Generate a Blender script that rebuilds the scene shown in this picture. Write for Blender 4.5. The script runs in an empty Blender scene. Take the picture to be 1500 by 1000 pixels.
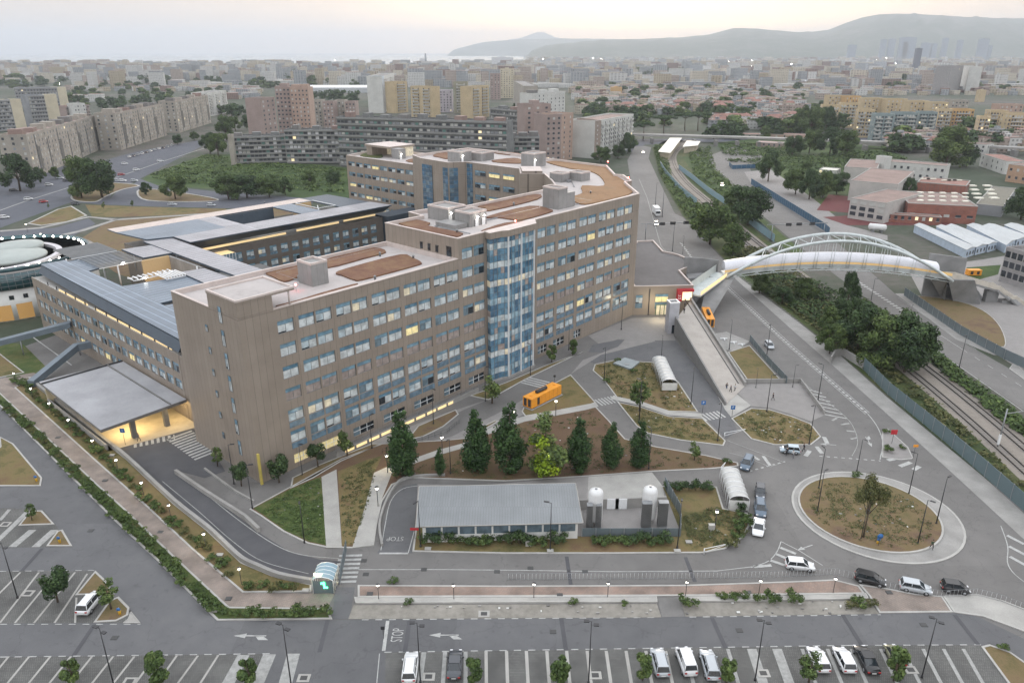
import bpy, bmesh, math, random
from mathutils import Vector, Matrix
# ---------------------------------------------------------------- camera, sky, light, exposure
S = bpy.context.scene
COL = S.collection
FPX, HC = 1090.0, 70.0                      # focal length in photo pixels, camera height
PIT = math.atan(425/1090)
cam = bpy.data.cameras.new('camera'); camo = bpy.data.objects.new('camera', cam); COL.objects.link(camo)
camo.location = (0, 0, HC); camo.rotation_euler = (math.pi/2-PIT, 0, 0)
cam.sensor_width = 36; cam.lens = FPX/1500*36; cam.clip_start = 1; cam.clip_end = 90000
S.camera = camo
SUN_EL, SUN_AZ = math.radians(7), math.radians(9)          # low sun behind the haze over the bay, right of centre
wd = bpy.data.worlds.new('World'); S.world = wd; wd.use_nodes = True
nt = wd.node_tree; nt.nodes.clear()
out = nt.nodes.new('ShaderNodeOutputWorld'); bg = nt.nodes.new('ShaderNodeBackground')
sky = nt.nodes.new('ShaderNodeTexSky'); sky.sky_type = 'NISHITA'; sky.sun_disc = False
sky.sun_elevation = SUN_EL; sky.sun_rotation = SUN_AZ; sky.altitude = 70; sky.air_density = 1.0; sky.dust_density = 1.2; sky.ozone_density = 1.6
# a thin veil of bright high cloud evens the sky out: pale cream low over the sunset, cool grey elsewhere
tcw = nt.nodes.new('ShaderNodeTexCoord'); sep = nt.nodes.new('ShaderNodeSeparateXYZ')
nt.links.new(tcw.outputs['Generated'], sep.inputs[0])
rz = nt.nodes.new('ShaderNodeValToRGB'); nt.links.new(sep.outputs['Z'], rz.inputs[0])
e = rz.color_ramp.elements
e[0].position = 0.0; e[0].color = (2.5, 2.4, 2.4, 1); e[1].position = 1.0; e[1].color = (7.0, 7.3, 7.7, 1)
for p_, c_ in ((.03, (2.9, 2.55, 2.45)), (.07, (3.3, 2.8, 2.6)), (.14, (4.4, 4.0, 3.8)), (.35, (7.6, 7.6, 7.7))):
    n_ = e.new(p_); n_.color = (*c_, 1)
sd = nt.nodes.new('ShaderNodeVectorMath'); sd.operation = 'DOT_PRODUCT'
nt.links.new(tcw.outputs['Generated'], sd.inputs[0]); sd.inputs[1].default_value = (math.sin(math.radians(9)), math.cos(math.radians(9)), .05)
rs = nt.nodes.new('ShaderNodeValToRGB'); nt.links.new(sd.outputs['Value'], rs.inputs[0])
e = rs.color_ramp.elements
e[0].position = .55; e[0].color = (0, 0, 0, 1); e[1].position = 1.0; e[1].color = (1.8, 1.5, 1.08, 1)
n_ = e.new(.93); n_.color = (.6, .4, .25, 1)
ad = nt.nodes.new('ShaderNodeMix'); ad.data_type = 'RGBA'; ad.blend_type = 'ADD'; ad.inputs[0].default_value = 1
nt.links.new(rz.outputs[0], ad.inputs[6]); nt.links.new(rs.outputs[0], ad.inputs[7])
mxw = nt.nodes.new('ShaderNodeMix'); mxw.data_type = 'RGBA'; mxw.inputs[0].default_value = .88
nt.links.new(sky.outputs[0], mxw.inputs[6]); nt.links.new(ad.outputs[2], mxw.inputs[7])
nt.links.new(mxw.outputs[2], bg.inputs[0]); bg.inputs[1].default_value = .10
nt.links.new(bg.outputs[0], out.inputs[0])
sl = bpy.data.lights.new('sun', 'SUN'); sl.energy = .55; sl.angle = math.radians(14); sl.color = (1, .86, .72)
so = bpy.data.objects.new('sun', sl); COL.objects.link(so)
sdir = Vector((math.sin(SUN_AZ)*math.cos(SUN_EL), math.cos(SUN_AZ)*math.cos(SUN_EL), math.sin(SUN_EL)))
so.rotation_euler = sdir.to_track_quat('Z', 'Y').to_euler(); so.location = (0, 0, 200)
S.view_settings.view_transform = 'Standard'; S.view_settings.look = 'None'; S.view_settings.gamma = 1
S.view_settings.exposure = 1.38
S.cycles.max_bounces = 6; S.cycles.diffuse_bounces = 3; S.cycles.glossy_bounces = 3; S.cycles.volume_bounces = 1
S.cycles.transparent_max_bounces = 6; S.cycles.use_denoising = True
S.cycles.use_adaptive_sampling = True; S.cycles.adaptive_threshold = .02
rnd = random.Random(7)
# ---------------------------------------------------------------- pixel of the photograph -> point of the place
FW = Vector((0, math.cos(PIT), -math.sin(PIT))); UPV = Vector((0, math.sin(PIT), math.cos(PIT))); RT = Vector((1, 0, 0))
def P(u, v, z=0.0):
    d = FW+RT*((u-750)/FPX)-UPV*((v-500)/FPX)
    return Vector((0, 0, HC))+d*((z-HC)/d.z)
def height_of(g, v):
    """z at which a vertical over ground point g crosses picture row v"""
    k = (500-v)/FPX
    fy, uy = FW.y, UPV.y; fz, uz = FW.z, UPV.z
    y = g[1]
    q = y*(uy-k*fy)/(k*fz-uz)
    return HC+q
A0 = Vector((-43.6, 111.6, 0)); UU = Vector((.88, 1, 0)).normalized(); WW = Vector((-UU.y, UU.x, 0))
HANG = math.atan2(UU.y, UU.x)
def L(s, w, z=0.0): return A0+UU*s+WW*w+Vector((0, 0, z))
# ---------------------------------------------------------------- mesh collecting
ORG = {}
class MB:
    def __init__(s, tf=None): s.v = []; s.f = []; s.m = []; s.mats = []; s.tf = tf; s.sm = []
    def mi(s, m):
        if m not in s.mats: s.mats.append(m)
        return s.mats.index(m)
    def add(s, vs, fs, m, smooth=False):
        b = len(s.v); i = s.mi(m)
        for p in vs: s.v.append(Vector(s.tf(*p)) if s.tf else Vector(p))
        for f in fs: s.f.append([b+k for k in f]); s.m.append(i); s.sm.append(smooth)
        return s
    def box(s, x0, x1, y0, y1, z0, z1, m, skip=''):
        vs = [(x0, y0, z0), (x1, y0, z0), (x1, y1, z0), (x0, y1, z0), (x0, y0, z1), (x1, y0, z1), (x1, y1, z1), (x0, y1, z1)]
        fs = [(0, 3, 2, 1), (4, 5, 6, 7), (0, 1, 5, 4), (1, 2, 6, 5), (2, 3, 7, 6), (3, 0, 4, 7)]
        if 'b' in skip: fs = fs[1:]
        return s.add(vs, fs, m)
    def prism(s, pts, z0, z1, m, mtop=None, bottom=True):
        n = len(pts)
        tri = tess(pts)
        ar = sum(pts[i][0]*pts[(i+1) % n][1]-pts[(i+1) % n][0]*pts[i][1] for i in range(n))
        vs = [(p[0], p[1], z0) for p in pts]+[(p[0], p[1], z1) for p in pts]
        side = [(i, (i+1) % n, n+(i+1) % n, n+i) if ar > 0 else ((i+1) % n, i, n+i, n+(i+1) % n) for i in range(n)]
        s.add(vs, side, m)
        s.add([(p[0], p[1], z1) for p in pts], tri, mtop or m)
        if bottom: s.add([(p[0], p[1], z0) for p in pts], [t[::-1] for t in tri], m)
        return s
    def tube(s, pts, r, m, n=8, closed=False, cap=True, smooth=True):
        pts = [Vector(p) for p in pts]; k = len(pts); rr = r if isinstance(r, (list, tuple)) else [r]*k
        vs = []
        for i, p in enumerate(pts):
            a = pts[(i-1) % k] if (i > 0 or closed) else p; b = pts[(i+1) % k] if (i < k-1 or closed) else p
            t = (b-a).normalized(); x = t.cross(Vector((0, 0, 1)))
            if x.length < 1e-3: x = Vector((1, 0, 0))
            x.normalize(); y = x.cross(t)
            for j in range(n):
                an = 2*math.pi*j/n
                vs.append(p+x*(math.cos(an)*rr[i])+y*(math.sin(an)*rr[i]))
        fs = []
        for i in range(k if closed else k-1):
            for j in range(n):
                a = i*n+j; b = i*n+(j+1) % n; c = ((i+1) % k)*n+(j+1) % n; d = ((i+1) % k)*n+j
                fs.append((a, b, c, d))
        if cap and not closed: fs += [tuple(range(n))[::-1], tuple((k-1)*n+j for j in range(n))]
        return s.add(vs, fs, m, smooth)
    def lathe(s, prof, m, n=20, c=(0, 0, 0), smooth=True):
        vs = []; k = len(prof)
        for r, z in prof:
            for j in range(n):
                a = 2*math.pi*j/n; vs.append((c[0]+r*math.cos(a), c[1]+r*math.sin(a), c[2]+z))
        fs = [(i*n+j, i*n+(j+1) % n, (i+1)*n+(j+1) % n, (i+1)*n+j) for i in range(k-1) for j in range(n)]
        fs += [tuple(range(n))[::-1], tuple((k-1)*n+j for j in range(n))]
        return s.add(vs, fs, m, smooth)
    def build(s, name, parent=None, loc=None, rot=0):
        if parent is not None: o0 = ORG.get(parent.name, Vector((0, 0, 0)))
        else: o0 = Vector(loc) if loc is not None else Vector((0, 0, 0))
        me = bpy.data.meshes.new(name)
        me.from_pydata([tuple(p-o0) for p in s.v], [], s.f)
        for m in s.mats: me.materials.append(m)
        me.polygons.foreach_set('material_index', s.m); me.polygons.foreach_set('use_smooth', s.sm)
        me.update()
        ob = bpy.data.objects.new(name, me); COL.objects.link(ob)
        if parent is not None: ob.parent = parent
        else: ob.location = o0
        ORG[ob.name] = o0
        return ob
def tess(pts):
    from mathutils.geometry import tessellate_polygon
    t = tessellate_polygon([[Vector((p[0], p[1], 0)) for p in pts]])
    res = []
    for a, b, c in t:
        cr = (pts[b][0]-pts[a][0])*(pts[c][1]-pts[a][1])-(pts[b][1]-pts[a][1])*(pts[c][0]-pts[a][0])
        res.append((a, b, c) if cr > 0 else (a, c, b))
    return res
def tag(o, label=None, cat=None, group=None, kind=None):
    if label: o['label'] = label
    if cat: o['category'] = cat
    if group: o['group'] = group
    if kind: o['kind'] = kind
    return o
def struct(o): o['kind'] = 'structure'; return o
def thing(name, loc, label, cat, group=None, rz=0):
    o = bpy.data.objects.new(name, None); COL.objects.link(o); o.location = loc; o.rotation_euler = (0, 0, rz)
    o.empty_display_size = .5
    ORG[o.name] = Vector(loc); return tag(o, label, cat, group)
def copy_tree(o, parent=None):
    c = o.copy(); COL.objects.link(c); c.parent = parent
    ORG[c.name] = ORG.get(o.name, Vector((0, 0, 0)))
    for ch in list(o.children): copy_tree(ch, c)
    return c
class Proto:
    """first call hands out the object itself, later calls copies of it and of its parts"""
    def __init__(s, root): s.root = root; s.used = False
    def put(s, loc, rz=0, sc=1, label=None, cat=None, group=None):
        o = s.root if not s.used else copy_tree(s.root); s.used = True
        o.location = loc; o.rotation_euler = (0, 0, rz)
        o.scale = (sc, sc, sc) if not isinstance(sc, (tuple, list)) else sc
        return tag(o, label, cat, group)
def smooth(pts, n=6, closed=False):
    k = len(pts); res = []
    g = lambda i: pts[i % k] if closed else pts[max(0, min(k-1, i))]
    for i in range(k if closed else k-1):
        p0, p1, p2, p3 = g(i-1), g(i), g(i+1), g(i+2)
        for j in range(n):
            t = j/n
            res.append(tuple(.5*((2*p1[c])+(-p0[c]+p2[c])*t+(2*p0[c]-5*p1[c]+4*p2[c]-p3[c])*t*t+(-p0[c]+3*p1[c]-3*p2[c]+p3[c])*t**3) for c in range(2)))
    if not closed: res.append(tuple(pts[-1][:2]))
    return res
# ---------------------------------------------------------------- materials
MATS = {}
def newmat(name):
    m = bpy.data.materials.new(name); m.use_nodes = True; t = m.node_tree
    b = t.nodes['Principled BSDF']; return m, t, b
def N(t, k, **kw):
    n = t.nodes.new(k)
    for a, v in kw.items(): setattr(n, a, v)
    return n
def noise(t, scale, detail=4, vec=None, rough=.55):
    n = N(t, 'ShaderNodeTexNoise'); n.inputs['Scale'].default_value = scale; n.inputs['Detail'].default_value = detail; n.inputs['Roughness'].default_value = rough
    if vec: t.links.new(vec, n.inputs['Vector'])
    return n.outputs['Fac']
def ramp(t, fac, stops):
    r = N(t, 'ShaderNodeValToRGB'); t.links.new(fac, r.inputs[0]); el = r.color_ramp.elements
    el[0].position, el[0].color = stops[0][0], (*stops[0][1], 1); el[1].position, el[1].color = stops[-1][0], (*stops[-1][1], 1)
    for p, c in stops[1:-1]: q = el.new(p); q.color = (*c, 1)
    return r.outputs[0]
def mixc(t, f, a, b, mode='MIX'):
    n = N(t, 'ShaderNodeMix', data_type='RGBA', blend_type=mode)
    for sck, v in ((n.inputs[0], f), (n.inputs[6], a), (n.inputs[7], b)):
        if isinstance(v, (int, float)): sck.default_value = v
        elif isinstance(v, tuple): sck.default_value = (*v, 1)
        else: t.links.new(v, sck)
    return n.outputs[2]
def posn(t): return N(t, 'ShaderNodeNewGeometry').outputs['Position']
def objc(t): return N(t, 'ShaderNodeTexCoord').outputs['Object']
def bump(t, b, h, st=.3, d=.05):
    n = N(t, 'ShaderNodeBump'); n.inputs['Strength'].default_value = st; n.inputs['Distance'].default_value = d
    t.links.new(h, n.inputs['Height']); t.links.new(n.outputs[0], b.inputs['Normal'])
def mat(name, c, rough=.7, metal=0, var=.12, scale=.6, fine=.1, spec=None, obj=False, emit=None, em=0):
    """plain weathered material: base colour with a broad and a fine noise"""
    if name in MATS: return MATS[name]
    m, t, b = newmat(name)
    v = objc(t) if obj else posn(t)
    hi = tuple(min(1, x*(1+var)) for x in c); lo = tuple(x*(1-var) for x in c)
    col = ramp(t, noise(t, scale, 5, v), [(.3, lo), (.7, hi)])
    if fine: col = mixc(t, fine, col, ramp(t, noise(t, scale*14, 3, v), [(.3, tuple(x*.5 for x in c)), (.7, tuple(min(1, x*1.5) for x in c))]))
    t.links.new(col, b.inputs['Base Color'])
    b.inputs['Roughness'].default_value = rough; b.inputs['Metallic'].default_value = metal
    if spec is not None: b.inputs['Specular IOR Level'].default_value = spec
    if emit: b.inputs['Emission Color'].default_value = (*emit, 1); b.inputs['Emission Strength'].default_value = em
    MATS[name] = m; return m
def groundmat(name, stops, s1=.05, s2=.6, s3=6, bmp=.25, rough=.9, worn=0):
    m, t, b = newmat(name); v = posn(t)
    a = noise(t, s1, 4, v); c = noise(t, s2, 5, v); f = noise(t, s3, 3, v)
    mm = N(t, 'ShaderNodeMath', operation='MULTIPLY_ADD'); t.links.new(a, mm.inputs[0]); mm.inputs[1].default_value = .45
    m2 = N(t, 'ShaderNodeMath', operation='MULTIPLY_ADD'); t.links.new(c, m2.inputs[0]); m2.inputs[1].default_value = .35
    m3 = N(t, 'ShaderNodeMath', operation='MULTIPLY'); t.links.new(f, m3.inputs[0]); m3.inputs[1].default_value = .2
    t.links.new(m3.outputs[0], m2.inputs[2]); t.links.new(m2.outputs[0], mm.inputs[2])
    col = ramp(t, mm.outputs[0], stops)
    if worn:   # cracks, oil stains and repaired patches
        vd = N(t, 'ShaderNodeVectorMath', operation='ADD'); nn = N(t, 'ShaderNodeTexNoise'); nn.inputs['Scale'].default_value = .5; t.links.new(v, nn.inputs['Vector']); vs_ = N(t, 'ShaderNodeVectorMath', operation='SCALE'); t.links.new(nn.outputs['Color'], vs_.inputs[0]); vs_.inputs['Scale'].default_value = 3.0
        t.links.new(v, vd.inputs[0]); t.links.new(vs_.outputs[0], vd.inputs[1])
        vo = N(t, 'ShaderNodeTexVoronoi', feature='DISTANCE_TO_EDGE'); vo.inputs['Scale'].default_value = .11; t.links.new(vd.outputs[0], vo.inputs['Vector'])
        col = mixc(t, 1.0, col, ramp(t, vo.outputs['Distance'], [(.002, (.86,)*3), (.009, (1,)*3)]), 'MULTIPLY')
        col = mixc(t, 1.0, col, ramp(t, noise(t, .9, 2, v), [(.25, (.82,)*3), (.38, (1,)*3)]), 'MULTIPLY')
        vp = N(t, 'ShaderNodeTexVoronoi', distance='CHEBYCHEV'); vp.inputs['Scale'].default_value = .045; t.links.new(v, vp.inputs['Vector'])
        col = mixc(t, .5, col, ramp(t, vp.outputs['Color'], [(0, (.82,)*3), (.5, (1, 1, 1)), (1, (1.12,)*3)]), 'MULTIPLY')
    t.links.new(col, b.inputs['Base Color']); b.inputs['Roughness'].default_value = rough
    b.inputs['Specular IOR Level'].default_value = .2
    bump(t, b, f, bmp, .05); MATS[name] = m; return m
def rotvec(t, ang, scale=(1, 1, 1)):
    mp = N(t, 'ShaderNodeMapping'); t.links.new(posn(t), mp.inputs[0]); mp.inputs['Rotation'].default_value = (0, 0, -ang); mp.inputs['Scale'].default_value = scale
    return mp.outputs[0]
def brickmat(name, c1, c2, mortar, w, h, ang=0, wall=False, rough=.8, ms=.02, obj=False, dirt=.25, bias=0, metal=0):
    """brick / panel / paver pattern, either on the ground or (wall=True) on walls standing in the frame turned by ang"""
    m, t, b = newmat(name)
    v = objc(t) if obj else rotvec(t, ang)
    if wall:
        sp = N(t, 'ShaderNodeSeparateXYZ'); t.links.new(v, sp.inputs[0]); ad = N(t, 'ShaderNodeMath', operation='ADD')
        t.links.new(sp.outputs[0], ad.inputs[0]); t.links.new(sp.outputs[1], ad.inputs[1])
        cb = N(t, 'ShaderNodeCombineXYZ'); t.links.new(ad.outputs[0], cb.inputs[0]); t.links.new(sp.outputs[2], cb.inputs[1]); v = cb.outputs[0]
    br = N(t, 'ShaderNodeTexBrick'); t.links.new(v, br.inputs['Vector'])
    br.inputs['Color1'].default_value = (*c1, 1); br.inputs['Color2'].default_value = (*c2, 1); br.inputs['Mortar'].default_value = (*mortar, 1)
    br.inputs['Scale'].default_value = 1; br.inputs['Brick Width'].default_value = w; br.inputs['Row Height'].default_value = h
    br.inputs['Mortar Size'].default_value = ms; br.inputs['Mortar Smooth'].default_value = .3; br.inputs['Bias'].default_value = bias
    if wall: br.offset = 0
    p = posn(t)
    d = ramp(t, noise(t, .25, 5, p), [(.35, (1-dirt,)*3), (.65, (1, 1, 1))])
    t.links.new(mixc(t, 1.0, br.outputs['Color'], d, 'MULTIPLY'), b.inputs['Base Color'])
    b.inputs['Roughness'].default_value = rough; b.inputs['Metallic'].default_value = metal
    MATS[name] = m; return m
def glow(name, c, s):
    if name in MATS: return MATS[name]
    m, t, b = newmat(name); b.inputs['Base Color'].default_value = (*c, 1); b.inputs['Emission Color'].default_value = (*c, 1); b.inputs['Emission Strength'].default_value = s
    MATS[name] = m; return m
def glassmat(name, c, rough=.08, em=0, emc=None):
    if name in MATS: return MATS[name]
    m, t, b = newmat(name); v = posn(t)
    t.links.new(ramp(t, noise(t, .9, 2, v), [(.35, tuple(x*.75 for x in c)), (.65, tuple(x*1.25 for x in c))]), b.inputs['Base Color'])
    b.inputs['Roughness'].default_value = rough; b.inputs['Specular IOR Level'].default_value = .8
    if em: b.inputs['Emission Color'].default_value = (*(emc or c), 1); b.inputs['Emission Strength'].default_value = em
    MATS[name] = m; return m
asphalt = groundmat('asphalt', [(.3, (.10, .10, .105)), (.5, (.125, .125, .13)), (.7, (.155, .153, .155))], .03, .35, 12, .15, .85, 1)
asphalt_road = groundmat('asphalt_road', [(.3, (.125, .12, .115)), (.5, (.158, .152, .147)), (.7, (.195, .187, .18))], .03, .3, 12, .15, .85, 1)
asphalt_dark = groundmat('asphalt_dark', [(.3, (.068, .068, .074)), (.7, (.105, .105, .112))], .05, .4, 12, .15, .85)
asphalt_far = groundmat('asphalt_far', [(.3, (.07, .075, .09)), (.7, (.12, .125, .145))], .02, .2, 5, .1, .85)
gravelblk = brickmat('parking_block', (.12, .12, .115), (.155, .15, .145), (.075, .075, .07), .25, .25, 0, ms=.03, dirt=.4)
concrete = mat('concrete', (.27, .262, .25), .85, scale=.3, var=.18)
concrete_lt = mat('concrete_light', (.34, .33, .31), .85, scale=.3, var=.15)
concrete_dk = mat('concrete_dark', (.16, .155, .15), .85, scale=.3, var=.2)
kerbm = mat('kerb_stone', (.38, .37, .35), .8, scale=.5, var=.15)
paving = groundmat('paving', [(.3, (.2, .19, .185)), (.7, (.29, .275, .265))], .06, .6, 5, .15, .85)
paver_pink = brickmat('paver_pink', (.30, .245, .21), (.26, .218, .19), (.2, .16, .14), .5, .25, .5, ms=.02, dirt=.4)
paver_red = brickmat('paver_red', (.32, .228, .185), (.275, .212, .18), (.22, .16, .13), .5, .25, .3, ms=.02, dirt=.45)
drygrass = groundmat('dry_grass', [(.30, (.055, .066, .024)), (.42, (.10, .092, .038)), (.5, (.165, .13, .06)), (.6, (.145, .095, .055)), (.72, (.10, .065, .045))], .06, .35, 4, .5)
brownfield = groundmat('brown_grass', [(.32, (.075, .08, .034)), (.43, (.13, .105, .05)), (.52, (.165, .12, .065)), (.6, (.135, .09, .06)), (.7, (.11, .075, .052))], .05, .4, 4, .5)
greengrass = groundmat('green_grass', [(.32, (.035, .06, .018)), (.48, (.06, .085, .026)), (.6, (.115, .11, .045)), (.7, (.14, .105, .055))], .08, .5, 4, .6)
fieldgreen = groundmat('field_green', [(.3, (.02, .045, .016)), (.5, (.045, .075, .022)), (.62, (.085, .11, .035)), (.72, (.12, .11, .05))], .012, .12, 1.5, .6)
farland = groundmat('far_land', [(.3, (.03, .05, .028)), (.48, (.06, .072, .05)), (.58, (.11, .10, .09)), (.7, (.10, .095, .095))], .004, .03, .25, .1)
scrub = groundmat('scrub_soil', [(.3, (.025, .045, .015)), (.5, (.055, .075, .026)), (.62, (.09, .085, .04)), (.75, (.12, .085, .05))], .05, .4, 3, .8)
paint = mat('road_paint', (.37, .37, .36), .7, scale=1.5, var=.35, fine=.4)
paint_dim = mat('worn_paint', (.29, .29, .28), .7, scale=1.5, var=.35, fine=.4)
white = mat('white_metal', (.75, .76, .77), .45, var=.05)
whitewall = mat('white_render', (.62, .62, .6), .8, var=.08)
darkmetal = mat('dark_metal', (.03, .03, .033), .5)
greymetal = mat('grey_metal', (.25, .26, .27), .4, .3)
rubber = mat('rubber', (.02, .02, .02), .8)
wood = mat('bark', (.09, .065, .045), .9, scale=3)
red = mat('red_paint', (.45, .03, .04), .5); bluep = mat('blue_sign', (.03, .14, .38), .5)
orange = mat('orange_steel', (.78, .31, .03), .5, var=.1, obj=True)
lampglow = glow('lamp_glow', (1, .93, .78), 9); warmglow = glow('warm_glow', (1, .72, .32), 6); redglow = glow('red_beacon', (1, .08, .06), 14)
whiteglow = glow('white_glow', (1, .95, .85), 9)
# ---------------------------------------------------------------- ground sheets
def W2(px): return [tuple(P(*p)[:2]) for p in px]
def sheet(name, px, z, m, world=False):
    pts = px if world else W2(px)
    mb = MB(); mb.add([(p[0], p[1], z) for p in pts], tess(pts), m)
    o = mb.build(name); return struct(o)
def offset(pts, d):
    """inset (d>0) of a polygon, either winding"""
    n = len(pts); ar = sum(pts[i][0]*pts[(i+1) % n][1]-pts[(i+1) % n][0]*pts[i][1] for i in range(n)); sg = 1 if ar > 0 else -1
    res = []
    for i in range(n):
        a, b, c = Vector(pts[i-1][:2]), Vector(pts[i][:2]), Vector(pts[(i+1) % n][:2])
        e1 = (b-a).normalized(); e2 = (c-b).normalized()
        n1 = Vector((-e1.y, e1.x))*sg; n2 = Vector((-e2.y, e2.x))*sg
        bis = n1+n2
        if bis.length < 1e-4: bis = n1
        bis.normalize(); k = d/max(.45, bis.dot(n1)); res.append(tuple(b+bis*k))
    return res
def island(name, px, m, h=.13, kw=.28, world=False, z0=0, kerb=True):
    pts = px if world else W2(px)
    pts = [p for i, p in enumerate(pts) if (Vector(p[:2])-Vector(pts[i-1][:2])).length > .05]
    mb = MB()
    if kerb:
        inn = offset(pts, kw); n = len(pts)
        mb.add([(*p[:2], z0) for p in pts]+[(*p[:2], z0+h) for p in pts]+[(*p[:2], z0+h) for p in inn],
               [(i, (i+1) % n, n+(i+1) % n, n+i) for i in range(n)]+[(n+i, n+(i+1) % n, 2*n+(i+1) % n, 2*n+i) for i in range(n)], kerbm)
        mb.add([(*p[:2], z0+h-.03) for p in inn], tess(inn), m)
    else: mb.prism(pts, z0, z0+h, m, bottom=False)
    return struct(mb.build(name))
def ribbon(name, px, w, z, m, world=False, closed=False):
    pts = [Vector(p[:2]) for p in (px if world else W2(px))]; k = len(pts); vs = []
    for i, p in enumerate(pts):
        a = pts[(i-1) % k] if (i > 0 or closed) else p; b = pts[(i+1) % k] if (i < k-1 or closed) else p
        t = (b-a).normalized(); n = Vector((-t.y, t.x)); vs += [(*(p+n*w/2), z), (*(p-n*w/2), z)]
    fs = [(2*i, 2*i+1, (2*((i+1) % k))+1, 2*((i+1) % k)) for i in range(k if closed else k-1)]
    mb = MB(); mb.add(vs, fs, m); return struct(mb.build(name))
def dashes(name, px, w, on, off, z, m, world=False):
    pts = [Vector(p[:2]) for p in (px if world else W2(px))]; mb = MB()
    for a, b in zip(pts, pts[1:]):
        d = b-a; ln = d.length; t = d/ln; n = Vector((-t.y, t.x))*w/2; s = 0
        while s < ln:
            q0 = a+t*s; q1 = a+t*min(ln, s+on)
            mb.add([(*(q0+n), z), (*(q0-n), z), (*(q1-n), z), (*(q1+n), z)], [(0, 1, 2, 3)], m); s += on+off
    return struct(mb.build(name))
def bars(name, a, b, width, n, fill, z, m, world=False):
    """n painted bars laid side by side from a to b, each `width` long across"""
    a, b = (Vector(a[:2]), Vector(b[:2])) if world else (P(*a).xy, P(*b).xy)
    d = b-a; t = d.normalized(); nn = Vector((-t.y, t.x))*width/2; st = d.length/n; mb = MB()
    for i in range(n):
        q0 = a+t*(i*st); q1 = q0+t*(st*fill)
        mb.add([(*(q0+nn), z), (*(q0-nn), z), (*(q1-nn), z), (*(q1+nn), z)], [(0, 1, 2, 3)], m)
    return struct(mb.build(name))
def wallstrip(mb, pts, z0, z1, th, m, cap=None):
    """a wall of thickness th along world points; z0/z1 numbers or lists"""
    pts = [Vector(p[:2]) for p in pts]; k = len(pts); V = []
    for i, p in enumerate(pts):
        a = pts[i-1] if i else p; b = pts[i+1] if i < k-1 else p; t = (b-a).normalized(); n = Vector((-t.y, t.x))*th/2
        lo = z0[i] if isinstance(z0, (list, tuple)) else z0; hi = z1[i] if isinstance(z1, (list, tuple)) else z1
        V += [(*(p+n), lo), (*(p-n), lo), (*(p-n), hi), (*(p+n), hi)]
    F = []; 
    for i in range(k-1):
        a, b = 4*i, 4*i+4
        F += [(a+3, a+2, b+2, b+3), (a, a+3, b+3, b), (a+2, a+1, b+1, b+2)]
    F += [(0, 1, 2, 3), (4*k-1, 4*k-2, 4*k-3, 4*k-4)]
    mb.add(V, F, m); return mb
# ================================================================ setting: land, sea, hills, roads
def far_pt(u, y): return (u-750)/FPX*(y*FW.y), y
coast = [(-9000, 3300), (*P(-200, 101)[:2],), (*P(0, 101)[:2],), (*P(200, 100.5)[:2],), (*P(400, 98)[:2],), (*P(540, 95.5)[:2],), (*P(640, 92)[:2],), (*P(720, 88.5)[:2],), (*P(800, 86.5)[:2],), far_pt(830, 8600), far_pt(800, 11000), far_pt(740, 15500), far_pt(660, 17500), far_pt(640, 19000), (16000, 26000), (26000, 26000), (26000, -500), (-9000, -500)]
gr = MB(); gr.add([(p[0], p[1], 0) for p in coast], tess(coast), farland); struct(gr.build('ground'))
seam, t_, b_ = newmat('sea_water'); b_.inputs['Base Color'].default_value = (.12, .17, .2, 1); b_.inputs['Roughness'].default_value = .22
bump(t_, b_, noise(t_, .02, 4, posn(t_)), .35, 3)
mb = MB(); mb.add([(-40000, 2500, -3), (40000, 2500, -3), (40000, 26000, -3), (-40000, 26000, -3)], [(0, 1, 2, 3)], seam); struct(mb.build('sea'))
hillm = groundmat('hill_slope', [(.3, (.03, .05, .03)), (.5, (.06, .075, .05)), (.6, (.13, .13, .11)), (.7, (.2, .19, .17))], .0012, .006, .03, 0)
def hill(name, prof, D, depth, seed):
    r = random.Random(seed); pts = []
    for (u0, v0), (u1, v1) in zip(prof, prof[1:]):
        n = max(2, int((u1-u0)/9))
        for i in range(n):
            t = i/n; pts.append((u0+(u1-u0)*t, v0+(v1-v0)*t+r.uniform(-.45, .45)))
    pts.append(prof[-1]); vs = []; rows = 9; n = len(pts)
    for j in range(rows):
        t = j/(rows-1)                      # 0 foot in front .. .6 ridge .. 1 foot behind
        for i, (u, v) in enumerate(pts):
            x, y = far_pt(u, D); h = max(0, height_of((x, y), v))
            k = math.sin(min(1, t/.6)*math.pi/2)**1.1 if t <= .6 else math.cos((t-.6)/.4*math.pi/2)
            yy = y+(t-.6)*depth; xx = x*yy/y if t <= .6 else x
            zz = h*k*(1 if abs(t-.625) < .05 else r.uniform(.86, 1.02))-4
            if i in (0, n-1): zz = -4
            vs.append((xx, yy, zz))
    fs = [(j*n+i, j*n+i+1, (j+1)*n+i+1, (j+1)*n+i) for j in range(rows-1) for i in range(n-1)]
    mb = MB(); mb.add(vs, fs, hillm, True); struct(mb.build(name))
hill('hills', [(770, 77), (800, 66), (840, 62), (880, 58), (930, 56.5), (1000, 54), (1040, 50), (1064, 43), (1075, 40), (1110, 41), (1160, 46), (1190, 46), (1215, 43), (1240, 32), (1262, 24), (1285, 19.5), (1310, 18.5), (1360, 20), (1400, 23), (1450, 25), (1500, 26), (1620, 28), (1750, 34), (1900, 50)], 9600, 4200, 3)
hill('headland', [(655, 76), (672, 70), (700, 63), (730, 59), (780, 57), (840, 56), (900, 57), (1000, 62)], 15000, 3600, 5)
hill('hills', [(725, 70), (745, 58), (765, 55), (785, 47), (797, 47), (812, 54), (840, 60)], 21000, 3000, 8)
hz, t_, b_ = newmat('haze'); t_.nodes.remove(b_)
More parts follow.
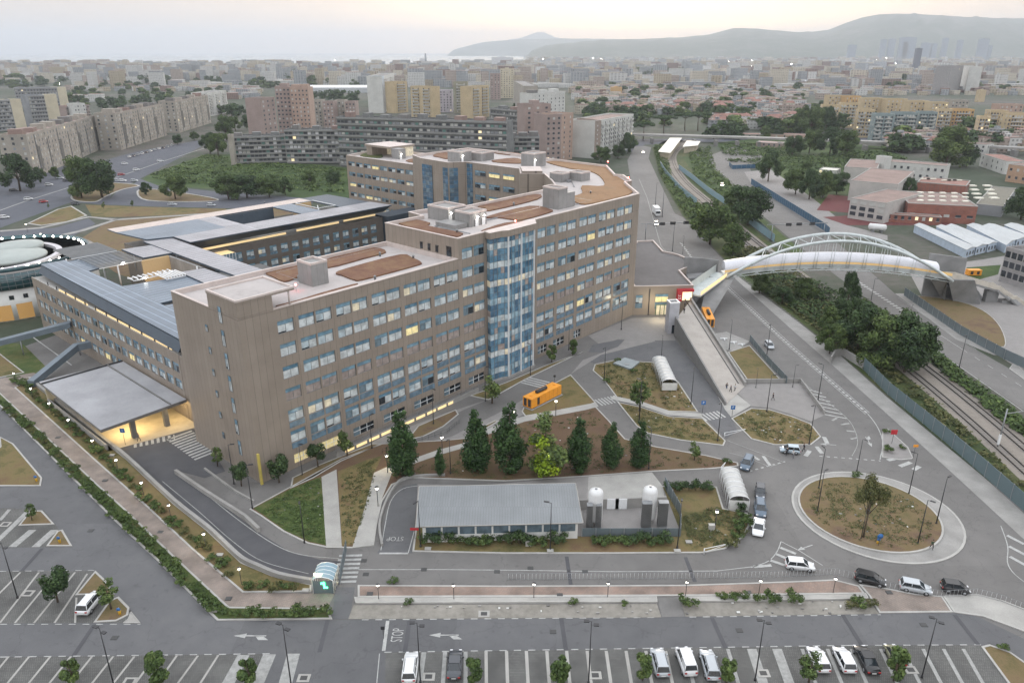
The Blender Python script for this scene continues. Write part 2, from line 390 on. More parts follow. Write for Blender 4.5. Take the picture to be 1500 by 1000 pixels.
pv = t_.nodes.new('ShaderNodeVolumePrincipled'); pv.inputs['Color'].default_value = (.70, .75, .82, 1); pv.inputs['Density'].default_value = 9.5e-5; pv.inputs['Anisotropy'].default_value = .3
t_.links.new(pv.outputs[0], t_.nodes['Material Output'].inputs['Volume'])
mb = MB(); mb.box(-30000, 30000, -900, 25500, -5, 620, hz); o = mb.build('haze'); o['kind'] = 'stuff'; tag(o, 'pale evening haze lying over the whole city and bay', 'haze')
# ---- the asphalt of the whole site
SITE = [(-400, 590), (0, 520), (250, 430), (560, 470), (930, 380), (925, 330), (960, 300), (1000, 318), (1060, 381), (1080, 404), (1180, 480), (1300, 582), (1439, 697), (1700, 900), (2000, 1300), (-600, 1300)]
sheet('pavement', SITE, .01, asphalt_road)
sheet('road', [(-300, 560), (0, 560), (0, 595), (56, 651), (152, 747), (230, 821), (318, 909), (487, 908), (560, 906), (1300, 898), (1420, 897), (1500, 935), (1600, 1000), (1600, 1250), (-500, 1250)], .02, asphalt)
sheet('parking_ground', [(-500, 962), (0, 962), (400, 957), (555, 955), (1240, 945), (1437, 944), (1475, 1000), (1560, 1120), (1560, 1250), (-500, 1250)], .03, gravelblk)
sheet('road', [(487, 908), (395, 958), (330, 1120), (330, 1200), (560, 1200), (565, 955), (590, 907)], .036, asphalt)
sheet('parking_ground', [(-80, 836), (138, 836), (206, 912), (-80, 913)], .03, gravelblk)
sheet('parking_ground', [(-80, 744), (15, 744), (65, 747), (106, 801), (-80, 802)], .03, gravelblk)
# parking stripes
def stripes(row, z=.045):
    mb = MB()
    for (u0, v0, u1, v1, w) in row:
        a, b = P(u0, v0).xy, P(u1, v1).xy; t = (b-a).normalized(); n = Vector((1, 0))*w/2
        mb.add([(*(a+n), z), (*(a-n), z), (*(b-n), z), (*(b+n), z)], [(0, 1, 2, 3)], concrete_lt if w < .45 else paint_dim)
    struct(mb.build('parking_lines'))
stripes([(x, 961, x-38-(400-x)*.01, 1012, .28) for x in (13, 43, 74, 104, 135, 166, 197)]+[(228, 960, 190, 1012, .28), (259, 960, 222, 1012, .28), (290, 960, 252, 1012, .28), (320, 959, 286, 1012, .28), (357, 959, 328, 1012, 1.5), (395, 958, 372, 1012, 1.6), (430, 957, 415, 1012, 1.6)])
stripes([(621, 955, 613, 1012, .6), (652, 954, 648, 1012, .5), (682, 954, 682, 1012, .5)]+[(x, 953, x+(x-700)*.045, 1012, .4) for x in (712, 742, 771, 801, 830, 860, 888, 917, 946, 975)]+[(x, 951, x+(x-700)*.045+2, 1012, .45) for x in (1003, 1040)]+[(x, 950, x+(x-700)*.047+2, 1012, .45 if x not in (1101, 1138) else 1.2) for x in (1066, 1101, 1138, 1175, 1212, 1247, 1290, 1322, 1352, 1382, 1411)])
stripes([(30, 838, -8, 876, .28), (57, 838, 0, 912, .28), (83, 838, 22, 912, .28), (110, 838, 50, 912, .28), (128, 840, 80, 912, .28), (112, 875, 110, 912, .28), (14, 746, 0, 762, .6), (44, 746, -12, 800, .9), (48, 776, 18, 801, 1.2), (80, 776, 52, 801, 1.2)])
dashes('parking_lines', [(-60, 836.5), (0, 836.5), (140, 835)], .12, .9, .9, .045, paint)
dashes('parking_lines', [(-60, 914), (206, 914)], .15, .9, .9, .045, paint)
dashes('parking_lines', [(-60, 962), (0, 962), (400, 957)], .15, .9, .9, .047, paint)
dashes('parking_lines', [(563, 955), (1240, 945), (1437, 944)], .15, .9, .9, .047, paint)
dashes('road_markings', [(530, 907.5), (962, 904)], .16, .9, .9, .047, paint)
dashes('road_markings', [(1010, 903.5), (1290, 900)], .16, .9, .9, .047, paint)
# expansion joints: dark bands laid across the lanes
for q in ([(62, 803), (32, 836)], [(138, 915), (108, 960)], [(480, 908), (468, 955)], [(600, 909), (593, 955)], [(822, 905), (829, 952)], [(1043, 905), (1063, 949)], [(1234, 900), (1262, 944)], [(1398, 900), (1433, 944)], [(830, 815), (836, 856)], [(1004, 816), (1018, 852)]):
    ribbon('road_joint', q, .55, .05, asphalt_dark)
# raised corners and planted triangles of the left car park
island('planting_bed', [(27, 770), (45, 748), (62, 748), (80, 768)], brownfield)
island('planting_bed', [(68, 800), (84, 778), (92, 776), (106, 800)], brownfield)
island('planting_bed', [(110, 872), (128, 850), (140, 836), (157, 852), (168, 870)], brownfield)
island('planting_bed', [(137, 912), (160, 880), (174, 874), (190, 890), (188, 901), (170, 910)], brownfield)
struct(island('kerb', [(180, 912.5), (206, 912.5), (176, 876), (173, 878), (191, 896), (188, 906)], concrete_lt, .12, .1))
island('planting_bed', [(-40, 690), (0, 655), (0, 640), (20, 650), (62, 700), (60, 712), (0, 712), (-40, 712)], drygrass)
island('planting_bed', [(1437, 947), (1449, 944), (1480, 955), (1530, 990), (1600, 1080), (1500, 1040), (1478, 1003)], brownfield)
# left planting strips and the brick walk between them
HED = [(-60, 540), (0, 595), (56, 651), (152, 747), (165, 760), (230, 821), (318, 909), (487, 907), (480, 891), (336, 889), (254, 813), (182, 744), (144, 710), (60, 631), (16, 590), (-60, 520)]
island('planting_strip', HED, greengrass)
sheet('path', [(-60, 514), (16, 590), (60, 631), (144, 710), (182, 744), (254, 813), (336, 889), (480, 891), (490, 870), (355, 868), (280, 804), (214, 742), (139, 675), (21, 568), (0, 559), (-60, 500)], .06, paver_pink)
island('planting_strip', [(21, 568), (139, 675), (214, 742), (280, 804), (355, 868), (456, 867), (457, 856), (400, 843), (355, 824), (304, 776), (256, 738), (187, 673), (144, 639), (44, 556)], drygrass)
sheet('path', [(0, 559), (21, 567), (44, 556), (60, 551), (50, 546), (36, 548), (0, 555)], .065, paver_pink)
island('planting_strip', [(-60, 545), (0, 553), (36, 546), (10, 526), (-60, 470)], drygrass)
# ramp lane down to the covered yard
sheet('road', [(150, 632), (187, 674), (256, 738), (304, 776), (355, 824), (400, 842), (455, 852), (500, 822), (468, 819), (423, 807), (380, 780), (340, 750), (262, 690), (300, 700), (330, 690), (300, 640), (272, 620)], .03, asphalt_dark)
ribbon('lane_line', smooth([(238, 705), (290, 748), (340, 792), (385, 822), (452, 840)], 5), .12, .05, paint_dim)
ribbon('lane_line', smooth([(300, 722), (350, 762), (400, 796), (440, 812), (497, 818)], 5), .16, .05, paint_dim)
dashes('zebra_crossing', [(196, 652), (256, 640)], 2.2, .5, .5, .05, paint)
bars('zebra_crossing', (262, 637), (307, 668), 5, 11, .5, .05, paint)
# the central green and its paths
GREEN = [(365, 746), (398, 728), (420, 716), (500, 672), (560, 650), (650, 645), (700, 640), (764, 614), (873, 596), (892, 616), (916, 643), (959, 654), (1034, 667), (1081, 678), (1082, 683), (1040, 687), (954, 691), (860, 698), (740, 705), (600, 700), (575, 710), (560, 735), (552, 770), (548, 799), (515, 803), (478, 802), (450, 796), (415, 779), (380, 755)]
lawnbrown = groundmat('lawn_brown', [(.32, (.075, .07, .034)), (.43, (.12, .085, .045)), (.52, (.125, .08, .052)), (.62, (.105, .066, .046)), (.72, (.15, .115, .06))], .05, .3, 4, .5)
island('lawn', GREEN, lawnbrown)
sheet('lawn', [(372, 745), (400, 730), (425, 717), (470, 699), (474, 730), (478, 799), (452, 793), (417, 777), (384, 753)], .125, greengrass)
sheet('lawn', [(495, 691), (540, 673), (560, 668), (545, 700), (538, 740), (520, 799), (501, 799)], .125, drygrass)
sheet('path', [(471, 699), (493, 688), (496, 730), (501, 803), (478, 803), (474, 745)], .14, concrete_lt)
sheet('path', [(548, 693), (568, 684), (606, 672), (640, 660), (700, 644), (702, 650), (640, 668), (600, 682), (574, 694), (556, 740), (548, 799), (516, 803), (534, 745)], .14, concrete_lt)
# building-side strip, service road and pavements
sheet('path', [(400, 737), (468, 690), (560, 640), (650, 606), (740, 577), (820, 540), (905, 508), (935, 478), (960, 500), (880, 520), (836, 548), (769, 606), (700, 640), (560, 664), (500, 690), (440, 716)], .05, paving)
island('planting_bed', [(428, 700), (470, 680), (545, 650), (560, 650), (500, 676), (460, 700), (425, 716)], brownfield)
island('planting_bed', [(612, 624), (668, 600), (672, 607), (650, 625), (620, 640), (596, 645)], brownfield)
island('planting_bed', [(688, 580), (742, 560), (800, 535), (848, 518), (862, 512), (840, 522), (770, 556), (716, 586)], drygrass)
island('planting_bed', [(700, 628), (725, 616), (731, 617), (706, 632)], brownfield)
sheet('road', [(660, 640), (740, 600), (790, 572), (836, 548), (855, 526), (880, 517), (855, 516), (769, 556), (740, 575), (680, 600), (620, 628), (560, 650), (560, 662)], .055, asphalt_road)
island('lawn', [(836, 549), (873, 590), (858, 595), (769, 610), (764, 603), (771, 588), (800, 568)], drygrass)
sheet('path', [(740, 617), (769, 610), (858, 593), (873, 590), (877, 596), (858, 601), (769, 618), (706, 640), (700, 636)], .145, concrete_lt)
T2 = [(871, 534), (900, 528), (959, 531), (974, 542), (994, 560), (1023, 604), (980, 603), (938, 589), (905, 585), (884, 557), (868, 543)]
island('lawn', T2, drygrass)
island('lawn', [(904, 589), (938, 596), (980, 610), (1030, 613), (1063, 646), (1060, 653), (996, 645), (948, 635), (932, 624)], drygrass)
ribbon('path', [(896, 583), (912, 586), (940, 592), (980, 606), (1028, 609)], 1.9, .15, concrete_lt)
island('lawn', [(1071, 613), (1100, 598), (1127, 600), (1160, 610), (1188, 621), (1203, 640), (1188, 652), (1135, 652), (1100, 643), (1087, 630)], drygrass)
sheet('pavement', [(1068, 563), (1180, 561), (1210, 607), (1188, 617), (1160, 607), (1127, 597), (1100, 595)], .04, paving)
sheet('pavement', [(1047, 572), (1066, 566), (1100, 594), (1071, 611), (1062, 600)], .06, concrete_lt)
sheet('pavement', [(862, 492), (925, 466), (978, 464), (990, 500), (905, 497), (880, 506)], .04, paving)
sheet('pavement', [(868, 505), (905, 498), (990, 499), (1063, 592), (1080, 630), (1064, 643), (1023, 602), (994, 558), (959, 529), (900, 526), (870, 532), (856, 526)], .045, asphalt)
bars('zebra_crossing', (876, 590), (908, 583), 3.2, 7, .5, .06, paint)
bars('zebra_crossing', (1028, 612), (1060, 606), 3, 6, .5, .06, paint)
bars('zebra_crossing', (790, 556), (776, 566), 5.5, 4, .5, .07, paint)
bars('zebra_crossing', (514, 812), (503, 857), 3.4, 7, .5, .05, paint)
# compound with technical building
COMP = [(604, 795), (609, 712), (640, 706), (740, 707), (860, 700), (960, 692), (968, 700), (1050, 690), (1050, 712), (968, 713), (973, 738), (1000, 756), (1048, 748), (1098, 762), (1092, 784), (1062, 806), (1000, 811), (850, 810), (604, 809)]
island('lawn', [(604, 808), (609, 770), (640, 768), (740, 780), (850, 770), (940, 740), (968, 712), (1050, 713), (1060, 745), (1096, 752), (1098, 770), (1090, 786), (1062, 804), (1030, 810), (900, 811), (740, 811)], drygrass)
sheet('pavement', [(609, 768), (612, 710), (700, 712), (860, 698), (955, 692), (970, 712), (996, 778), (996, 784), (850, 786), (740, 785)], .16, paving)
sheet('road', [(560, 800), (552, 810), (604, 810), (604, 795), (612, 714), (610, 708), (590, 712), (574, 732), (562, 770)], .05, asphalt)
ribbon('lane_line', smooth([(558, 806), (564, 770), (572, 735), (590, 716), (620, 711)], 5), .14, .07, paint)
ribbon('lane_line', [(598, 810), (609, 770), (612, 735)], .14, .07, paint)
ribbon('lane_line', [(556, 810.5), (598, 810.5)], .4, .07, paint)
# road in front, with pavement, gravel strip
sheet('road', [(520, 812), (598, 812), (850, 815), (1035, 816), (1070, 808), (1092, 795), (1120, 850), (1100, 852), (830, 856), (520, 856)], .03, asphalt_road)
ribbon('lane_line', [(525, 834), (650, 834), (760, 835), (900, 837), (1050, 836), (1110, 829)], .14, .05, paint)
island('path', [(524, 857), (740, 858), (1000, 857), (1150, 852), (1222, 849), (1258, 858), (1267, 870), (1000, 873), (524, 875)], paver_red)
island('path', [(519, 876), (962, 875), (963, 883), (521, 884.5)], concrete_lt, .3, .15)
island('path', [(996, 874), (1150, 872.5), (1268, 870), (1272, 878), (1150, 880.5), (998, 882)], concrete_lt, .3, .15)
gravel = groundmat('gravel', [(.3, (.15, .14, .12)), (.5, (.24, .225, .2)), (.7, (.32, .3, .27))], .15, 1.2, 14, .6)
sheet('gravel_strip', [(518, 886), (962, 884), (969, 904), (510, 906.5)], .05, gravel)
sheet('gravel_strip', [(998, 883), (1272, 879), (1288, 899), (1004, 903)], .05, gravel)
sheet('pavement', [(962, 875), (996, 874), (1003, 903), (970, 904)], .055, concrete_dk)
island('pavement', [(1258, 856), (1300, 862), (1340, 870), (1380, 873), (1396, 897), (1288, 898), (1272, 872)], paver_pink)
island('pavement', [(1381, 873), (1430, 870), (1470, 880), (1560, 915), (1620, 980), (1500, 925), (1440, 903), (1397, 897)], concrete_lt)
sheet('road', [(492, 860), (520, 860), (512, 906), (486, 907)], .045, asphalt)
# roundabout
RC = P(1282, 752).xy; RR = (P(1398, 752).xy-P(1166, 752).xy).length/2
circ = [(RC.x+RR*math.cos(a*math.pi/24), RC.y+RR*math.sin(a*math.pi/24)) for a in range(48)]
island('roundabout_apron', circ, concrete, .12, .35, True)
circ = [(RC.x-1+RR*.84*math.cos(a*math.pi/24), RC.y+.3+RR*.84*math.sin(a*math.pi/24)) for a in range(48)]
island('roundabout_island', circ, brownfield, .28, .3, True)
for a, b in ([(1098, 832), (1165, 820)], [(1100, 829), (1152, 800)], [(1092, 830), (1146, 805)]): pass
ribbon('lane_line', smooth([(1100, 831), (1125, 822), (1138, 808), (1144, 793)], 5), .15, .055, paint)
ribbon('lane_line', [(1144, 793), (1170, 806), (1205, 828)], .15, .055, paint)
for a, b in (((1143, 802), (1166, 811)), ((1136, 811), (1160, 821)), ((1127, 820), (1150, 828)), ((1104, 830), (1130, 828))): ribbon('hatching', [a, b], .55, .055, paint)
# exit hatchings on the right and north
for a, b in (((1475, 784), (1500, 797)), ((1478, 800), (1508, 816)), ((1479, 815), (1510, 832))): ribbon('hatching', [a, b], .6, .055, paint)
ribbon('lane_line', smooth([(1466, 770), (1476, 800), (1477, 828), (1500, 852), (1560, 890)], 5), .15, .055, paint)
ribbon('lane_line', smooth([(1271, 606), (1285, 625), (1293, 648), (1289, 673)], 6), .18, .055, paint)
ribbon('lane_line', smooth([(1178, 561), (1200, 580), (1238, 610), (1252, 630), (1256, 650), (1248, 668)], 6), .13, .055, paint_dim)
for i in range(7):
    t = i/6; ribbon('hatching', [(1186+t*22, 571+t*36), (1204+t*36, 576+t*37)], .42, .055, paint)
for a, b in (((1219, 616), (1226, 612)), ((1232, 622), (1244, 620)), ((1240, 631), (1252, 632)), ((1246, 643), (1256, 641))): ribbon('hatching', [a, b], .5, .055, paint_dim)
dashes('road_markings', [(1200, 668), (1290, 675)], .3, .6, .7, .055, paint)
for a, b in (((1118, 668), (1128, 682)), ((1103, 668), (1112, 674))): ribbon('hatching', [a, b], .6, .055, paint)
ribbon('lane_line', [(1068, 663), (1095, 670), (1128, 684), (1148, 677), (1115, 664), (1065, 645)], .14, .055, paint_dim)
dashes('road_markings', [(1098, 690), (1150, 676)], .35, .6, .7, .055, paint)
for a, b in (((1186, 660), (1180, 668)), ((1196, 654), (1204, 664)), ((1207, 640), (1212, 650))): ribbon('hatching', [a, b], .8, .055, paint)
# triangular traffic island on the north-east, and beyond it the exit
island('traffic_island', [(1292, 632), (1300, 628), (1330, 655), (1338, 672), (1320, 674), (1292, 670)], paving, .13, .2)
for a, b in (((1300, 674), (1316, 671)), ((1318, 683), (1334, 677)), ((1338, 688), (1347, 683))): ribbon('hatching', [a, b], .8, .055, paint)
# arrows
def arrow(u0, v0, ang, ln=4.2, hook=0, z=.056):
    o = P(u0, v0).xy; c, s_ = math.cos(ang), math.sin(ang)
    f = lambda x, y: (o.x+c*x-s_*y, o.y+s_*x+c*y, z)
    mb = MB(); mb.add([f(0, .1), f(0, -.1), f(ln*.62, -.1), f(ln*.62, .1), f(ln*.62, .42), f(ln*.62, -.42), f(ln, 0)], [(0, 1, 2, 3), (4, 5, 6)], paint)
    if hook: mb.add([f(ln*.1, 0), f(ln*.35, 0), f(ln*.35-.7, hook*.75), f(ln*.1-.9, hook*.75)], [(0, 1, 2, 3)], paint)
    struct(mb.build('lane_arrow'))
arrow(672, 930, math.pi, 3.8, 1); arrow(390, 931, math.pi, 4.2, 1); arrow(1268, 640, math.radians(-98), 4, 1); arrow(1225, 652, math.radians(170), 3, 0); arrow(1190, 798, math.radians(205), 3)
def text_on(name, s, loc, rot, size, m, parent=None, ext=0, sx=1, sy=1, as_mesh_of=None):
    cu = bpy.data.curves.new(name, 'FONT'); cu.body = s; cu.size = size; cu.align_x = 'CENTER'; cu.align_y = 'CENTER'; cu.extrude = ext
    tmp = bpy.data.objects.new(name, cu); COL.objects.link(tmp)
    dg = bpy.context.evaluated_depsgraph_get(); me = bpy.data.meshes.new_from_object(tmp.evaluated_get(dg))
    bpy.data.objects.remove(tmp); me.transform(Matrix.Diagonal((sx, sy, 1, 1))); me.materials.clear(); me.materials.append(m)
    ob = bpy.data.objects.new(name, me); COL.objects.link(ob); ob.rotation_euler = rot
    if parent is not None: ob.parent = parent; ob.location = Vector(loc)-ORG[parent.name]
    else: ob.location = loc
    return ob
struct(text_on('road_lettering', 'STOP', P(579, 789, .072)+Vector((0, 0, .075)), (0, 0, math.pi), 1.15, paint, sx=.95, sy=1.35))
struct(text_on('road_lettering', 'STOP', P(583, 930)+Vector((0, 0, .06)), (0, 0, math.pi/2), 1.0, paint, sx=1.0, sy=2.1))
ribbon('lane_line', [(568, 909), (562, 953)], .45, .058, paint); ribbon('lane_line', [(556, 957), (551, 1010)], .12, .06, paint)
# ---- the dual road to the right of the building
M1 = [(919, 235), (930, 215), (945, 214), (954, 216), (950, 232), (962, 258), (992, 320), (1020, 350), (1060, 382), (1072, 404), (1170, 492), (1215, 531), (1300, 607), (1394, 692), (1480, 772), (1420, 760), (1300, 680), (1200, 600), (1140, 545), (1052, 452), (1010, 400), (935, 330)]
sheet('road', M1, .022, asphalt_road)
sheet('pavement', [(1072, 404), (1170, 492), (1215, 531), (1300, 607), (1394, 692), (1500, 790), (1560, 850), (1560, 790), (1500, 752), (1439, 697), (1300, 582), (1228, 518), (1180, 480), (1080, 404)], .045, concrete)
dashes('median_marking', [(1064, 420), (1150, 500), (1271, 606)], .5, 1.1, .5, .06, paint)
ribbon('lane_line', [(1062, 421), (1148, 501), (1268, 607)], .14, .05, paint); ribbon('lane_line', [(1067, 419), (1153, 499), (1274, 605)], .14, .05, paint)
for i in range(26):
    t = i/25; a = (1082+t*78, 404+t*66); ribbon('hatching', [a, (a[0]+8+4*t, a[1]+1+t)], .18, .05, paint_dim)
for i in range(9):
    t = i/8; ribbon('hatching', [(996+t*22, 356+t*30), (1001+t*22, 359+t*30)], .5, .05, paint)
ribbon('lane_line', [(936, 262), (948, 290), (968, 360), (990, 385)], .2, .05, paint_dim)
# verge strips and the railway
sheet('verge', [(955, 216), (975, 206), (1010, 205), (1010, 240), (1050, 290), (1110, 340), (1180, 400), (1260, 470), (1330, 520), (1500, 655), (1600, 730), (1600, 800), (1500, 745), (1439, 694), (1300, 579), (1228, 516), (1180, 477), (1080, 401), (1040, 356), (1000, 316), (968, 262)], .02, scrub)
tracks = groundmat('track_ballast', [(.3, (.17, .15, .13)), (.7, (.28, .25, .22))], .1, 1, 10, .6)
RAIL = [(1012, 205), (985, 222), (982, 240), (1000, 268), (1040, 303), (1100, 355), (1190, 425), (1262, 480), (1340, 537), (1420, 602), (1500, 672), (1620, 780)]
ribbon('track_bed', smooth(RAIL, 4), 9.5, .05, tracks)
wc = [P(*p).xy for p in smooth(RAIL, 4)]
for off, rr_ in ((-3.1, 1), (-1.65, 1), (1.65, 1), (3.1, 1)):
    pts = []
    for i, p in enumerate(wc):
        a = wc[max(0, i-1)]; b = wc[min(len(wc)-1, i+1)]; t = (b-a).normalized(); pts.append(p+Vector((-t.y, t.x))*off)
    mb = MB(); wallstrip(mb, pts, .05, .22, .16, mat('rail_steel', (.03, .022, .018), .9, 0)); struct(mb.build('rail'))
mb = MB()
for i in range(len(wc)-1):
    a, b = wc[i], wc[i+1]; d = b-a; ln = d.length; t = d/ln; n = Vector((-t.y, t.x))
    if a.y > 330: continue
    for k in range(int(ln/.75)):
        for off in (-2.37, 2.37):
            q = a+t*(k*.75)+n*off
            mb.add([(*(q-n*1.2), .09), (*(q+n*1.2), .09), (*(q+n*1.2+t*.24), .09), (*(q-n*1.2+t*.24), .09)], [(0, 1, 2, 3)], concrete_dk)
struct(mb.build('track_sleepers'))
# ---- right-hand road
sheet('road', [(1040, 228), (1075, 215), (1110, 222), (1120, 232), (1098, 245), (1108, 272), (1207, 338), (1311, 430), (1400, 495), (1500, 552), (1620, 620), (1620, 690), (1500, 601), (1394, 529), (1260, 430), (1200, 385), (1110, 310), (1062, 262), (1038, 240)], .03, asphalt_road)
sheet('pavement', [(1311, 430), (1324, 430), (1405, 487), (1470, 521), (1455, 520), (1400, 497)], .05, concrete)
ribbon('lane_line', [(1262, 436), (1350, 500), (1400, 533), (1500, 603)], .2, .05, paint); ribbon('lane_line', [(1345, 470), (1410, 512)], .15, .05, paint); ribbon('lane_line', [(1316, 436), (1362, 468), (1430, 512)], .12, .05, paint_dim)
dashes('road_markings', [(1256, 412), (1345, 470)], 1.3, .9, 1.0, .05, paint)
dashes('road_markings', [(1410, 512), (1500, 568)], .15, 2, 3, .05, paint)
island('kerb', [(1478, 540), (1486, 530), (1500, 545), (1540, 575), (1500, 556)], concrete, .13, .2)
sheet('pavement', [(1330, 395), (1440, 380), (1500, 370), (1800, 330), (1800, 700), (1500, 545), (1406, 484), (1360, 452)], .02, paving)
sheet('pavement', [(1100, 268), (1090, 252), (1128, 248), (1190, 290), (1240, 330), (1300, 345), (1300, 352), (1214, 345)], .035, paving)
island('verge', smooth([(1333, 436), (1395, 440), (1440, 455), (1466, 480), (1472, 508), (1440, 500), (1400, 478)], 4, True), brownfield, .15, .2)
# ---- fields and roads behind the hospital on the left
sheet('field', [(205, 268), (215, 258), (300, 226), (330, 226), (510, 246), (560, 240), (560, 300), (500, 300), (440, 296), (400, 278), (330, 278), (230, 272)], .02, fieldgreen)
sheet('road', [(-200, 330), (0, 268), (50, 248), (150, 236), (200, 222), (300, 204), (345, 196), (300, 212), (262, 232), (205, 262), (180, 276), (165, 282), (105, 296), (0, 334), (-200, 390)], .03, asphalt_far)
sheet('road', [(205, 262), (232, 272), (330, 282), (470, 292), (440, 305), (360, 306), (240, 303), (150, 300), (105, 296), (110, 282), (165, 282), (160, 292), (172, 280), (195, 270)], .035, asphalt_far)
ribbon('lane_line', [(-60, 330), (40, 294), (110, 272)], .8, .05, paint_dim); ribbon('lane_line', [(165, 262), (240, 236), (310, 214)], .8, .05, paint_dim)
island('verge', [(40, 328), (84, 307), (105, 302), (128, 316), (100, 325), (60, 331)], drygrass, .2, .8)
island('verge', smooth([(200, 282), (212, 277), (250, 280), (320, 292), (290, 296), (215, 294)], 4, True), brownfield, .2, .9)
island('verge', smooth([(108, 294), (108, 284), (150, 270), (170, 268), (205, 272), (180, 278), (156, 288), (140, 296)], 4, True), brownfield, .2, .9)
sheet('field', [(125, 300), (240, 304), (330, 306), (340, 312), (180, 318), (135, 318)], .05, drygrass)
sheet('field', [(108, 356), (150, 330), (180, 320), (340, 310), (450, 300), (520, 330), (250, 430), (170, 400)], .05, brownfield)
ribbon('path', [(60, 352), (120, 338), (170, 322), (340, 311)], 3.2, .08, concrete)
ribbon('path', [(-40, 342), (60, 334), (130, 318), (170, 322)], 3.2, .08, concrete)
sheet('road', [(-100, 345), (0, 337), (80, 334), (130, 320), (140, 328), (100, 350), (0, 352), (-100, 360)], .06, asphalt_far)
for px_ in ([(1000, 230), (1048, 232), (1062, 262), (1108, 312), (1180, 372), (1172, 378), (1100, 330), (1030, 270), (1010, 245)], [(1040, 210), (1140, 200), (1290, 215), (1330, 232), (1270, 240), (1110, 240)], [(1128, 242), (1230, 232), (1260, 300), (1200, 318), (1150, 285)]):
    sheet('field', px_, .025, fieldgreen)
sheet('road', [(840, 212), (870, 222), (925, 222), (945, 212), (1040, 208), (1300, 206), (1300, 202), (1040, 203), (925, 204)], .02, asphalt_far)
sheet('pavement', [(862, 699), (955, 693), (970, 712), (976, 740), (860, 740)], .165, concrete_lt)
# ================================================================ the hospital
facadem = brickmat('facade_panel', (.285, .24, .2), (.315, .267, .224), (.13, .108, .09), 1.3, 30, HANG, True, .5, .028, dirt=.12, metal=.1)
capm = mat('parapet_cap', (.52, .45, .42), .7, scale=.4)
deckm = groundmat('roof_deck', [(.3, (.27, .25, .245)), (.42, (.40, .37, .36)), (.6, (.46, .425, .415)), (.7, (.36, .33, .32))], .1, .5, 4, .1)
bedm = groundmat('roof_garden', [(.3, (.10, .055, .04)), (.48, (.17, .09, .06)), (.6, (.21, .13, .075)), (.72, (.13, .10, .05))], .15, .8, 5, .8)
bedr = groundmat('roof_garden_orange', [(.3, (.15, .09, .05)), (.5, (.26, .155, .085)), (.7, (.2, .14, .085))], .12, .8, 5, .8)
boxm = brickmat('lift_panel', (.27, .265, .26), (.29, .285, .28), (.17, .165, .16), 1.5, 20, HANG, True, .6, .03)
frame = mat('window_frame', (.17, .18, .19), .5)
gB = glassmat('glass_blue', (.17, .29, .375), .15); gB2 = glassmat('glass_deep_blue', (.12, .235, .33), .15); gP = glassmat('blind_pale', (.42, .5, .54), .35)
gP2 = glassmat('blind_white', (.53, .57, .58), .4); gK = glassmat('blind_pink', (.31, .26, .24), .45); gD = glassmat('glass_dark', (.018, .025, .032), .15)
gG = glassmat('glass_grey', (.14, .2, .24), .2); gY = glassmat('room_lit', (.6, .52, .26), .4, .16, (1, .82, .42)); gY2 = glassmat('room_lit_soft', (.55, .5, .38), .4, .08, (1, .86, .6))
spandm = glassmat('spandrel_glass', (.13, .2, .26), .25)
teal = glassmat('glass_teal', (.012, .055, .065), .15)
def winmesh(mb, s0, s1, z0, z1, var, d=0.2, spandrel=0):
    """one window seen from outside: frame, upper pane, two lower leaves; mb frame is (s, depth, z)"""
    r = random.Random(var); w = s1-s0; h = z1-z0; zt = z0+h*.66; mid = s0+w*.5
    kind = var % 10
    if var >= 100: lo = [gK, gK]
    elif kind in (0, 1, 2): lo = [gP2, gP2]
    elif kind in (3, 4): lo = [gP, gP2]
    elif kind == 5: lo = [gG, gP]
    elif kind == 6: lo = [gD, gP2]
    elif kind == 7: lo = [gY, gY]
    elif kind == 8: lo = [gY2, gP2]
    else: lo = [gG, gD]
    up = gB if r.random() < .7 else gB2
    def q(a, b, c, e, m, dd=d): mb.add([(a, dd, c), (b, dd, c), (b, dd, e), (a, dd, e)], [(0, 1, 2, 3)], m)
    q(s0, s1, zt, z1, up)
    for k, (a, b) in enumerate(((s0, mid), (mid, s1))):
        low = z0+h*(r.choice([0, 0, 0, 0, .13]) if lo[k] in (gP, gP2) else 0)
        if low > z0: q(a, b, z0, low, gD)
        q(a, b, low, zt, lo[k])
    t = .045
    for a, b, c, e in ((s0, s0+t*1.6, z0, z1), (s1-t*1.6, s1, z0, z1), (mid-t*.7, mid+t*.7, z0+t*1.6, zt-t*.5), (s0+t*1.6, s1-t*1.6, zt-t*.5, zt+t*.5), (s0+t*1.6, s1-t*1.6, z0, z0+t*1.6), (s0+t*1.6, s1-t*1.6, z1-t*1.6, z1)):
        mb.box(a, b, d-.05, d-.003, c, e, frame)
    if spandrel: mb.box(s0, s1, -.04, -.003, z0-spandrel, z0-.05, spandm)
WM = {}
def window(parent, O, ang, s0, s1, z0, z1, var, spandrel=0, name='window', depth=.2):
    key = (round(s1-s0, 1), round(z1-z0, 1), var, spandrel, depth)
    if key not in WM:
        mb = MB(); winmesh(mb, 0, s1-s0, 0, z1-z0, var, depth, spandrel)
        ob = mb.build(name); WM[key] = ob.data
    else:
        ob = bpy.data.objects.new(name, WM[key]); COL.objects.link(ob)
    ob.parent = parent
    ob.location = O+Vector((math.cos(ang), math.sin(ang), 0))*s0+Vector((0, 0, z0))-ORG[parent.name]
    ob.rotation_euler = (0, 0, ang); return ob
def frame_tf(O, ang):
    D = Vector((math.cos(ang), math.sin(ang), 0)); I = Vector((-D.y, D.x, 0))
    return lambda s, d, z: O+D*s+I*d+Vector((0, 0, z))
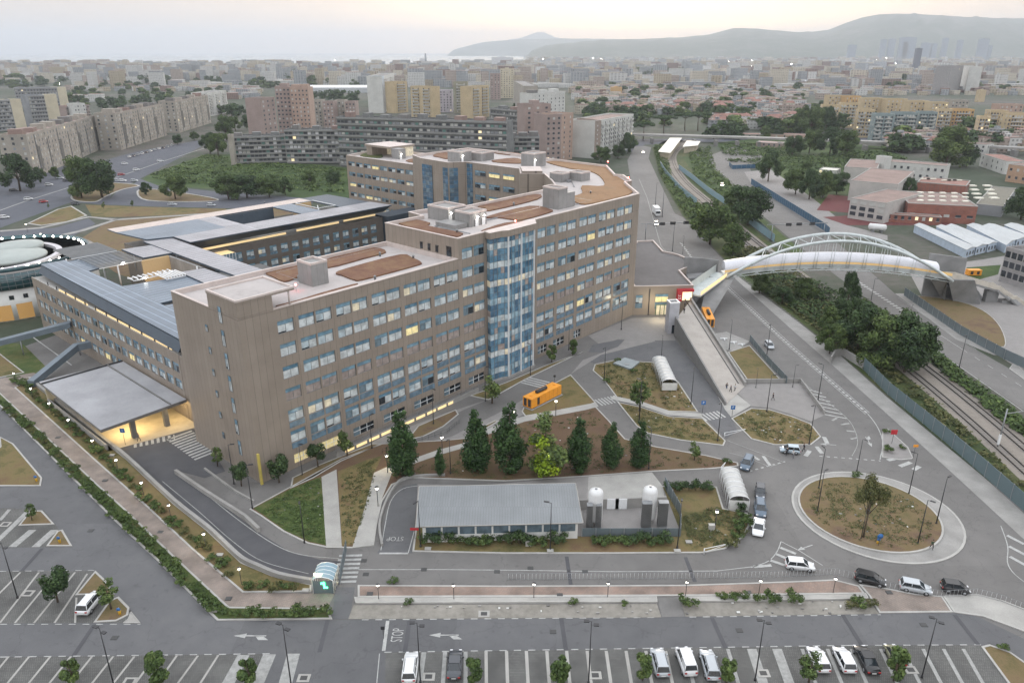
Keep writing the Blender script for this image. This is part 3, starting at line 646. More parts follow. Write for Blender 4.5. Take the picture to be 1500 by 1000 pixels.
def facade_skin(mb, s0, s1, z0, z1, rows, m, depth=.35):
    """outer skin with real openings; rows = [(zb, zt, [(sa, sb), ...])] from low to high"""
    z = z0
    for zb, zt, ws in rows:
        if zb > z: mb.box(s0, s1, 0, depth, z, zb, m)
        s = s0
        for a, b in ws:
            if a > s: mb.box(s, a, 0, depth, zb, zt, m)
            s = b
        if s < s1: mb.box(s, s1, 0, depth, zb, zt, m)
        z = zt
    if z < z1: mb.box(s0, s1, 0, depth, z, z1, m)
LT = lambda s, w, z: L(s, w, z)
def roofblock(root, poly, z0, zt, wallm=facadem, par=.9, deck=deckm, cap=capm, t=.45, names=('outer_wall', 'roof', 'parapet')):
    """walls round a plan polygon (local grid), roof deck and parapet ring"""
    ar = sum(poly[i][0]*poly[(i+1) % len(poly)][1]-poly[(i+1) % len(poly)][0]*poly[i][1] for i in range(len(poly)))
    if ar < 0: poly = poly[::-1]
    n = len(poly); inn = offset(poly, t)
    mb = MB(LT)
    mb.add([(*p, z0) for p in poly]+[(*p, zt-.12) for p in poly], [(i, (i+1) % n, n+(i+1) % n, n+i) for i in range(n)], wallm)
    mb.build(names[0], root)
    mb = MB(LT); mb.add([(*p, zt-par) for p in inn], tess(inn), deck); mb.build(names[1], root)
    oo = offset(poly, -.06); mb = MB(LT)
    V = [(*p, zt-.12) for p in oo]+[(*p, zt) for p in oo]+[(*p, zt) for p in inn]+[(*p, zt-par) for p in inn]+[(*p, zt-.12) for p in poly]
    q = lambda a, b: [(a*n+i, a*n+(i+1) % n, b*n+(i+1) % n, b*n+i) for i in range(n)]
    mb.add(V, q(0, 1)+q(1, 2)+q(2, 3)+q(4, 0), cap); mb.build(names[2], root)
def bed(root, px, z, m=bedm):
    pts = [tuple(P(u, v, z)[:2]) for u, v in px]; mb = MB(); mb.prism(smooth(pts, 3, True), z+.01, z+.3, m, bottom=False); return mb.build('roof_bed', root)
def lbox(root, name, s0, s1, w0, w1, z0, z1, m=boxm, rim=True, extra=None):
    mb = MB(LT); mb.prism([(s0, w0), (s1, w0), (s1, w1), (s0, w1)], z0, z1-(.4 if rim else 0), m)
    o = mb.build(name, root)
    if rim:
        k = MB(LT); t = .3
        for a, b, c, e in ((s0-.05, s1+.05, w0-.05, w0+t), (s0-.05, s1+.05, w1-t, w1+.05), (s0-.05, s0+t, w0+t, w1-t), (s1-t, s1+.05, w0+t, w1-t)): k.box(a, b, c, e, z1-.4, z1, capm)
        k.build('coping', o) if False else k.build('coping', root)
    return o
H = thing('hospital_building', L(0, 0), 'long brown panelled hospital block of nine storeys with rows of blue windows', 'hospital')
# front block: lower half (roof 30.3) and upper half (roof 34.5)
rnd = random.Random(11)
FA = HANG
Lw = [(6.75, 9.85), (10.85, 14.0), (14.3, 17.55), (18.6, 21.85), (22.15, 25.5), (26.6, 29.85), (30.1, 33.4), (34.4, 37.7), (38.0, 41.3), (42.3, 45.6), (45.9, 49.2), (50.4, 53.55), (53.85, 57.1)]
Rw = [(74.9, 77.9), (78.2, 81.5), (82.7, 86.0), (86.3, 89.7), (91.0, 94.3), (94.6, 98.0), (99.2, 102.5), (102.8, 106.3), (107.4, 110.8), (111.1, 114.7)]
tops = [32.1, 28.0, 23.85, 19.72, 15.6, 11.5, 7.4]; HW = 2.3
rowsA = [(tp-HW, tp, Lw) for tp in tops[:0:-1]]
grd = [(2.2, 3.9) if 0 else (0, 0)]
lowA = [(6.9, 9.9), (12.2, 17.2), (20, 25), (27.5, 33), (35.5, 41), (44, 49), (51.5, 56.5)]
rows_left = [(.9, 2.7, lowA)]+rowsA
mb = MB(frame_tf(L(0, 0), FA)); facade_skin(mb, 6.3, 49.3, -.4, 30.18, rows_left[:1]+[(a, b, [w for w in c if w[1] < 49.3]) for a, b, c in rows_left[1:]] if 0 else [(a, b, [w for w in c if w[1] < 49.31]) for a, b, c in rows_left], facadem)
facade_skin(mb, 49.3, 58, -.4, 34.38, [(.9, 2.7, [(51.5, 56.5)])]+[(tp-HW, tp, Lw[11:]) for tp in tops[::-1]], facadem)
facade_skin(mb, 74.2, 117.8, -.4, 34.38, [(.9, 2.9, [(75.5, 79), (81.5, 86), (90, 93)])]+[(tp-HW, tp, Rw) for tp in tops[::-1]], facadem)
mb.build('facade', H)
roofblock(H, [(0.0, 0), (0, 22.9), (49.3, 22.9), (49.3, 0.36), (10.5, .36), (6.3, .36), (6.3, 0)], -.4, 30.3)
mb = MB(LT); mb.box(6.3, 49.3, 0, .33, 30.18, 30.3, capm); mb.box(49.3, 58, 0, .33, 34.38, 34.5, capm); mb.box(74.2, 117.8, 0, .33, 34.38, 34.5, capm); mb.build('parapet', H)
UP = [(49.32, .36), (49.32, 23), (60, 22.6), (60.8, 28.2), (66, 27.6), (68, 23.3), (103, 23.2), (112, 24), (119, 31), (128.2, 41.4), (123.3, 47), (131, 54), (131, 78.2), (125.6, 81.6), (127, 97), (131, 106), (160, 106), (160, 93.4), (157, 64), (156, 36.9), (141.8, 24), (142.7, 21.6), (134.7, 13.4), (131.7, 13.7), (117.8, .1), (117.8, .36)]
roofblock(H, UP, -.4, 34.5)
# a slightly lower facet block beside the courtyard corner
mb = MB(LT); mb.prism([(123.8, 46.6), (128.0, 41.9), (135.5, 49), (131.3, 53.8)], 33.6, 35.2, facadem, capm); mb.build('stair_head', H)
# left end block, a floor higher than its neighbours, open roof loggia beside it
mb = MB(LT); mb.prism([(-.06, -.06), (6.3, -.06), (6.3, 9.3), (-.06, 9.3)], -.4, 33.0, facadem); mb.build('end_block', H)
mb = MB(LT); mb.prism([(-.15, -.15), (10.6, -.15), (10.6, 9.4), (-.15, 9.4)], 32.75, 33.05, facadem, deckm)
for a, b, c, e in ((-.15, 10.6, -.15, .2), (-.15, 10.6, 9.05, 9.4), (-.15, .2, .2, 9.05), (10.25, 10.6, .2, 9.05)): mb.box(a, b, c, e, 33.05, 33.35, capm)
mb.build('loggia_roof', H)
mb = MB(LT); mb.tube([L(0, 0)*0+Vector((9.6, .2, 30.3)), (9.6, .2, 32.75)], .16, capm); mb.build('loggia_column', H)
nwin = 0; extra = MB(frame_tf(L(0, 0), FA)); wins = []
for ri, tp in enumerate(tops):
    for (a, b) in Lw+Rw:
        if ri == 0 and b < 49.5: continue
        var = rnd.choice([0, 1, 2, 3, 4, 5, 10, 11, 13, 20, 12, 8, 14, 15]) if rnd.random() < .8 else rnd.choice([3, 5, 6, 7, 8, 8, 9])
        if ri == 4: var = 100+rnd.randint(0, 2) if a < 60 or rnd.random() < .7 else var
        wins.append((a, b, tp-HW, tp, var, 1.15 if ri >= 5 else 0))
for i, (a, b, c, e, var, sp_) in enumerate(wins):
    big = (a < 60)
    if nwin < 84 and big or (nwin < 84 and i % 7 == 0): window(H, L(0, 0), FA, a, b, c, e, var, sp_); nwin += 1
    else: winmesh(extra, a, b, c, e, var, .2, sp_)
o = extra.build('window', H); o['kind'] = 'stuff'
# ground-floor strip windows, some of them lit
for i, (a, b) in enumerate(lowA+[(75.5, 79), (81.5, 86), (90, 93)]):
    mb = MB(frame_tf(L(0, 0), FA)); k = 3; zt = 2.7 if a < 60 else 2.9
    for j in range(k):
        q0, q1 = a+(b-a)*j/k, a+(b-a)*(j+1)/k; m_ = (gY if i in (0, 1) else gD if (i*3+j) % 3 else gG)
        mb.add([(q0, .22, .9), (q1, .22, .9), (q1, .22, zt), (q0, .22, zt)], [(0, 1, 2, 3)], m_)
        mb.box(q0-.05, q0+.05, .12, .21, .9, zt, white)
        mb.box(q0+.05, q1-.05, .13, .2, 1.75, 1.83, white)
    mb.build('ground_floor_window', H)
# gable on the left: a column of narrow windows and a column of small ones
GA = HANG-math.pi/2; GO = L(-.06, 0)
for k in range(7):
    z1 = 31.2-k*4.12
    window(H, GO, GA, -6.1, -5.1, z1-2.9, z1, [1, 10, 3, 20, 4, 11, 5][k], name='stair_window', depth=-.04)
    if k: window(H, GO, GA, -11.5, -10.7, z1-1.6, z1-.3, [2, 0, 3, 1, 0, 4, 9][k], name='small_window', depth=-.04)
mb = MB(LT); mb.box(-.25, .12, -.55, -.12, -.4, 6.0, mat('lit_edge_yellow', (.5, .4, .1), .6)); mb.build('lit_edge_strip', H)  # narrow box coloured as the yellow light along the corner edge
# curtain wall bay
mb = MB(LT); fins = []
plan = [(57.9, .0), (57.4, -1.3), (60.4, -1.7), (61.8, -2.5), (66.4, -2.5), (71.0, -2.5), (71.9, -1.5), (74.0, 0)]
blues = [glassmat('curtain_a', (.07, .15, .235), .1), glassmat('curtain_b', (.11, .225, .32), .1), glassmat('curtain_c', (.17, .29, .38), .12), glassmat('curtain_d', (.25, .37, .44), .15), gK]
rb = random.Random(4)
for (a, b) in zip(plan, plan[1:]):
    ln = math.dist(a, b); n = max(1, round(ln/1.05))
    for j in range(n):
        p0 = tuple(a[c]+(b[c]-a[c])*j/n for c in range(2)); p1 = tuple(a[c]+(b[c]-a[c])*(j+1)/n for c in range(2))
        z = 0.5
        k = 0
        while z < 32.9:
            fl = (z-.5) % 4.12; hh = 1.37; z2 = min(33.1, z+hh)
            if k % 3 == 1: m_ = rb.choice([gP, gP2, gP, blues[3], blues[3]]) if k not in (4, 16) else rb.choice([gY2, gP2, gP2])
            else: m_ = rb.choice([blues[0], blues[0], blues[1], blues[1], blues[2]]) if rb.random() < .93 else blues[4]
            mb.add([(*p0, z), (*p1, z), (*p1, z2), (*p0, z2)], [(0, 1, 2, 3)], m_); z = z2; k += 1
mb.build('curtain_wall', H)
mb = MB(LT)
for (a, b) in zip(plan, plan[1:]):
    ln = math.dist(a, b); n = max(1, round(ln/1.05)); d = ((b[0]-a[0])/ln, (b[1]-a[1])/ln); nn = (d[1], -d[0])
    for j in range(1, n):
        c = (a[0]+d[0]*ln*j/n, a[1]+d[1]*ln*j/n)
        mb.prism([(c[0]-d[0]*.03, c[1]-d[1]*.03), (c[0]+nn[0]*.07-d[0]*.03, c[1]+nn[1]*.07-d[1]*.03), (c[0]+nn[0]*.07+d[0]*.03, c[1]+nn[1]*.07+d[1]*.03), (c[0]+d[0]*.03, c[1]+d[1]*.03)], .5, 33, frame)
for z in [.5+1.37*i for i in range(24)]:
    for (a, b) in zip(plan[1:], plan[2:-1]):
        ln = math.dist(a, b); d = ((b[0]-a[0])/ln, (b[1]-a[1])/ln); nn = (d[1], -d[0])
        mb.add([(a[0]+nn[0]*.05, a[1]+nn[1]*.05, z-.03), (b[0]+nn[0]*.05, b[1]+nn[1]*.05, z-.03), (b[0]+nn[0]*.05, b[1]+nn[1]*.05, z+.03), (a[0]+nn[0]*.05, a[1]+nn[1]*.05, z+.03)], [(0, 1, 2, 3)], frame)
mb.build('glazing_bars', H)
for c in ((61.8, -2.6), (66.1, -2.6), (70.5, -2.6)):
    mb = MB(LT); mb.box(c[0]-.08, c[0]+.08, c[1]-.25, c[1]+.1, .2, 33.1, white); mb.build('fin', H)
mb = MB(LT); mb.prism([(57.3, .3), (57.1, -1.6), (60.4, -2.0), (61.7, -2.8), (71.1, -2.8), (72.2, -1.6), (74.4, .3)], 33.1, 34.5, facadem, capm); mb.build('bay_parapet', H)
mb = MB(LT); mb.prism([(57.3, .3), (57.1, -1.6), (60.4, -2.0), (61.7, -2.9), (71.1, -2.9), (72.2, -1.6), (74.4, .3)], 0, .5, concrete); mb.build('plinth', H)
c4 = lambda x, y: (380+x/6.25, 260+y/6.25)
bed(H, [c4(*p) for p in [(700, 880), (860, 825), (1290, 715), (1400, 745), (1480, 785), (1430, 815), (960, 940), (870, 945), (760, 905)]], 29.4)
bed(H, [c4(*p) for p in [(605, 765), (800, 705), (1040, 650), (1160, 690), (960, 748), (620, 835)]], 29.4)
bed(H, [c4(*p) for p in [(60, 880), (200, 840), (350, 815), (375, 900), (330, 930), (230, 960), (120, 915)]], 29.4)
bed(H, [(438, 441), (470, 431), (518, 418), (519, 420), (460, 440), (426, 449), (404, 450)], 29.4)
c3 = lambda x, y: (540+x/5, 280+y/5)
bed(H, [c3(*p) for p in [(215, 240), (330, 215), (450, 240), (440, 262), (670, 310), (680, 325), (640, 338), (420, 300)]], 33.6)
bed(H, [c3(*p) for p in [(860, 195), (1180, 115), (1330, 140), (1330, 160), (1130, 215), (1060, 215), (960, 200)]], 33.6)
bed(H, [c3(*p) for p in [(820, 110), (1220, 30), (1235, 65), (880, 150), (860, 130)]], 33.6)
bed(H, [c3(*p) for p in [(830, 295), (1000, 240), (1190, 225), (1190, 238), (980, 290), (870, 292)]], 33.6)
c7 = lambda x, y: (720+x/6.25, 190+y/6.25)
bed(H, [c7(*p) for p in [(700, 630), (830, 590), (830, 520), (1030, 520), (990, 430), (880, 380), (720, 360), (500, 300), (700, 300), (1050, 350), (1140, 430), (1220, 480), (1290, 580), (1100, 640), (860, 690), (760, 665)]], 33.6, bedr)
bed(H, [c7(*p) for p in [(0, 290), (200, 265), (300, 290), (290, 312), (120, 310)]], 33.6)
bed(H, [c7(*p) for p in [(0, 200), (100, 205), (300, 230), (290, 245), (60, 225)]], 33.6)
e5 = lambda x, y: (500+x/6.25, 190+y/6.25)
bed(H, [e5(*p) for p in [(840, 240), (970, 200), (975, 270), (900, 258)]], 33.6)
lbox(H, 'lift_housing', 19.6, 23.2, 8.2, 12.6, 29.4, 33.9)
lbox(H, 'lift_housing', 61.5, 67.2, 15.4, 22.2, 33.6, 36.9); lbox(H, 'lift_housing', 61.0, 66.4, 8.0, 12.7, 33.6, 36.9)
lbox(H, 'roof_plinth', 57, 60.9, 8.6, 14.8, 33.6, 34.6, boxm, False)
lbox(H, 'stair_tower', 89.5, 92.9, 5.4, 10.5, 33.6, 38.9); lbox(H, 'stair_tower', 92.9, 96, 5.4, 10.5, 33.6, 37.3, boxm, False)
lbox(H, 'lift_housing', 122.2, 126, 29.8, 34.4, 33.6, 36.3); lbox(H, 'lift_housing', 127.3, 131.6, 26.3, 31, 33.6, 36.3)
lbox(H, 'stair_tower', 140, 146.5, 55.5, 61, 33.6, 38.2); lbox(H, 'lift_housing', 131.8, 138, 82.5, 88.2, 33.6, 37.4); lbox(H, 'lift_housing', 139.4, 146, 79, 84, 33.6, 36.6)
for (s, w, z) in ((62, 15.2, 35.2), (65.2, 7.8, 35.2), (63, 7.8, 35.2), (140.3, 55.3, 35.6), (133.2, 82.3, 35.4), (144.8, 128.8, 31)):
    mb = MB(LT); mb.box(s-.5, s+.5, w-.06, w-.01, z-1.6, z+.1, white); mb.build('roof_door', H)
    mb = MB(LT); mb.lathe([(.0, -.12), (.28, 0), (.0, .22)], whiteglow, 8, (s, w-.35, z+.55)); mb.build('wall_lamp', H)
for (s, w, z) in ((16.2, 8.4, 29.4), (68.7, 1.4, 33.6), (156, 36.6, 34.5), (131.9, 12.9, 34.5)):
    mb = MB(LT); mb.tube([(s, w, z), (s, w, z+1.0)], .05, greymetal, 5); mb.lathe([(.04, 0), (.2, .12), (.14, .36), (0, .42)], redglow, 8, (s, w, z+1.0)); mb.build('beacon', H)
for k, pts in enumerate(([(20, 13, 29.6), (20, 21, 29.6), (46, 21, 29.6)], [(66.5, 10, 33.8), (88, 10, 33.8)], [(96, 6, 33.8), (104, 6, 33.8), (104, 20, 33.8)], [(62, 14, 33.9), (56, 14, 33.9), (56, 3, 33.9)], [(133, 88, 33.8), (133, 70, 33.8)], [(126, 29, 33.8), (118, 22, 33.8)])):
    mb = MB(LT); mb.tube(pts, .12, greymetal, 6); mb.build('roof_pipe', H)
for (s, w, z) in ((64.5, 12.9, 33.6), (66, 13.1, 33.6), (124, 28.5, 33.6), (94.5, 11.2, 33.6), (21, 14, 29.4), (135, 89, 33.6)):
    mb = MB(LT); mb.box(s-.55, s+.55, w-.4, w+.4, z, z+.9, greymetal); mb.lathe([(.32, .9), (.32, .96), (0, .97)], darkmetal, 10, (s, w, z)); mb.build('air_unit', H)
for (s, w, z) in ((42, 16.2, 29.4), (45, 9, 29.4), (30, 3, 29.4), (55, 6, 33.6), (98, 7, 33.6), (70, 20, 33.6), (86, 17, 33.6), (112, 12, 33.6)):
    mb = MB(LT); mb.lathe([(.22, 0), (.22, .7), (.32, .75), (.1, 1.0)], greymetal, 8, (s, w, z)); mb.build('roof_vent', H)
mb = MB(frame_tf(L(49.3, 0), GA))
for k, x in enumerate((-6.2, -8.6, -11.0)): mb.box(x-.55, x+.25, -.06, .02, 30.6, 31.9, gD); mb.box(x-.55, x+.45, -.07, .0, 31.95, 32.1, darkmetal)
mb.build('small_window', H)
mb = MB(frame_tf(L(49.3, 0), GA)); mb.box(-3.4, -2.0, -.07, .02, 29.5, 32.3, gD); mb.box(-3.5, -1.9, -.09, -.07, 32.3, 32.45, darkmetal); mb.build('roof_door', H)
# rear wing, one storey lower
RW = [(134, 106), (134, 150.5), (150, 156), (160, 150), (160, 106)]
R_ = thing('hospital_rear_wing', L(134, 106), 'lower rear wing of the brown hospital with three bands of small dark windows', 'hospital wing')
roofblock(R_, [(134.36, 97.3), (134.36, 150.5), (150, 156), (160, 150), (160, 106), (131, 106)] if 0 else [(134.36, 106.1), (134.36, 150.5), (150, 156), (160, 150), (160, 106.1)], -.4, 30.3)
RA = GA; RO = L(134, 0)
rw_ = [(-149.3+i*5.05, -149.3+i*5.05+4.2) for i in range(8)]
rr = [(tp-1.7, tp, rw_) for tp in (7.4, 11.5, 15.6, 19.72, 23.85, 28)]
mb = MB(frame_tf(RO, RA)); facade_skin(mb, -150.5, -106.1, -.4, 30.3, rr, facadem); mb.build('facade', R_)
for tp in (11.5, 15.6, 19.72, 23.85, 28):
    for (a, b) in rw_: window(R_, RO, RA, a, b, tp-1.7, tp, rnd.choice([9, 9, 6, 5, 6, 9, 7 if rnd.random() < .5 else 9, 8]))
bed(R_, [e5(*p) for p in [(170, 240), (300, 205), (360, 225), (380, 250), (330, 262)]], 29.4, greengrass); bed(R_, [e5(*p) for p in [(590, 290), (700, 262), (725, 270), (725, 310)]], 29.4, bedm)
lbox(R_, 'lift_housing', 144.3, 148, 129.5, 134, 29.4, 33.4, boxm, False)
mb = MB(LT); mb.prism([(143.5, 134), (157, 134), (157, 150), (143.5, 150)], 33.2, 34, facadem, capm); mb.prism([(144, 146), (157, 146), (157, 149.5), (144, 149.5)], 29.4, 33.2, facadem); mb.prism([(152, 134.5), (156.5, 134.5), (156.5, 146), (152, 146)], 29.4, 33.2, gY2); mb.build('penthouse', R_)
# rear part of the main block: windows towards the courtyard, blue stair glazing
for (s, wa, wb, z) in ((130.9, 56, 61, 0), (130.9, 62.5, 67.5, 0), (130.9, 69, 74, 0)):
    for tp in (15.6, 19.72, 23.85, 28, 32.1): window(H, L(s-.02, 0), GA, -wb, -wa, tp-1.8, tp, rnd.choice([7, 8, 9, 5, 9, 8, 6]), name='courtyard_window', depth=-.05)
gSt = glassmat('stair_glass', (.07, .12, .17), .12)
def glassstrip(s0, w0, s1, w1, z0, z1, n):
    mb = MB(LT); r = random.Random(int(s0*7+w0))
    z = z0
    while z < z1:
        for j in range(n):
            a = (s0+(s1-s0)*j/n, w0+(w1-w0)*j/n); b = (s0+(s1-s0)*(j+1)/n, w0+(w1-w0)*(j+1)/n)
            mb.add([(*a, z), (*b, z), (*b, z+1.3), (*a, z+1.3)], [(0, 1, 2, 3)], r.choice([gSt, gSt, blues[0], gG])); mb.add([(*a, z+1.3), (*b, z+1.3), (*b, z+1.4), (*a, z+1.4)], [(0, 1, 2, 3)], frame)
        z += 1.4
    mb.build('stair_glazing', H)
glassstrip(126.9, 96.5, 126.2, 90.5, 6, 31.5, 3); glassstrip(125.7, 84.6, 125.55, 81.9, 6, 31.5, 2); glassstrip(125.8, 81.4, 128.4, 79.8, 6, 31.5, 2); glassstrip(130.9, 78, 130.9, 75.2, 6, 33.4, 2)
# entrance annex at the right-hand end
AN = thing('entrance_annex', L(117.9, 0), 'low entrance annex with grey curved roof at the right end of the hospital', 'annex')
pa = [(117.9, 0), (129.9, -12), (141, -1.3), (145.5, -1.2)]+smooth([(145.5, -1.2), (149.3, -.2), (154, 3.1), (157.0, 7.5), (157.9, 11), (157.9, 14.3)], 4)[1:]+[(168.9, 24.8), (164.3, 28.6), (142.7, 21.6), (134.7, 13.4), (131.7, 13.7), (118.2, .2)]
annexdeck = groundmat('annex_roof', [(.3, (.12, .115, .115)), (.7, (.19, .18, .18))], .08, .5, 4, .1)
roofblock(AN, pa, -.4, 8.6, par=.5, deck=annexdeck)
E1 = HANG-math.pi/4   # front of the annex runs along (12,-12)
AO = L(117.9, 0)
window(AN, AO, E1, .6, 2.6, 3.6, 6.0, 3, 1.5, depth=-.1); window(AN, AO, E1, 6.2, 9.9, 3.8, 6.2, 7, 2.0, depth=-.1)
mb = MB(frame_tf(AO, E1)); mb.box(6.6, 10.2, -.12, -.02, -.2, 2.9, gY2)
for x in (6.6, 7.8, 9.0, 10.2): mb.box(x-.1, x+.1, -.2, -.12, -.2, 3, mat('green_frame', (.05, .12, .06), .5))
mb.box(6.6, 10.2, -.2, -.12, 2.9, 3.1, MATS['green_frame']); mb.build('glass_door', AN)
mb = MB(frame_tf(AO, E1)); mb.box(12.2, 16.9, -1.2, -.02, 7.0, 7.7, red); mb.box(12.2, 13.6, -1.2, -.02, 4.2, 7.0, red); mb.build('red_portal', AN)
mb = MB(frame_tf(AO, E1)); mb.box(13.6, 16.7, -.1, -.02, 4.2, 7.0, glow('entrance_light', (1, .8, .5), .5)); mb.build('entrance_opening', AN)
mb = MB(frame_tf(AO, E1)); mb.lathe([(0, 0), (.3, .0), (.3, .05), (0, .05)], white, 10, (0, 0, 0)); mb.v = []; mb.f = []; mb.m = []; mb.sm = []
for dz in (0, .75):
    mb.box(12.5, 13.25, -1.26, -1.21, 5.0+dz, 5.12+dz, white); mb.box(12.5, 12.62, -1.26, -1.21, 5.12+dz, 5.45+dz, white); mb.box(13.1, 13.25, -1.26, -1.21, 5.12+dz, 5.35+dz, white)
mb.build('wall_sign', AN)
mb = MB(frame_tf(AO, E1)); mb.tube([(4.5, -.25, 0), (4.5, -.25, 7.8)], .1, darkmetal, 6); mb.build('downpipe', AN)
# lift shaft in front of the entrance
LS = thing('lift_shaft', L(106.5, -15.5), 'pale grey concrete lift shaft standing in front of the annex entrance', 'lift shaft')
a_ = P(985, 491)
mb = MB(frame_tf(P(978, 489), math.radians(8))); mb.box(0, 2.7, 0, 2.6, 0, 8.4, mat('pale_panel', (.42, .42, .45), .6)); mb.build('shaft', LS)
mb = MB(frame_tf(P(978, 489), math.radians(8)))
for q in ((-.05, 2.75, -.05, .3), (-.05, 2.75, 2.3, 2.65), (-.05, .3, .3, 2.3), (2.4, 2.75, .3, 2.3)): mb.box(*q, 8.4, 8.75, white)
mb.box(.3, 2.4, .3, 2.3, 8.4, 8.45, gD); mb.build('shaft_rim', LS)
mb = MB(frame_tf(P(978, 489), math.radians(8))); mb.box(1.0, 2.1, -.06, -.01, .1, 2.4, gD); mb.build('lift_door', LS)
# pedestrian ramp: a long wedge between parapets
RP = thing('entrance_ramp', P(1063, 590), 'long pale concrete ramp with parapets climbing to the red entrance portal', 'ramp')
zt0 = 4.2
La, Lb = P(993, 461, 5.0), P(1063, 590, .6); Ra, Rb = P(1012, 436, 5.0), P(1092, 560, 1.0)
La = P(990, 464, 5.0)
mb = MB(); mb.add([(La.x, La.y, zt0), (Lb.x, Lb.y, .12), (Rb.x, Rb.y, .12), (Ra.x, Ra.y, zt0)], [(0, 1, 2, 3)], mat('ramp_deck', (.36, .33, .3), .85, scale=.4)); mb.build('ramp_deck', RP)
mb = MB(); wallstrip(mb, [La, Lb], [0, 0], [5.1, .9], .35, mat('ramp_wall', (.2, .195, .19), .85)); mb.build('parapet', RP)
mb = MB(); wallstrip(mb, [Ra, Rb], [0, 0], [5.1, 1.1], .5, concrete); mb.build('parapet', RP)
mb = MB(); wallstrip(mb, [Ra+Vector((-1.6, .3, 0)), Rb+Vector((-1.3, .8, 0))], [4.3, .2], [4.7, .5], .18, darkmetal); mb.build('drain_rail', RP)
# long covered moat rail and light strip at the foot of the facade
MO = thing('light_well', L(12, -3), 'sunken strip with glass railing and lit windows along the foot of the long facade', 'light well')
mb = MB(LT); mb.box(14, 52, -2.6, -2.4, 0, 1.0, concrete); mb.box(14, 52, -2.4, -.05, -.3, .03, concrete_dk)
mb.build('well_wall', MO)
mb = MB(LT); mb.box(16, 44, -2.68, -2.61, .2, .75, glow('strip_light', (.8, .6, .3), .35)); 
for i in range(9): mb.box(18+i*3, 18.5+i*3, -2.7, -2.6, .15, .8, concrete_dk)
mb.build('lit_strip', MO)
mb = MB(LT); mb.box(14, 52, -2.53, -2.47, 1.9, 1.98, greymetal)
for i in range(20): mb.box(14+i*2, 14.06+i*2, -2.53, -2.47, 1.0, 1.9, greymetal)
mb.build('railing', MO)
# ================================================================ low metal-roofed wings, round pavilion, covered yard
def seamroof(name, c1, c2, ang, w):
    m, t, b = newmat(name); v = rotvec(t, ang)
    br = N(t, 'ShaderNodeTexBrick'); br.offset = 0; t.links.new(v, br.inputs['Vector']); br.inputs['Scale'].default_value = 1
    br.inputs['Color1'].default_value = (*c1, 1); br.inputs['Color2'].default_value = (*c2, 1); br.inputs['Mortar'].default_value = (*[x*2.3 for x in c1], 1)
    br.inputs['Brick Width'].default_value = w; br.inputs['Row Height'].default_value = 1.9; br.inputs['Mortar Size'].default_value = .1; br.inputs['Mortar Smooth'].default_value = .4
    d = ramp(t, noise(t, .15, 4, posn(t)), [(.35, (.8,)*3), (.65, (1, 1, 1))])
    t.links.new(mixc(t, 1.0, br.outputs['Color'], d, 'MULTIPLY'), b.inputs['Base Color']); b.inputs['Roughness'].default_value = .45; b.inputs['Metallic'].default_value = .35
    bump(t, b, br.outputs['Fac'], .4, .08); MATS[name] = m; return m
roofU = seamroof('seam_roof_blue', (.14, .175, .22), (.165, .2, .245), HANG, 60)
roofP = seamroof('seam_roof_pale', (.27, .27, .29), (.31, .30, .325), HANG, 40)
roofW = seamroof('seam_roof_grey', (.22, .25, .31), (.25, .28, .34), HANG+math.pi/2, 4.2)
roofU2 = seamroof('seam_roof_long', (.14, .175, .22), (.165, .2, .245), HANG+math.pi/2, 60)
fascia = mat('blue_fascia', (.055, .075, .10), .5, .2)
litwall = glow('lit_terrace', (.7, .52, .27), .32)
W = thing('hospital_low_wings', L(3.5, 32.8), 'low wings with blue grey metal roofs in a square west of the tall block', 'hospital wing')
# wing one: along W at s 3.5 .. 12.5
WF = GA; WO = L(3.5, 0)
wl = [(-113+i*3.65, -113+i*3.65+2.9) for i in range(22)]
mb = MB(frame_tf(WO, WF)); facade_skin(mb, -115, -32.8, -.4, 14.2, [(zt-2.1, zt, wl) for zt in (4.6, 8.4, 12.0)], facadem, .3); mb.build('facade', W)
mb = MB(LT); mb.prism([(3.8, 32.8), (15, 32.8), (15, 113), (3.8, 115)], -.4, 14.0, facadem, concrete); mb.build('inner_block', W)
rw2 = random.Random(9); k = 0
for zt in (12.0, 8.4, 4.6):
    for a, b in wl:
        if k < 60: window(W, WO, WF, a, b, zt-2.1, zt, rw2.choice([5, 3, 9, 4, 15, 5, 7 if rw2.random() < .25 else 5, 9]), depth=.18); k += 1
mb = MB(LT); mb.prism([(3.5, 32.8), (4.2, 32.8), (4.2, 112), (3.5, 112)], 14.2, 14.26, concrete_lt); mb.build('parapet', W)
def canopy(name, pts, z, th, m, side=fascia):
    mb = MB(LT); mb.prism(pts, z-th, z, side, m); return mb.build(name, W)
canopy('roof', [(4.2, 31.3), (12.0, 33), (12.0, 114), (6.1, 114)], 17.3, .35, roofU2)
mb = MB(LT)  # sloping fascia below the eaves
mb.add([(4.3, 31.4, 16.95), (6.2, 114, 16.95), (5.2, 114, 15.1), (3.2, 31.8, 15.0)], [(0, 1, 2, 3)], fascia); mb.add([(4.3, 31.4, 16.95), (3.2, 31.8, 15.0), (11.8, 33, 15.2), (12.0, 33, 16.95)], [(0, 1, 2, 3)], gD)
mb.build('sloped_fascia', W)
mb = MB(LT); mb.box(3.75, 3.85, 36, 74, 14.27, 14.68, litwall); mb.box(3.75, 3.85, 78, 96, 14.27, 14.7, litwall); mb.build('lit_terrace', W)
for i in range(12):
    mb = MB(LT); mb.box(3.6, 3.74, 37+i*6, 37.4+i*6, 14.26, 15.1, darkmetal); mb.build('terrace_post', W)
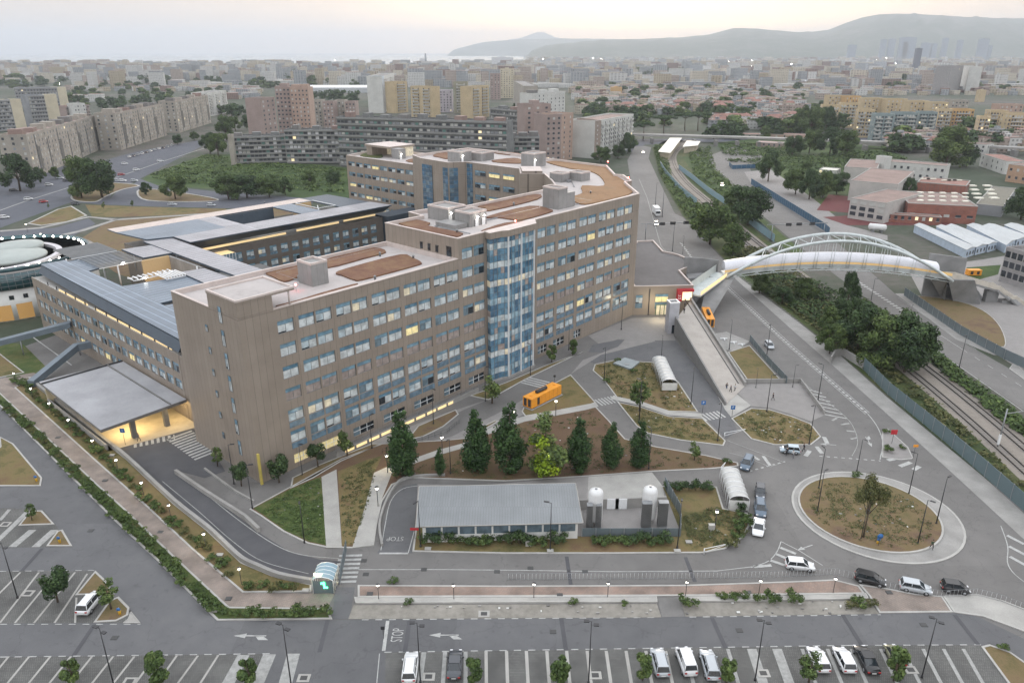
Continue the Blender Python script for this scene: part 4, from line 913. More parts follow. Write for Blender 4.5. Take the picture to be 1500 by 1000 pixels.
# centre roofs between wings
canopy('roof', [(12.4, 60), (33.5, 60), (33.5, 76), (12.4, 80)], 16.6, .5, roofU)
canopy('roof', [(12.4, 46), (26, 46), (26, 56), (12.4, 58)], 16.5, .5, roofU)
canopy('roof', [(12.4, 100), (24, 103), (24, 114), (12.4, 114)], 16.7, .4, roofU)
canopy('roof', [(27, 100), (37.5, 99), (37.5, 112), (27, 114)], 17.4, .5, roofP)
canopy('roof', [(34, 50), (41.5, 50), (42.5, 116), (35, 118)], 17.6, .5, roofP)
canopy('roof', [(26.5, 58), (33.5, 56), (33.5, 79), (27.5, 80)], 17.0, .4, roofP)
canopy('roof', [(26.3, 44), (33.8, 44), (33.8, 54), (26.3, 55)], 17.1, .4, roofP)
# lit recess and open pergola fields
mb = MB(LT); mb.box(13, 33, 81, 99, 10.5, 10.8, glow('lit_floor', (.5, .34, .18), .12)); mb.box(33.4, 34, 80.5, 99.5, 10.5, 16.8, boxm); mb.box(26, 33.4, 98.6, 99.4, 11, 16.9, glow('dim_court', (.45, .32, .17), .08)); mb.build('lit_courtyard', W)
mb = MB(LT); mb.box(14, 42, 45, 58, 12, 12.3, annexdeck); mb.build('lower_roof', W)
for (s0, s1, w0, w1, n, horizontal) in ((14, 26, 115, 128, 11, 0), (15, 26, 99, 113, 9, 0), (16, 26, 81, 84, 8, 1), (22, 27, 76, 82, 7, 1), (25, 33, 46, 52, 8, 1)):
    mb = MB(LT)
    for i in range(n+1):
        if horizontal: x = s0+(s1-s0)*i/n; mb.box(x-.12, x+.12, w0, w1, 17.15, 17.4, white)
        else: y = w0+(w1-w0)*i/n; mb.box(s0, s1, y-.15, y+.15, 17.1, 17.35, greymetal)
    mb.box(s0, s1, w0-.2, w0, 16.9, 17.1, white); mb.box(s0, s1, w1, w1+.2, 16.9, 17.1, white)
    mb.build('pergola', W)
for (s, w) in ((13, 116), (22, 116), (30, 114), (36, 100), (20, 100), (33, 82)):
    mb = MB(LT); mb.tube([(s, w, 0 if w > 114 else 10.5), (s, w, 17)], .2, white, 6); mb.build('column', W)
# wing two: along U at w 105 .. 140
mb = MB(frame_tf(L(0, 107), HANG))
wl2 = [(53+i*4.1, 53+i*4.1+2.6) for i in range(15)]
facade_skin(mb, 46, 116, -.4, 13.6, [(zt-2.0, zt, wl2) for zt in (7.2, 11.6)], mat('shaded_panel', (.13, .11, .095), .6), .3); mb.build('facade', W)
for zt in (11.6, 7.2):
    for a, b in wl2: window(W, L(0, 107), HANG, a, b, zt-2.0, zt, rw2.choice([3, 5, 9, 4, 8, 2, 5]), 1.0, depth=.18)
mb = MB(LT); mb.prism([(37, 107.3), (116, 107.3), (116, 138), (37, 138)], -.4, 13.4, facadem, concrete); mb.build('inner_block', W)
mb = MB(LT); mb.box(46, 76, 107.2, 107.3, 14.2, 14.9, litwall); mb.box(80, 97, 107.2, 107.3, 14.4, 15.1, litwall); mb.box(99, 113, 107.2, 107.3, 14.6, 15.2, litwall)
mb.build('lit_terrace', W)
mb = MB(LT); mb.add([(44, 105.2, 17.6), (118, 104.6, 17.6), (117, 107, 15.5), (46, 107.4, 15.5)], [(0, 1, 2, 3)], fascia); mb.build('sloped_fascia', W)
mb = MB(LT); mb.prism([(116.2, 104.5), (133.5, 104.5), (133.5, 112), (116.2, 112)], -.4, 14, fascia, fascia); mb.build('link_block', W)
for pts, m_ in (([(43, 105), (118.5, 104.4), (117.5, 115.5), (43, 115.5)], roofP), ([(36, 118), (43, 115.6), (60, 115.6), (60, 134), (34, 134)], roofU), ([(60, 115.6), (66, 115.6), (66, 134), (60, 134)], roofP), ([(88, 115.6), (96, 115.6), (96, 134), (88, 134)], roofU), ([(104, 115.6), (117, 115.6), (116, 140), (104, 140)], fascia), ([(34, 134.1), (104, 134.1), (104, 141), (34, 141)], mat('pale_roof_edge', (.5, .42, .38), .6))):
    canopy('roof', pts, 18.0, .4, m_)
mb = MB(LT); mb.box(66.2, 88, 115.7, 134, 11, 11.3, concrete_dk); mb.box(96.2, 104, 115.7, 134, 11, 11.3, litwall); mb.box(96.2, 104, 133.4, 133.9, 11.3, 17.6, MATS['dim_court']); mb.box(66.2, 88, 133.4, 133.9, 11.3, 17.6, fascia); mb.build('lit_courtyard', W)
for i in range(6):
    mb = MB(LT); mb.tube([(67+i*7.2, 116.5, 11.3), (67+i*7.2, 116.5, 17.6)], .15, white, 6); mb.build('column', W)
mb = MB(LT); mb.tube([(96.5, 118, 18.3), (104, 118, 18.3), (104, 132, 18.3), (96.5, 132, 18.3)], .12, white, 6, True); mb.tube([(98, 118, 11.3), (103, 128, 17)], .2, white, 6); mb.build('roof_truss', W)
# low link roof with green glass wall below it, glazed stair box
mb = MB(LT); mb.prism([(42.8, 60), (62, 60), (62, 101), (42.8, 101)], 7.6, 8.4, concrete_dk, concrete_dk); mb.build('link_roof', W)
mb = MB(LT); mb.prism([(43, 60.5), (61.5, 60.5), (61.5, 100), (43, 100)], -.4, 7.6, teal)
for i in range(12): mb.box(61.5, 61.62, 61+i*3.2, 61.3+i*3.2, 0, 7.6, greymetal)
mb.build('green_glass_wall', W)
mb = MB(LT); mb.prism([(50, 102.5), (55, 102.5), (55, 107), (50, 107)], 0, 13, gG, litwall)
for i in range(6): mb.box(50+i, 50.12+i, 102.38, 102.5, 0, 13, white)
for i in range(7): mb.box(50, 55, 102.38, 102.5, 1.8*i, 1.8*i+.12, white)
mb.build('glazed_stair', W)
mb = MB(LT); mb.lathe([(.15, 0), (.35, .1), (.2, .4)], redglow, 8, (27.8, 47.6, 16.6)); mb.build('beacon', W)
for s, w in ((18.5, 80, ), (21, 98.5), (30, 47)):
    mb = MB(LT); mb.lathe([(.1, 0), (.35, .1), (.25, .35)], whiteglow, 8, (s, w, 17.2)); mb.build('roof_lamp', W)
# end block closing wing one at the tall block
mb = MB(LT); mb.prism([(3.52, 23), (15, 23), (15, 32.7), (3.52, 32.7)], -.4, 14.2, facadem, concrete); mb.build('end_block', W)
mb = MB(LT); mb.box(5, 12, 23.2, 32.6, 14.3, 16.6, gD); mb.build('plant_room', W)
# ---- round pavilion
RCx, RCy = -151.6, 215.7
RB = thing('round_pavilion', (RCx, RCy, 0), 'round pavilion with a pale domed disc and a ring of bright lamps on its roof', 'pavilion')
def lz(name, prof, m, n=64, c=(RCx, RCy, 0)): mb = MB(); mb.lathe(prof, m, n, c); return mb.build(name, RB)
lz('drum', [(24, -.3), (24, 8.6), (23, 8.6), (23, 0)], whitewall)
lz('glass_drum', [(23.6, 8.6), (24.6, 9.0), (24.6, 13.2), (23.4, 13.4)], teal)
mb = MB()
for i in range(90):
    a = i*math.pi/45; c_, s_ = math.cos(a), math.sin(a)
    mb.tube([(RCx+24.7*c_, RCy+24.7*s_, 8.8), (RCx+24.7*c_, RCy+24.7*s_, 13.4)], .05, greymetal, 4)
for z in (10, 11.2, 12.4): mb.tube([(RCx+24.7*math.cos(a*math.pi/45), RCy+24.7*math.sin(a*math.pi/45), z) for a in range(90)], .05, greymetal, 4, True)
mb.build('glazing_bars', RB)
rdeck = mat('dark_roof', (.24, .225, .215), .85, scale=.2)
lz('roof', [(24.4, 13.2), (24.4, 13.45), (0, 13.5)], rdeck)
lz('ring_rail', [(22.6, 13.5), (22.6, 14.5), (22.9, 14.5), (22.9, 13.5)], teal)
mb = MB()
pts = [(RCx-.2+17.5*math.cos(math.radians(a)), RCy-5+17.5*math.sin(math.radians(a)), 14.1) for a in range(-60, 110, 8)]
wallstrip(mb, pts, 13.5, 14.4, 1.6, mat('pale_duct', (.5, .48, .5), .6)); mb.build('curved_duct', RB)
discm = mat('membrane_roof', (.33, .36, .345), .7, scale=.3, var=.1)
lz('roof_disc', [(9.6, 13.6), (9.8, 14.3), (9.6, 14.6), (5, 15.3), (0, 15.6)], discm, 48, (RCx+4.8, RCy-4.4, 0))
lz('roof_disc', [(6.6, 13.6), (6.8, 15.0), (6.5, 15.3), (3, 15.8), (0, 16)], discm, 48, (RCx+1.2, RCy+6.0, 0))
for i in range(44):
    a = 2*math.pi*i/44
    mb = MB(); mb.tube([(RCx+21.3*math.cos(a), RCy+21.3*math.sin(a), 13.5), (RCx+21.3*math.cos(a), RCy+21.3*math.sin(a), 14.0)], .08, greymetal, 5)
    mb.lathe([(.32, 14.0), (.25, 14.25), (.08, 14.5)], whiteglow, 8, (RCx+21.3*math.cos(a), RCy+21.3*math.sin(a), 0)); mb.build('ring_lamp', RB)
for a0, k in ((-62, 0), (-50, 1), (-74, 2), (-86, 3)):
    mb = MB(); a = math.radians(a0); pts = [(RCx+24.05*math.cos(a+j*.02), RCy+24.05*math.sin(a+j*.02)) for j in range(-4, 5)]
    mb.add([(*p, .2) for p in pts]+[(*p, 4.6) for p in pts], [(j, j+1, 10+j, 9+j) for j in range(8)], glow('amber_room', (.42, .24, .08), .16)); mb.build('lit_opening', RB)
for a0 in (-100, -92, -84, -66, -56, -48, -40):
    mb = MB(); a = math.radians(a0); pts = [(RCx+24.06*math.cos(a+j*.012), RCy+24.06*math.sin(a+j*.012)) for j in range(-2, 3)]
    mb.add([(*p, 6) for p in pts]+[(*p, 7.2) for p in pts], [(j, j+1, 6+j, 5+j) for j in range(4)], gD); mb.build('window', RB)
# ---- covered delivery yard
CY = thing('covered_yard', L(-5, 45), 'flat grey concrete roof on columns over a warmly lit delivery yard', 'canopy')
slab = [(-13.6, 31.0), (3.1, 31.6), (3.1, 61.5), (-13.4, 63.2)]
mb = MB(LT); mb.prism(slab, 4.4, 5.0, concrete_dk, mat('slab_top', (.31, .31, .325), .9, scale=.15, var=.15)); mb.build('roof_slab', CY)
mb = MB(LT); mb.box(-.3, -.05, 31.6, 62, 5.0, 5.25, concrete_dk); mb.box(-13.5, 3, 61.2, 61.5, 5, 5.3, darkmetal); mb.build('gutter', CY)
for s, w in ((-7.3, 33.2), (-.9, 33.2), (-7.3, 45), (-.9, 45), (-7.3, 57), (-.9, 57)):
    mb = MB(LT); mb.box(s-.45, s+.45, w-.45, w+.45, 0, 4.4, concrete_dk); mb.build('column', CY)
mb = MB(LT); mb.prism([(-13, 31.5), (3.4, 28), (3.4, 62), (-13, 62)], .02, .1, mat('yard_floor', (.4, .34, .25), .8)); mb.build('yard_floor', CY)
mb = MB(LT); mb.box(-12.9, 3.4, 62, 62.3, 0, 4.4, mat('cream_wall', (.5, .45, .33), .8)); mb.box(-13.0, -12.7, 32, 62, 0, 1.2, concrete); mb.build('yard_wall', CY)
for s, w in ((-9.5, 35), (-3.5, 35), (-9.5, 47), (-3.5, 47), (1.2, 34)):
    mb = MB(LT); mb.box(s-.6, s+.6, w-.1, w+.1, 4.26, 4.36, glow('tube_light', (1, .78, .42), 10)); mb.build('ceiling_light', CY)
for s, w, pw in ((-7, 36, 420), (-3, 48, 300), (1.4, 33, 160)):
    l_ = bpy.data.lights.new('yard_light', 'AREA'); l_.energy = pw; l_.size = 5; l_.color = (1, .74, .36); o = bpy.data.objects.new('yard_light', l_); COL.objects.link(o); o.location = L(s, w, 4.2)
# footbridges and railings west of the wing
FB = thing('service_footbridge', P(60, 520), 'grey steel footbridge with glass sides crossing the sunken court to the wing', 'footbridge')
mb = MB(); a, b = P(0, 505, 3), P(105, 478, 6); wallstrip(mb, [a, b], [3, 6], [4.3, 7.3], 2.2, mat('bridge_blue', (.12, .15, .18), .5)); mb.build('deck', FB)
mb = MB(); a, b, c_ = P(45, 560, 1.2), P(112, 510, 3.5), P(170, 498, 3.6); wallstrip(mb, [a, b, c_], [.2, 3, 3.1], [1.6, 4.6, 4.7], 1.6, MATS['bridge_blue']); mb.build('walkway', FB)
for q in ((118, 520), (150, 520), (35, 520)):
    g = P(*q); mb = MB(); mb.tube([g, g+Vector((0, 0, 4.2))], .15, greymetal, 6); mb.build('post', FB)
sheet('lawn', [(-60, 520), (0, 545), (20, 560), (62, 548), (70, 540), (35, 505), (0, 500), (-60, 500)], .06, greengrass)
ribbon('lane_line', [(40, 488), (105, 535)], .3, .06, paint)
# ================================================================ footbridge over road and railway
BR = thing('arch_footbridge', (64, 217, 0), 'pale steel arch footbridge with a white tube roof spanning road and railway', 'footbridge')
bA, bB = Vector((63.5, 216.5, 0)), Vector((129.0, 212.5, 0)); bd = (bB-bA); bl = bd.length; bt = bd.normalized(); bn = Vector((-bt.y, bt.x, 0))
steel = mat('pale_steel', (.5, .54, .54), .45, .2); tubem = mat('white_tube', (.62, .62, .66), .35, scale=.2, var=.08)
zd = lambda t: 7.7+3.2*4*t*(1-t)
def bp(t, off, z): return bA+bt*(bl*t)+bn*off+Vector((0, 0, z))
NB = 34
mb = MB(); V = []; Fc = []
for i in range(NB+1):
    t = i/NB; z = zd(t)
    for off, dz in ((-2.7, 0), (2.7, 0), (2.7, .4), (-2.7, .4)): V.append(bp(t, off, z+dz-.4))
for i in range(NB):
    for j in range(4): Fc.append((4*i+j, 4*i+(j+1) % 4, 4*i+4+(j+1) % 4, 4*i+4+j))
mb.add(V, Fc, steel); mb.build('deck', BR)
mb = MB(); V = []; Fc = []; M_ = 11
t0_, t1_ = 0.0, .94
for i in range(NB+1):
    t = t0_+(t1_-t0_)*i/NB; z = zd(t)
    for j in range(M_):
        a = math.radians(-8+(188+8)*j/(M_-1)); V.append(bp(t, 2.7*math.cos(a)*1.0, z+1.75+2.0*max(-.1, math.sin(a))))
for i in range(NB):
    for j in range(M_-1): Fc.append((M_*i+j, M_*i+j+1, M_*(i+1)+j+1, M_*(i+1)+j))
mb.add(V, Fc, tubem, True); mb.add([V[j] for j in range(M_)], [tuple(range(M_))], tubem); mb.build('tube_roof', BR)
mb = MB(); V = []
for i in range(NB+1):
    t = i/NB; V += [bp(t, -2.62, zd(t)+.9), bp(t, -2.62, zd(t)+1.75)]
mb.add(V, [(2*i, 2*i+1, 2*i+3, 2*i+2) for i in range(NB)], glow('deck_glow', (.6, .4, .17), .16)); mb.build('lit_band', BR)
mb = MB(); V = []
for i in range(NB+1):
    t = i/NB; V += [bp(t, -2.75, zd(t)-.0), bp(t, -2.75, zd(t)+.9)]
mb.add(V, [(2*i, 2*i+1, 2*i+3, 2*i+2) for i in range(NB)], mat('glass_balustrade', (.4, .42, .42), .3)); mb.build('balustrade', BR)
def arch(off, top, lean, x0=0.0, x1=1.0):
    return [bp(x0+(x1-x0)*i/28, off+lean*4*(i/28)*(1-i/28), 7.3+(top-7.3)*4*(i/28)*(1-i/28)) for i in range(29)]
zn = height_of((0, 211.8), 353); zf = height_of((0, 219.5), 340)
aN, aF = arch(-3.6, zn, .6, 0.005, 1.0), arch(3.6, zf, -.6, .02, .985)
for a_ in (aN, aF): mb = MB(); mb.tube(a_, .45, steel, 8); mb.build('arch', BR)
mb = MB()
for i in range(4, 25, 2):
    mb.tube([aN[i], aF[i+1]], .11, steel, 5); mb.tube([aF[i+1], aN[i+2]], .11, steel, 5)
mb.build('arch_bracing', BR)
for i in range(3, 26, 2):
    for a_, off in ((aN, -2.9), (aF, 2.9)):
        t = i/28
        for dt in (-.006, .006): mb = MB(); mb.tube([a_[i]+bt*dt*bl, bp(t+dt, off, zd(t)-.3)], .07, steel, 4); mb.build('hanger', BR)
mb = MB()
for i in range(2, 27, 2):
    t = i/28
    mb.tube([bp(t-.02, -2.9, zd(t)-1.2), bp(t, -2.9, zd(t)-.3), bp(t+.02, -2.9, zd(t)-1.2)], .07, steel, 4)
    mb.tube([bp(t, -3, zd(t)-.5), bp(t, 3, zd(t)-.5)], .15, steel, 5)
mb.tube([bp(i/28, -2.9, zd(i/28)-.9) for i in range(0, 29)], .12, steel, 5); mb.build('under_truss', BR)
pier = mat('pier_concrete', (.22, .22, .22), .85, scale=.3, var=.2)
def hull(mb, base, top, m):
    n = len(base); mb.add(list(base)+list(top), [(i, (i+1) % n, n+(i+1) % n, n+i) for i in range(n)]+[tuple(range(n))[::-1], tuple(range(n, 2*n))], m)
mb = MB(); q = [P(1022, 470), P(1036, 474), P(1050, 452), P(1030, 445)]
tp = [bp(-.07, -3, 7.2), bp(.045, -3, 7.2), bp(.045, 3, 7.2), bp(-.07, 3, 7.2)]; hull(mb, q, tp, pier)
q = [P(1010, 440), P(1018, 446), P(1030, 430), P(1022, 424)]; hull(mb, q, [bp(-.16, -2.6, 6.6), bp(-.06, -2.6, 7.2), bp(-.06, 2.4, 7.2), bp(-.16, 2.4, 6.6)], pier); mb.build('pier', BR)
mb = MB(); wallstrip(mb, [bp(-.17, 3.2, 0), bp(-.10, 3.6, 0), bp(-.01, 4.1, 0)], [5, 5.5, 6.2], [11.6, 11.4, 10.6], .5, pier); mb.build('screen_wall', BR)
# stair corridor from the annex up to the bridge
mb = MB(); s0, s1 = P(1017, 417, 8.6), bp(0, 0, 7.6)
V = []
for p_, z0_ in ((s0, 5.4), (s1, 7.2)):
    d_ = (s1-s0); d_.z = 0; n_ = Vector((-d_.y, d_.x, 0)).normalized()
    for off, z in ((-2.2, z0_), (2.2, z0_), (2.2, z0_+.4), (-2.2, z0_+.4)): V.append(Vector((p_.x, p_.y, 0))+n_*off+Vector((0, 0, z)))
mb.add(V, [(0, 1, 5, 4), (1, 2, 6, 5), (2, 3, 7, 6), (3, 0, 4, 7), (0, 3, 2, 1)], steel)
mb.add([V[3]+Vector((0, 0, .0)), V[7], V[7]+Vector((0, 0, 1.2)), V[3]+Vector((0, 0, 1.2))], [(0, 1, 2, 3)], glow('stair_glow', (.9, .65, .34), .3))
mb.add([V[2], V[6], V[6]+Vector((0, 0, 2.4)), V[2]+Vector((0, 0, 2.4))], [(0, 1, 2, 3)], steel); mb.build('stair_corridor', BR)
# right pier, screen and stair down
mb = MB(); q = [P(1396, 441), P(1436, 446), P(1440, 436), P(1398, 431)]
hull(mb, q, [bp(.985, -2.9, 7.6), bp(1.10, -2.9, 7.6), bp(1.10, 1.2, 7.6), bp(.985, 1.2, 7.6)], pier)
hull(mb, [P(1378, 436), P(1384, 440), P(1390, 428), P(1384, 425)], [bp(.92, -2, 7.0), bp(.99, -2, 7.0), bp(.99, 2, 7.0), bp(.92, 2, 7.0)], pier); mb.build('pier', BR)
mb = MB(); wallstrip(mb, [bp(.95, 6.2, 0), bp(1.11, 5.0, 0)], [0, 0], [13.2, 12.2], .7, pier); mb.build('screen_wall', BR)
st = [bp(1.0, 0, 7.6), bp(1.04, -.4, 7.6), P(1447, 441)+Vector((0, 0, 4.2)), P(1453, 441)+Vector((0, 0, 4.2)), P(1474, 443)+Vector((0, 0, 1.6)), P(1479, 443)+Vector((0, 0, 1.6)), P(1494, 446)+Vector((0, 0, .1))]
mb = MB(); wallstrip(mb, st, [p.z-.6 for p in st], [p.z for p in st], 3.6, pier); mb.build('stair_flight', BR)
for off in (-1.8, 1.8):
    mb = MB(); pts = [p+Vector((.3, off, 0)) for p in st]; wallstrip(mb, pts, [p.z for p in st], [p.z+1.15 for p in st], .12, mat('stair_rail', (.5, .46, .4), .5)); mb.build('stair_parapet', BR)
for (u, v, h_) in ((1452, 441, 3.6), (1476, 443, 1.0)):
    g = P(u, v); mb = MB(); mb.prism([(g.x-2.4, g.y-.9), (g.x+1.2, g.y-.9), (g.x+1.2, g.y+.9), (g.x-2.4, g.y+.9)], 0, h_, pier); mb.build('stair_support', BR)
# ================================================================ buildings round about
winD = mat('opening_dark', (.035, .04, .05), .3); winS = mat('shutter_pale', (.42, .42, .4), .7); winG = mat('shutter_green', (.10, .2, .18), .7); winL = glow('window_lit', (.9, .75, .45), .3)
roofg = mat('flat_roof_grey', (.19, .185, .18), .9, scale=.15, var=.25); roofr = mat('terracotta_roof', (.25, .135, .11), .9, scale=.2, var=.25); roofb = mat('brown_flat_roof', (.23, .165, .145), .9, scale=.15, var=.2)
AW = {}
def awin(parent, O, ang, s, z, w, h, m, d=.02):
    key = (round(w, 1), round(h, 1), m.name)
    if key not in AW:
        mb = MB(); mb.box(0, w, -.02, .06, 0, h, m); mb.box(-.15, w+.15, -.12, -.02, -.18, -.02, concrete_lt); AW[key] = mb.build('window').data; ob = bpy.data.objects[-1] if 0 else None
        for o_ in list(COL.objects)[-1:]: ob = o_
    else: ob = bpy.data.objects.new('window', AW[key]); COL.objects.link(ob)
    ob.parent = parent; D = Vector((math.cos(ang), math.sin(ang), 0)); I = Vector((-D.y, D.x, 0))
    ob.location = O+D*s-I*d+Vector((0, 0, z))-ORG[parent.name]; ob.rotation_euler = (0, 0, ang); return ob
br = random.Random(5)
def block(C, R, h, depth, label, cat='apartment block', name='apartment_block', wall=None, roof=None, nf=0, nw=0, ns=0, ww=1.3, wh=1.4, balc=0, pal=None, par=.9, group=None, z0=0, bands=0, boxes=0, strips=0, cols=None, maxw=72, world=False, side='both', lit=.012):
    c = Vector(C) if world else P(C[0], C[1], h); r = Vector(R) if world else P(R[0], R[1], h); c.z = r.z = 0
    D = r-c; ln = D.length; ang = math.atan2(D.y, D.x); D.normalize(); I = Vector((-D.y, D.x, 0)); 
    if isinstance(depth, tuple): k = P(depth[0], depth[1], h)-c; depth = max(6, abs(k.xy.dot(I.xy)))
    T = thing(name, c, label, cat, group); tf = frame_tf(c, ang)
    mb = MB(tf); mb.prism([(0, 0), (ln, 0), (ln, depth), (0, depth)], z0, h-par, wall, roof or roofg); mb.build('walls', T)
    mb = MB(tf); t = .35
    for q in ((-.05, ln+.05, -.05, t), (-.05, ln+.05, depth-t, depth+.05), (-.05, t, t, depth-t), (ln-t, ln+.05, t, depth-t)): mb.box(*q, h-par, h, wall if par > .5 else concrete_lt)
    mb.build('parapet', T)
    fh = (h-par-1.0)/max(1, nf); pal = pal or [winD, winD, winD, winS]
    cand = []
    for f in range(nf):
        for i in range(nw): cand.append((0, f, (i+.5)*ln/nw-ww/2))
    if ns:
        for f in range(nf):
            for i in range(ns):
                if side in ('both', 'right') : cand.append((1, f, (i+.5)*depth/ns-ww/2))
                if side in ('both', 'left'): cand.append((2, f, (i+.5)*depth/ns-ww/2))
    keep = set(br.sample(range(len(cand)), min(maxw, len(cand)))) if len(cand) > maxw else set(range(len(cand)))
    ex = MB()
    O1 = c+D*ln; O2 = c+I*depth
    for idx, (fc, f, s) in enumerate(cand):
        m = winL if br.random() < lit else br.choice(pal); z = 1.0+f*fh+fh*.25
        O_, an = ((c, ang), (O1, ang+math.pi/2), (O2, ang-math.pi/2))[fc]
        if idx in keep: awin(T, O_, an, s, z, ww, min(wh, fh*.62), m)
        else:
            ex.tf = frame_tf(O_, an); ex.box(s, s+ww, -.04, .04, z, z+min(wh, fh*.62), m)
    if ex.v: ex.build('window', T)['kind'] = 'stuff'
    if balc:
        n = balc
        for i in range(n):
            s0 = (i+.2)*ln/n; s1 = (i+.8)*ln/n
            for f in range(1, nf):
                mb = MB(tf); z = 1.0+f*fh; mb.box(s0, s1, -1.3, -.0, z-.15, z, concrete_lt); mb.box(s0, s1, -1.35, -1.25, z, z+.9, cols or wall)
                mb.box(s0, s0+.1, -1.25, 0, z, z+.9, cols or wall); mb.build('balcony', T)
    if bands:
        for f in range(nf+1):
            mb = MB(tf); z = 1.0+f*fh; mb.box(-.1, ln+.1, -1.0, -.0, z-.35, z+.55 if bands > 1 else z, concrete_lt if bands == 1 else mat('band_grey', (.22, .22, .215), .8)); mb.build('balcony_band', T)
    for i in range(strips):
        s = ln*(i+.6)/strips; mb = MB(tf); mb.box(s-.7, s+.7, -.06, .0, 0, h*(.78 if i % 2 else .95), winD); mb.build('recess_shade', T)  # thin dark strip on the wall face; the shade of a recess as colour
        if i % 2 == 0: mb = MB(tf); mb.box(s+1.2, s+5.4, -.05, .0, h*.12, h*.66, mat('loggia_shade', (.12, .115, .105), .9)); mb.build('loggia', T)  # flat panel, loggia shade put into its dark colour
    for i in range(boxes):
        s = ln*(i+.5)/boxes; bw = br.uniform(2, 3.4); mb = MB(tf); mb.box(s-bw, s+bw, depth*.25, depth*.75, h-par+.01, h+br.uniform(1.4, 2.6), br.choice([wall, roofb, concrete_dk]), ''); mb.build('roof_hut', T)
    return T
bg = mat('beige_render', (.30, .275, .24), .85, scale=.15, var=.15); gy = mat('grey_render', (.235, .245, .26), .85, scale=.15, var=.18); cr = mat('cream_render', (.5, .45, .34), .85, scale=.15, var=.1)
pk = mat('pink_render', (.37, .265, .215), .85, scale=.12, var=.12); pk2 = mat('rose_render', (.29, .225, .205), .85, scale=.12, var=.12); wt = mat('white_block', (.5, .5, .48), .85, scale=.12, var=.12)
yl = mat('ochre_render', (.44, .35, .22), .85, scale=.12, var=.12); og = mat('orange_render', (.46, .30, .14), .85, scale=.12, var=.12); yo = mat('yellow_render', (.44, .35, .22), .85, scale=.12, var=.12); bl_ = mat('blue_render', (.2, .25, .255), .85, scale=.12, var=.12)
gb = mat('slab_concrete', (.15, .155, .155), .9, scale=.2, var=.25); olive = mat('olive_concrete', (.26, .25, .19), .9, scale=.2)
APT = dict(name='apartment_block')
block((37.6, 196.8), (139, 168.8), 25, 15, 'long beige grey apartment slab nearest the left edge behind two big trees', wall=bg, strips=7, nf=8, nw=26, ns=3, boxes=8, pal=[winD, winD, winS, gy], roof=roofb, maxw=98)
block((168, 165.6), (237.6, 152), 27, 15, 'beige apartment slab second in the row along the left boulevard', wall=bg, strips=6, nf=9, nw=22, ns=3, boxes=7, pal=[winD, winD, winS, gy], roof=roofb, maxw=98)
block((256, 148), (304, 139), 28, 15, 'beige apartment slab third and farthest in the left boulevard row', wall=bg, strips=5, nf=9, nw=18, ns=3, boxes=5, pal=[winD, winD, winS], roof=roofb)
block((303, 136), (331, 132), 26, 18, 'white apartment block with rounded balconies at the end of the boulevard', wall=wt, nf=8, nw=8, ns=3, balc=3, pal=[winD, winS])
block((-50, 148), (14, 146), 28, 16, 'grey housing block with a cream end wall at the left edge', wall=gy, nf=8, nw=12, ns=0, bands=1); 
block((14, 146), (30, 145), 28, 15, 'cream windowless end tower at the far left edge', wall=cr)
block((40, 140), (64, 139), 30, 16, 'grey housing block left of the second cream end tower', wall=gy, nf=8, nw=6, bands=1); block((64, 139), (82, 138.5), 30, 15, 'second cream windowless end tower behind the beige slab', wall=cr)
block((20, 129), (83, 128), 30, 16, 'farther grey housing slab ending in a cream wall', wall=gy, nf=8, nw=14, bands=1); block((83, 128), (96, 127.5), 30, 14, 'third and smallest cream windowless end tower', wall=cr)
block((96, 156), (130, 153), 14, 16, 'low violet grey housing row with red roofs behind the beige slab', wall=pk2, roof=roofr, nf=4, nw=10, bands=1)
block((107, 152), (124, 151), 17, 12, 'small white house with a flat roof behind the boulevard row', 'house', 'house', wall=wt, nf=4, nw=4)
for a_ in (((334, 200), (416, 198), 18, 12, 'west part of the long dark grey gallery slab behind the field'), ((416, 190), (506, 190), 22, 12, 'stepped middle part of the long dark grey gallery slab'), ((506, 188), (742, 199), 22, 12, 'long dark grey gallery slab running behind the hospital roof'), ((742, 200), (790, 200), 20, 12, 'east end of the long grey gallery slab by the pink tower')):
    block(*a_, wall=gb, nf=6 if a_[2] < 20 else 7, nw=max(8, int((a_[1][0]-a_[0][0])/5.5)), ww=2.0, wh=1.7, bands=2, pal=[winD, winD, winS, winG, gy, winD, mat('laundry_white', (.6, .6, .62), .8)], boxes=3, lit=.015)
block((493, 171), (742, 178), 31, 13, 'upper grey terraced slab with a row of roof huts behind the gallery slab', wall=gb, nf=8, nw=44, ww=2.0, bands=2, pal=[winD, winD, winS, winG, gy], boxes=9, lit=.01)
block((718, 158), (775, 163), 30, 13, 'short grey slab with small loft windows left of the pink tower', wall=gb, nf=8, nw=12, bands=2, boxes=3)
block((333, 197), (339, 197), 20, 4, 'slim concrete stair tower at the west end of the gallery slab', 'stair tower', 'stair_tower', wall=bg)
block((381, 144), (402, 142), 36, 14, 'lower pink half of the twin tower left of centre', wall=pk2, nf=10, nw=3, ww=1.6)
block((402, 127), (424, 127), 42, 16, 'rose middle shaft of the tall twin tower left of centre', wall=pk2, nf=12, nw=4, ww=1.5, boxes=1); block((424, 128), (451, 128), 42, 16, 'warm pink right shaft of the tall twin tower with paired windows', wall=pk, nf=12, nw=5, ww=1.1, boxes=2)
for i, (a, b, v, lab) in enumerate(((455, 470, 147, 'rounded beige stairwell block right of the twin tower'), (472, 488, 149, 'red brown recessed block between beige stairwells'), (489, 504, 147, 'second rounded beige stairwell block right of the twin tower'), (505, 520, 149, 'last low beige and brown block of the stairwell row'))): block((a, v), (b, v), 26, 16, lab, wall=(bg, pk2)[i % 2], nf=8, nw=3, pal=[winD, winS])
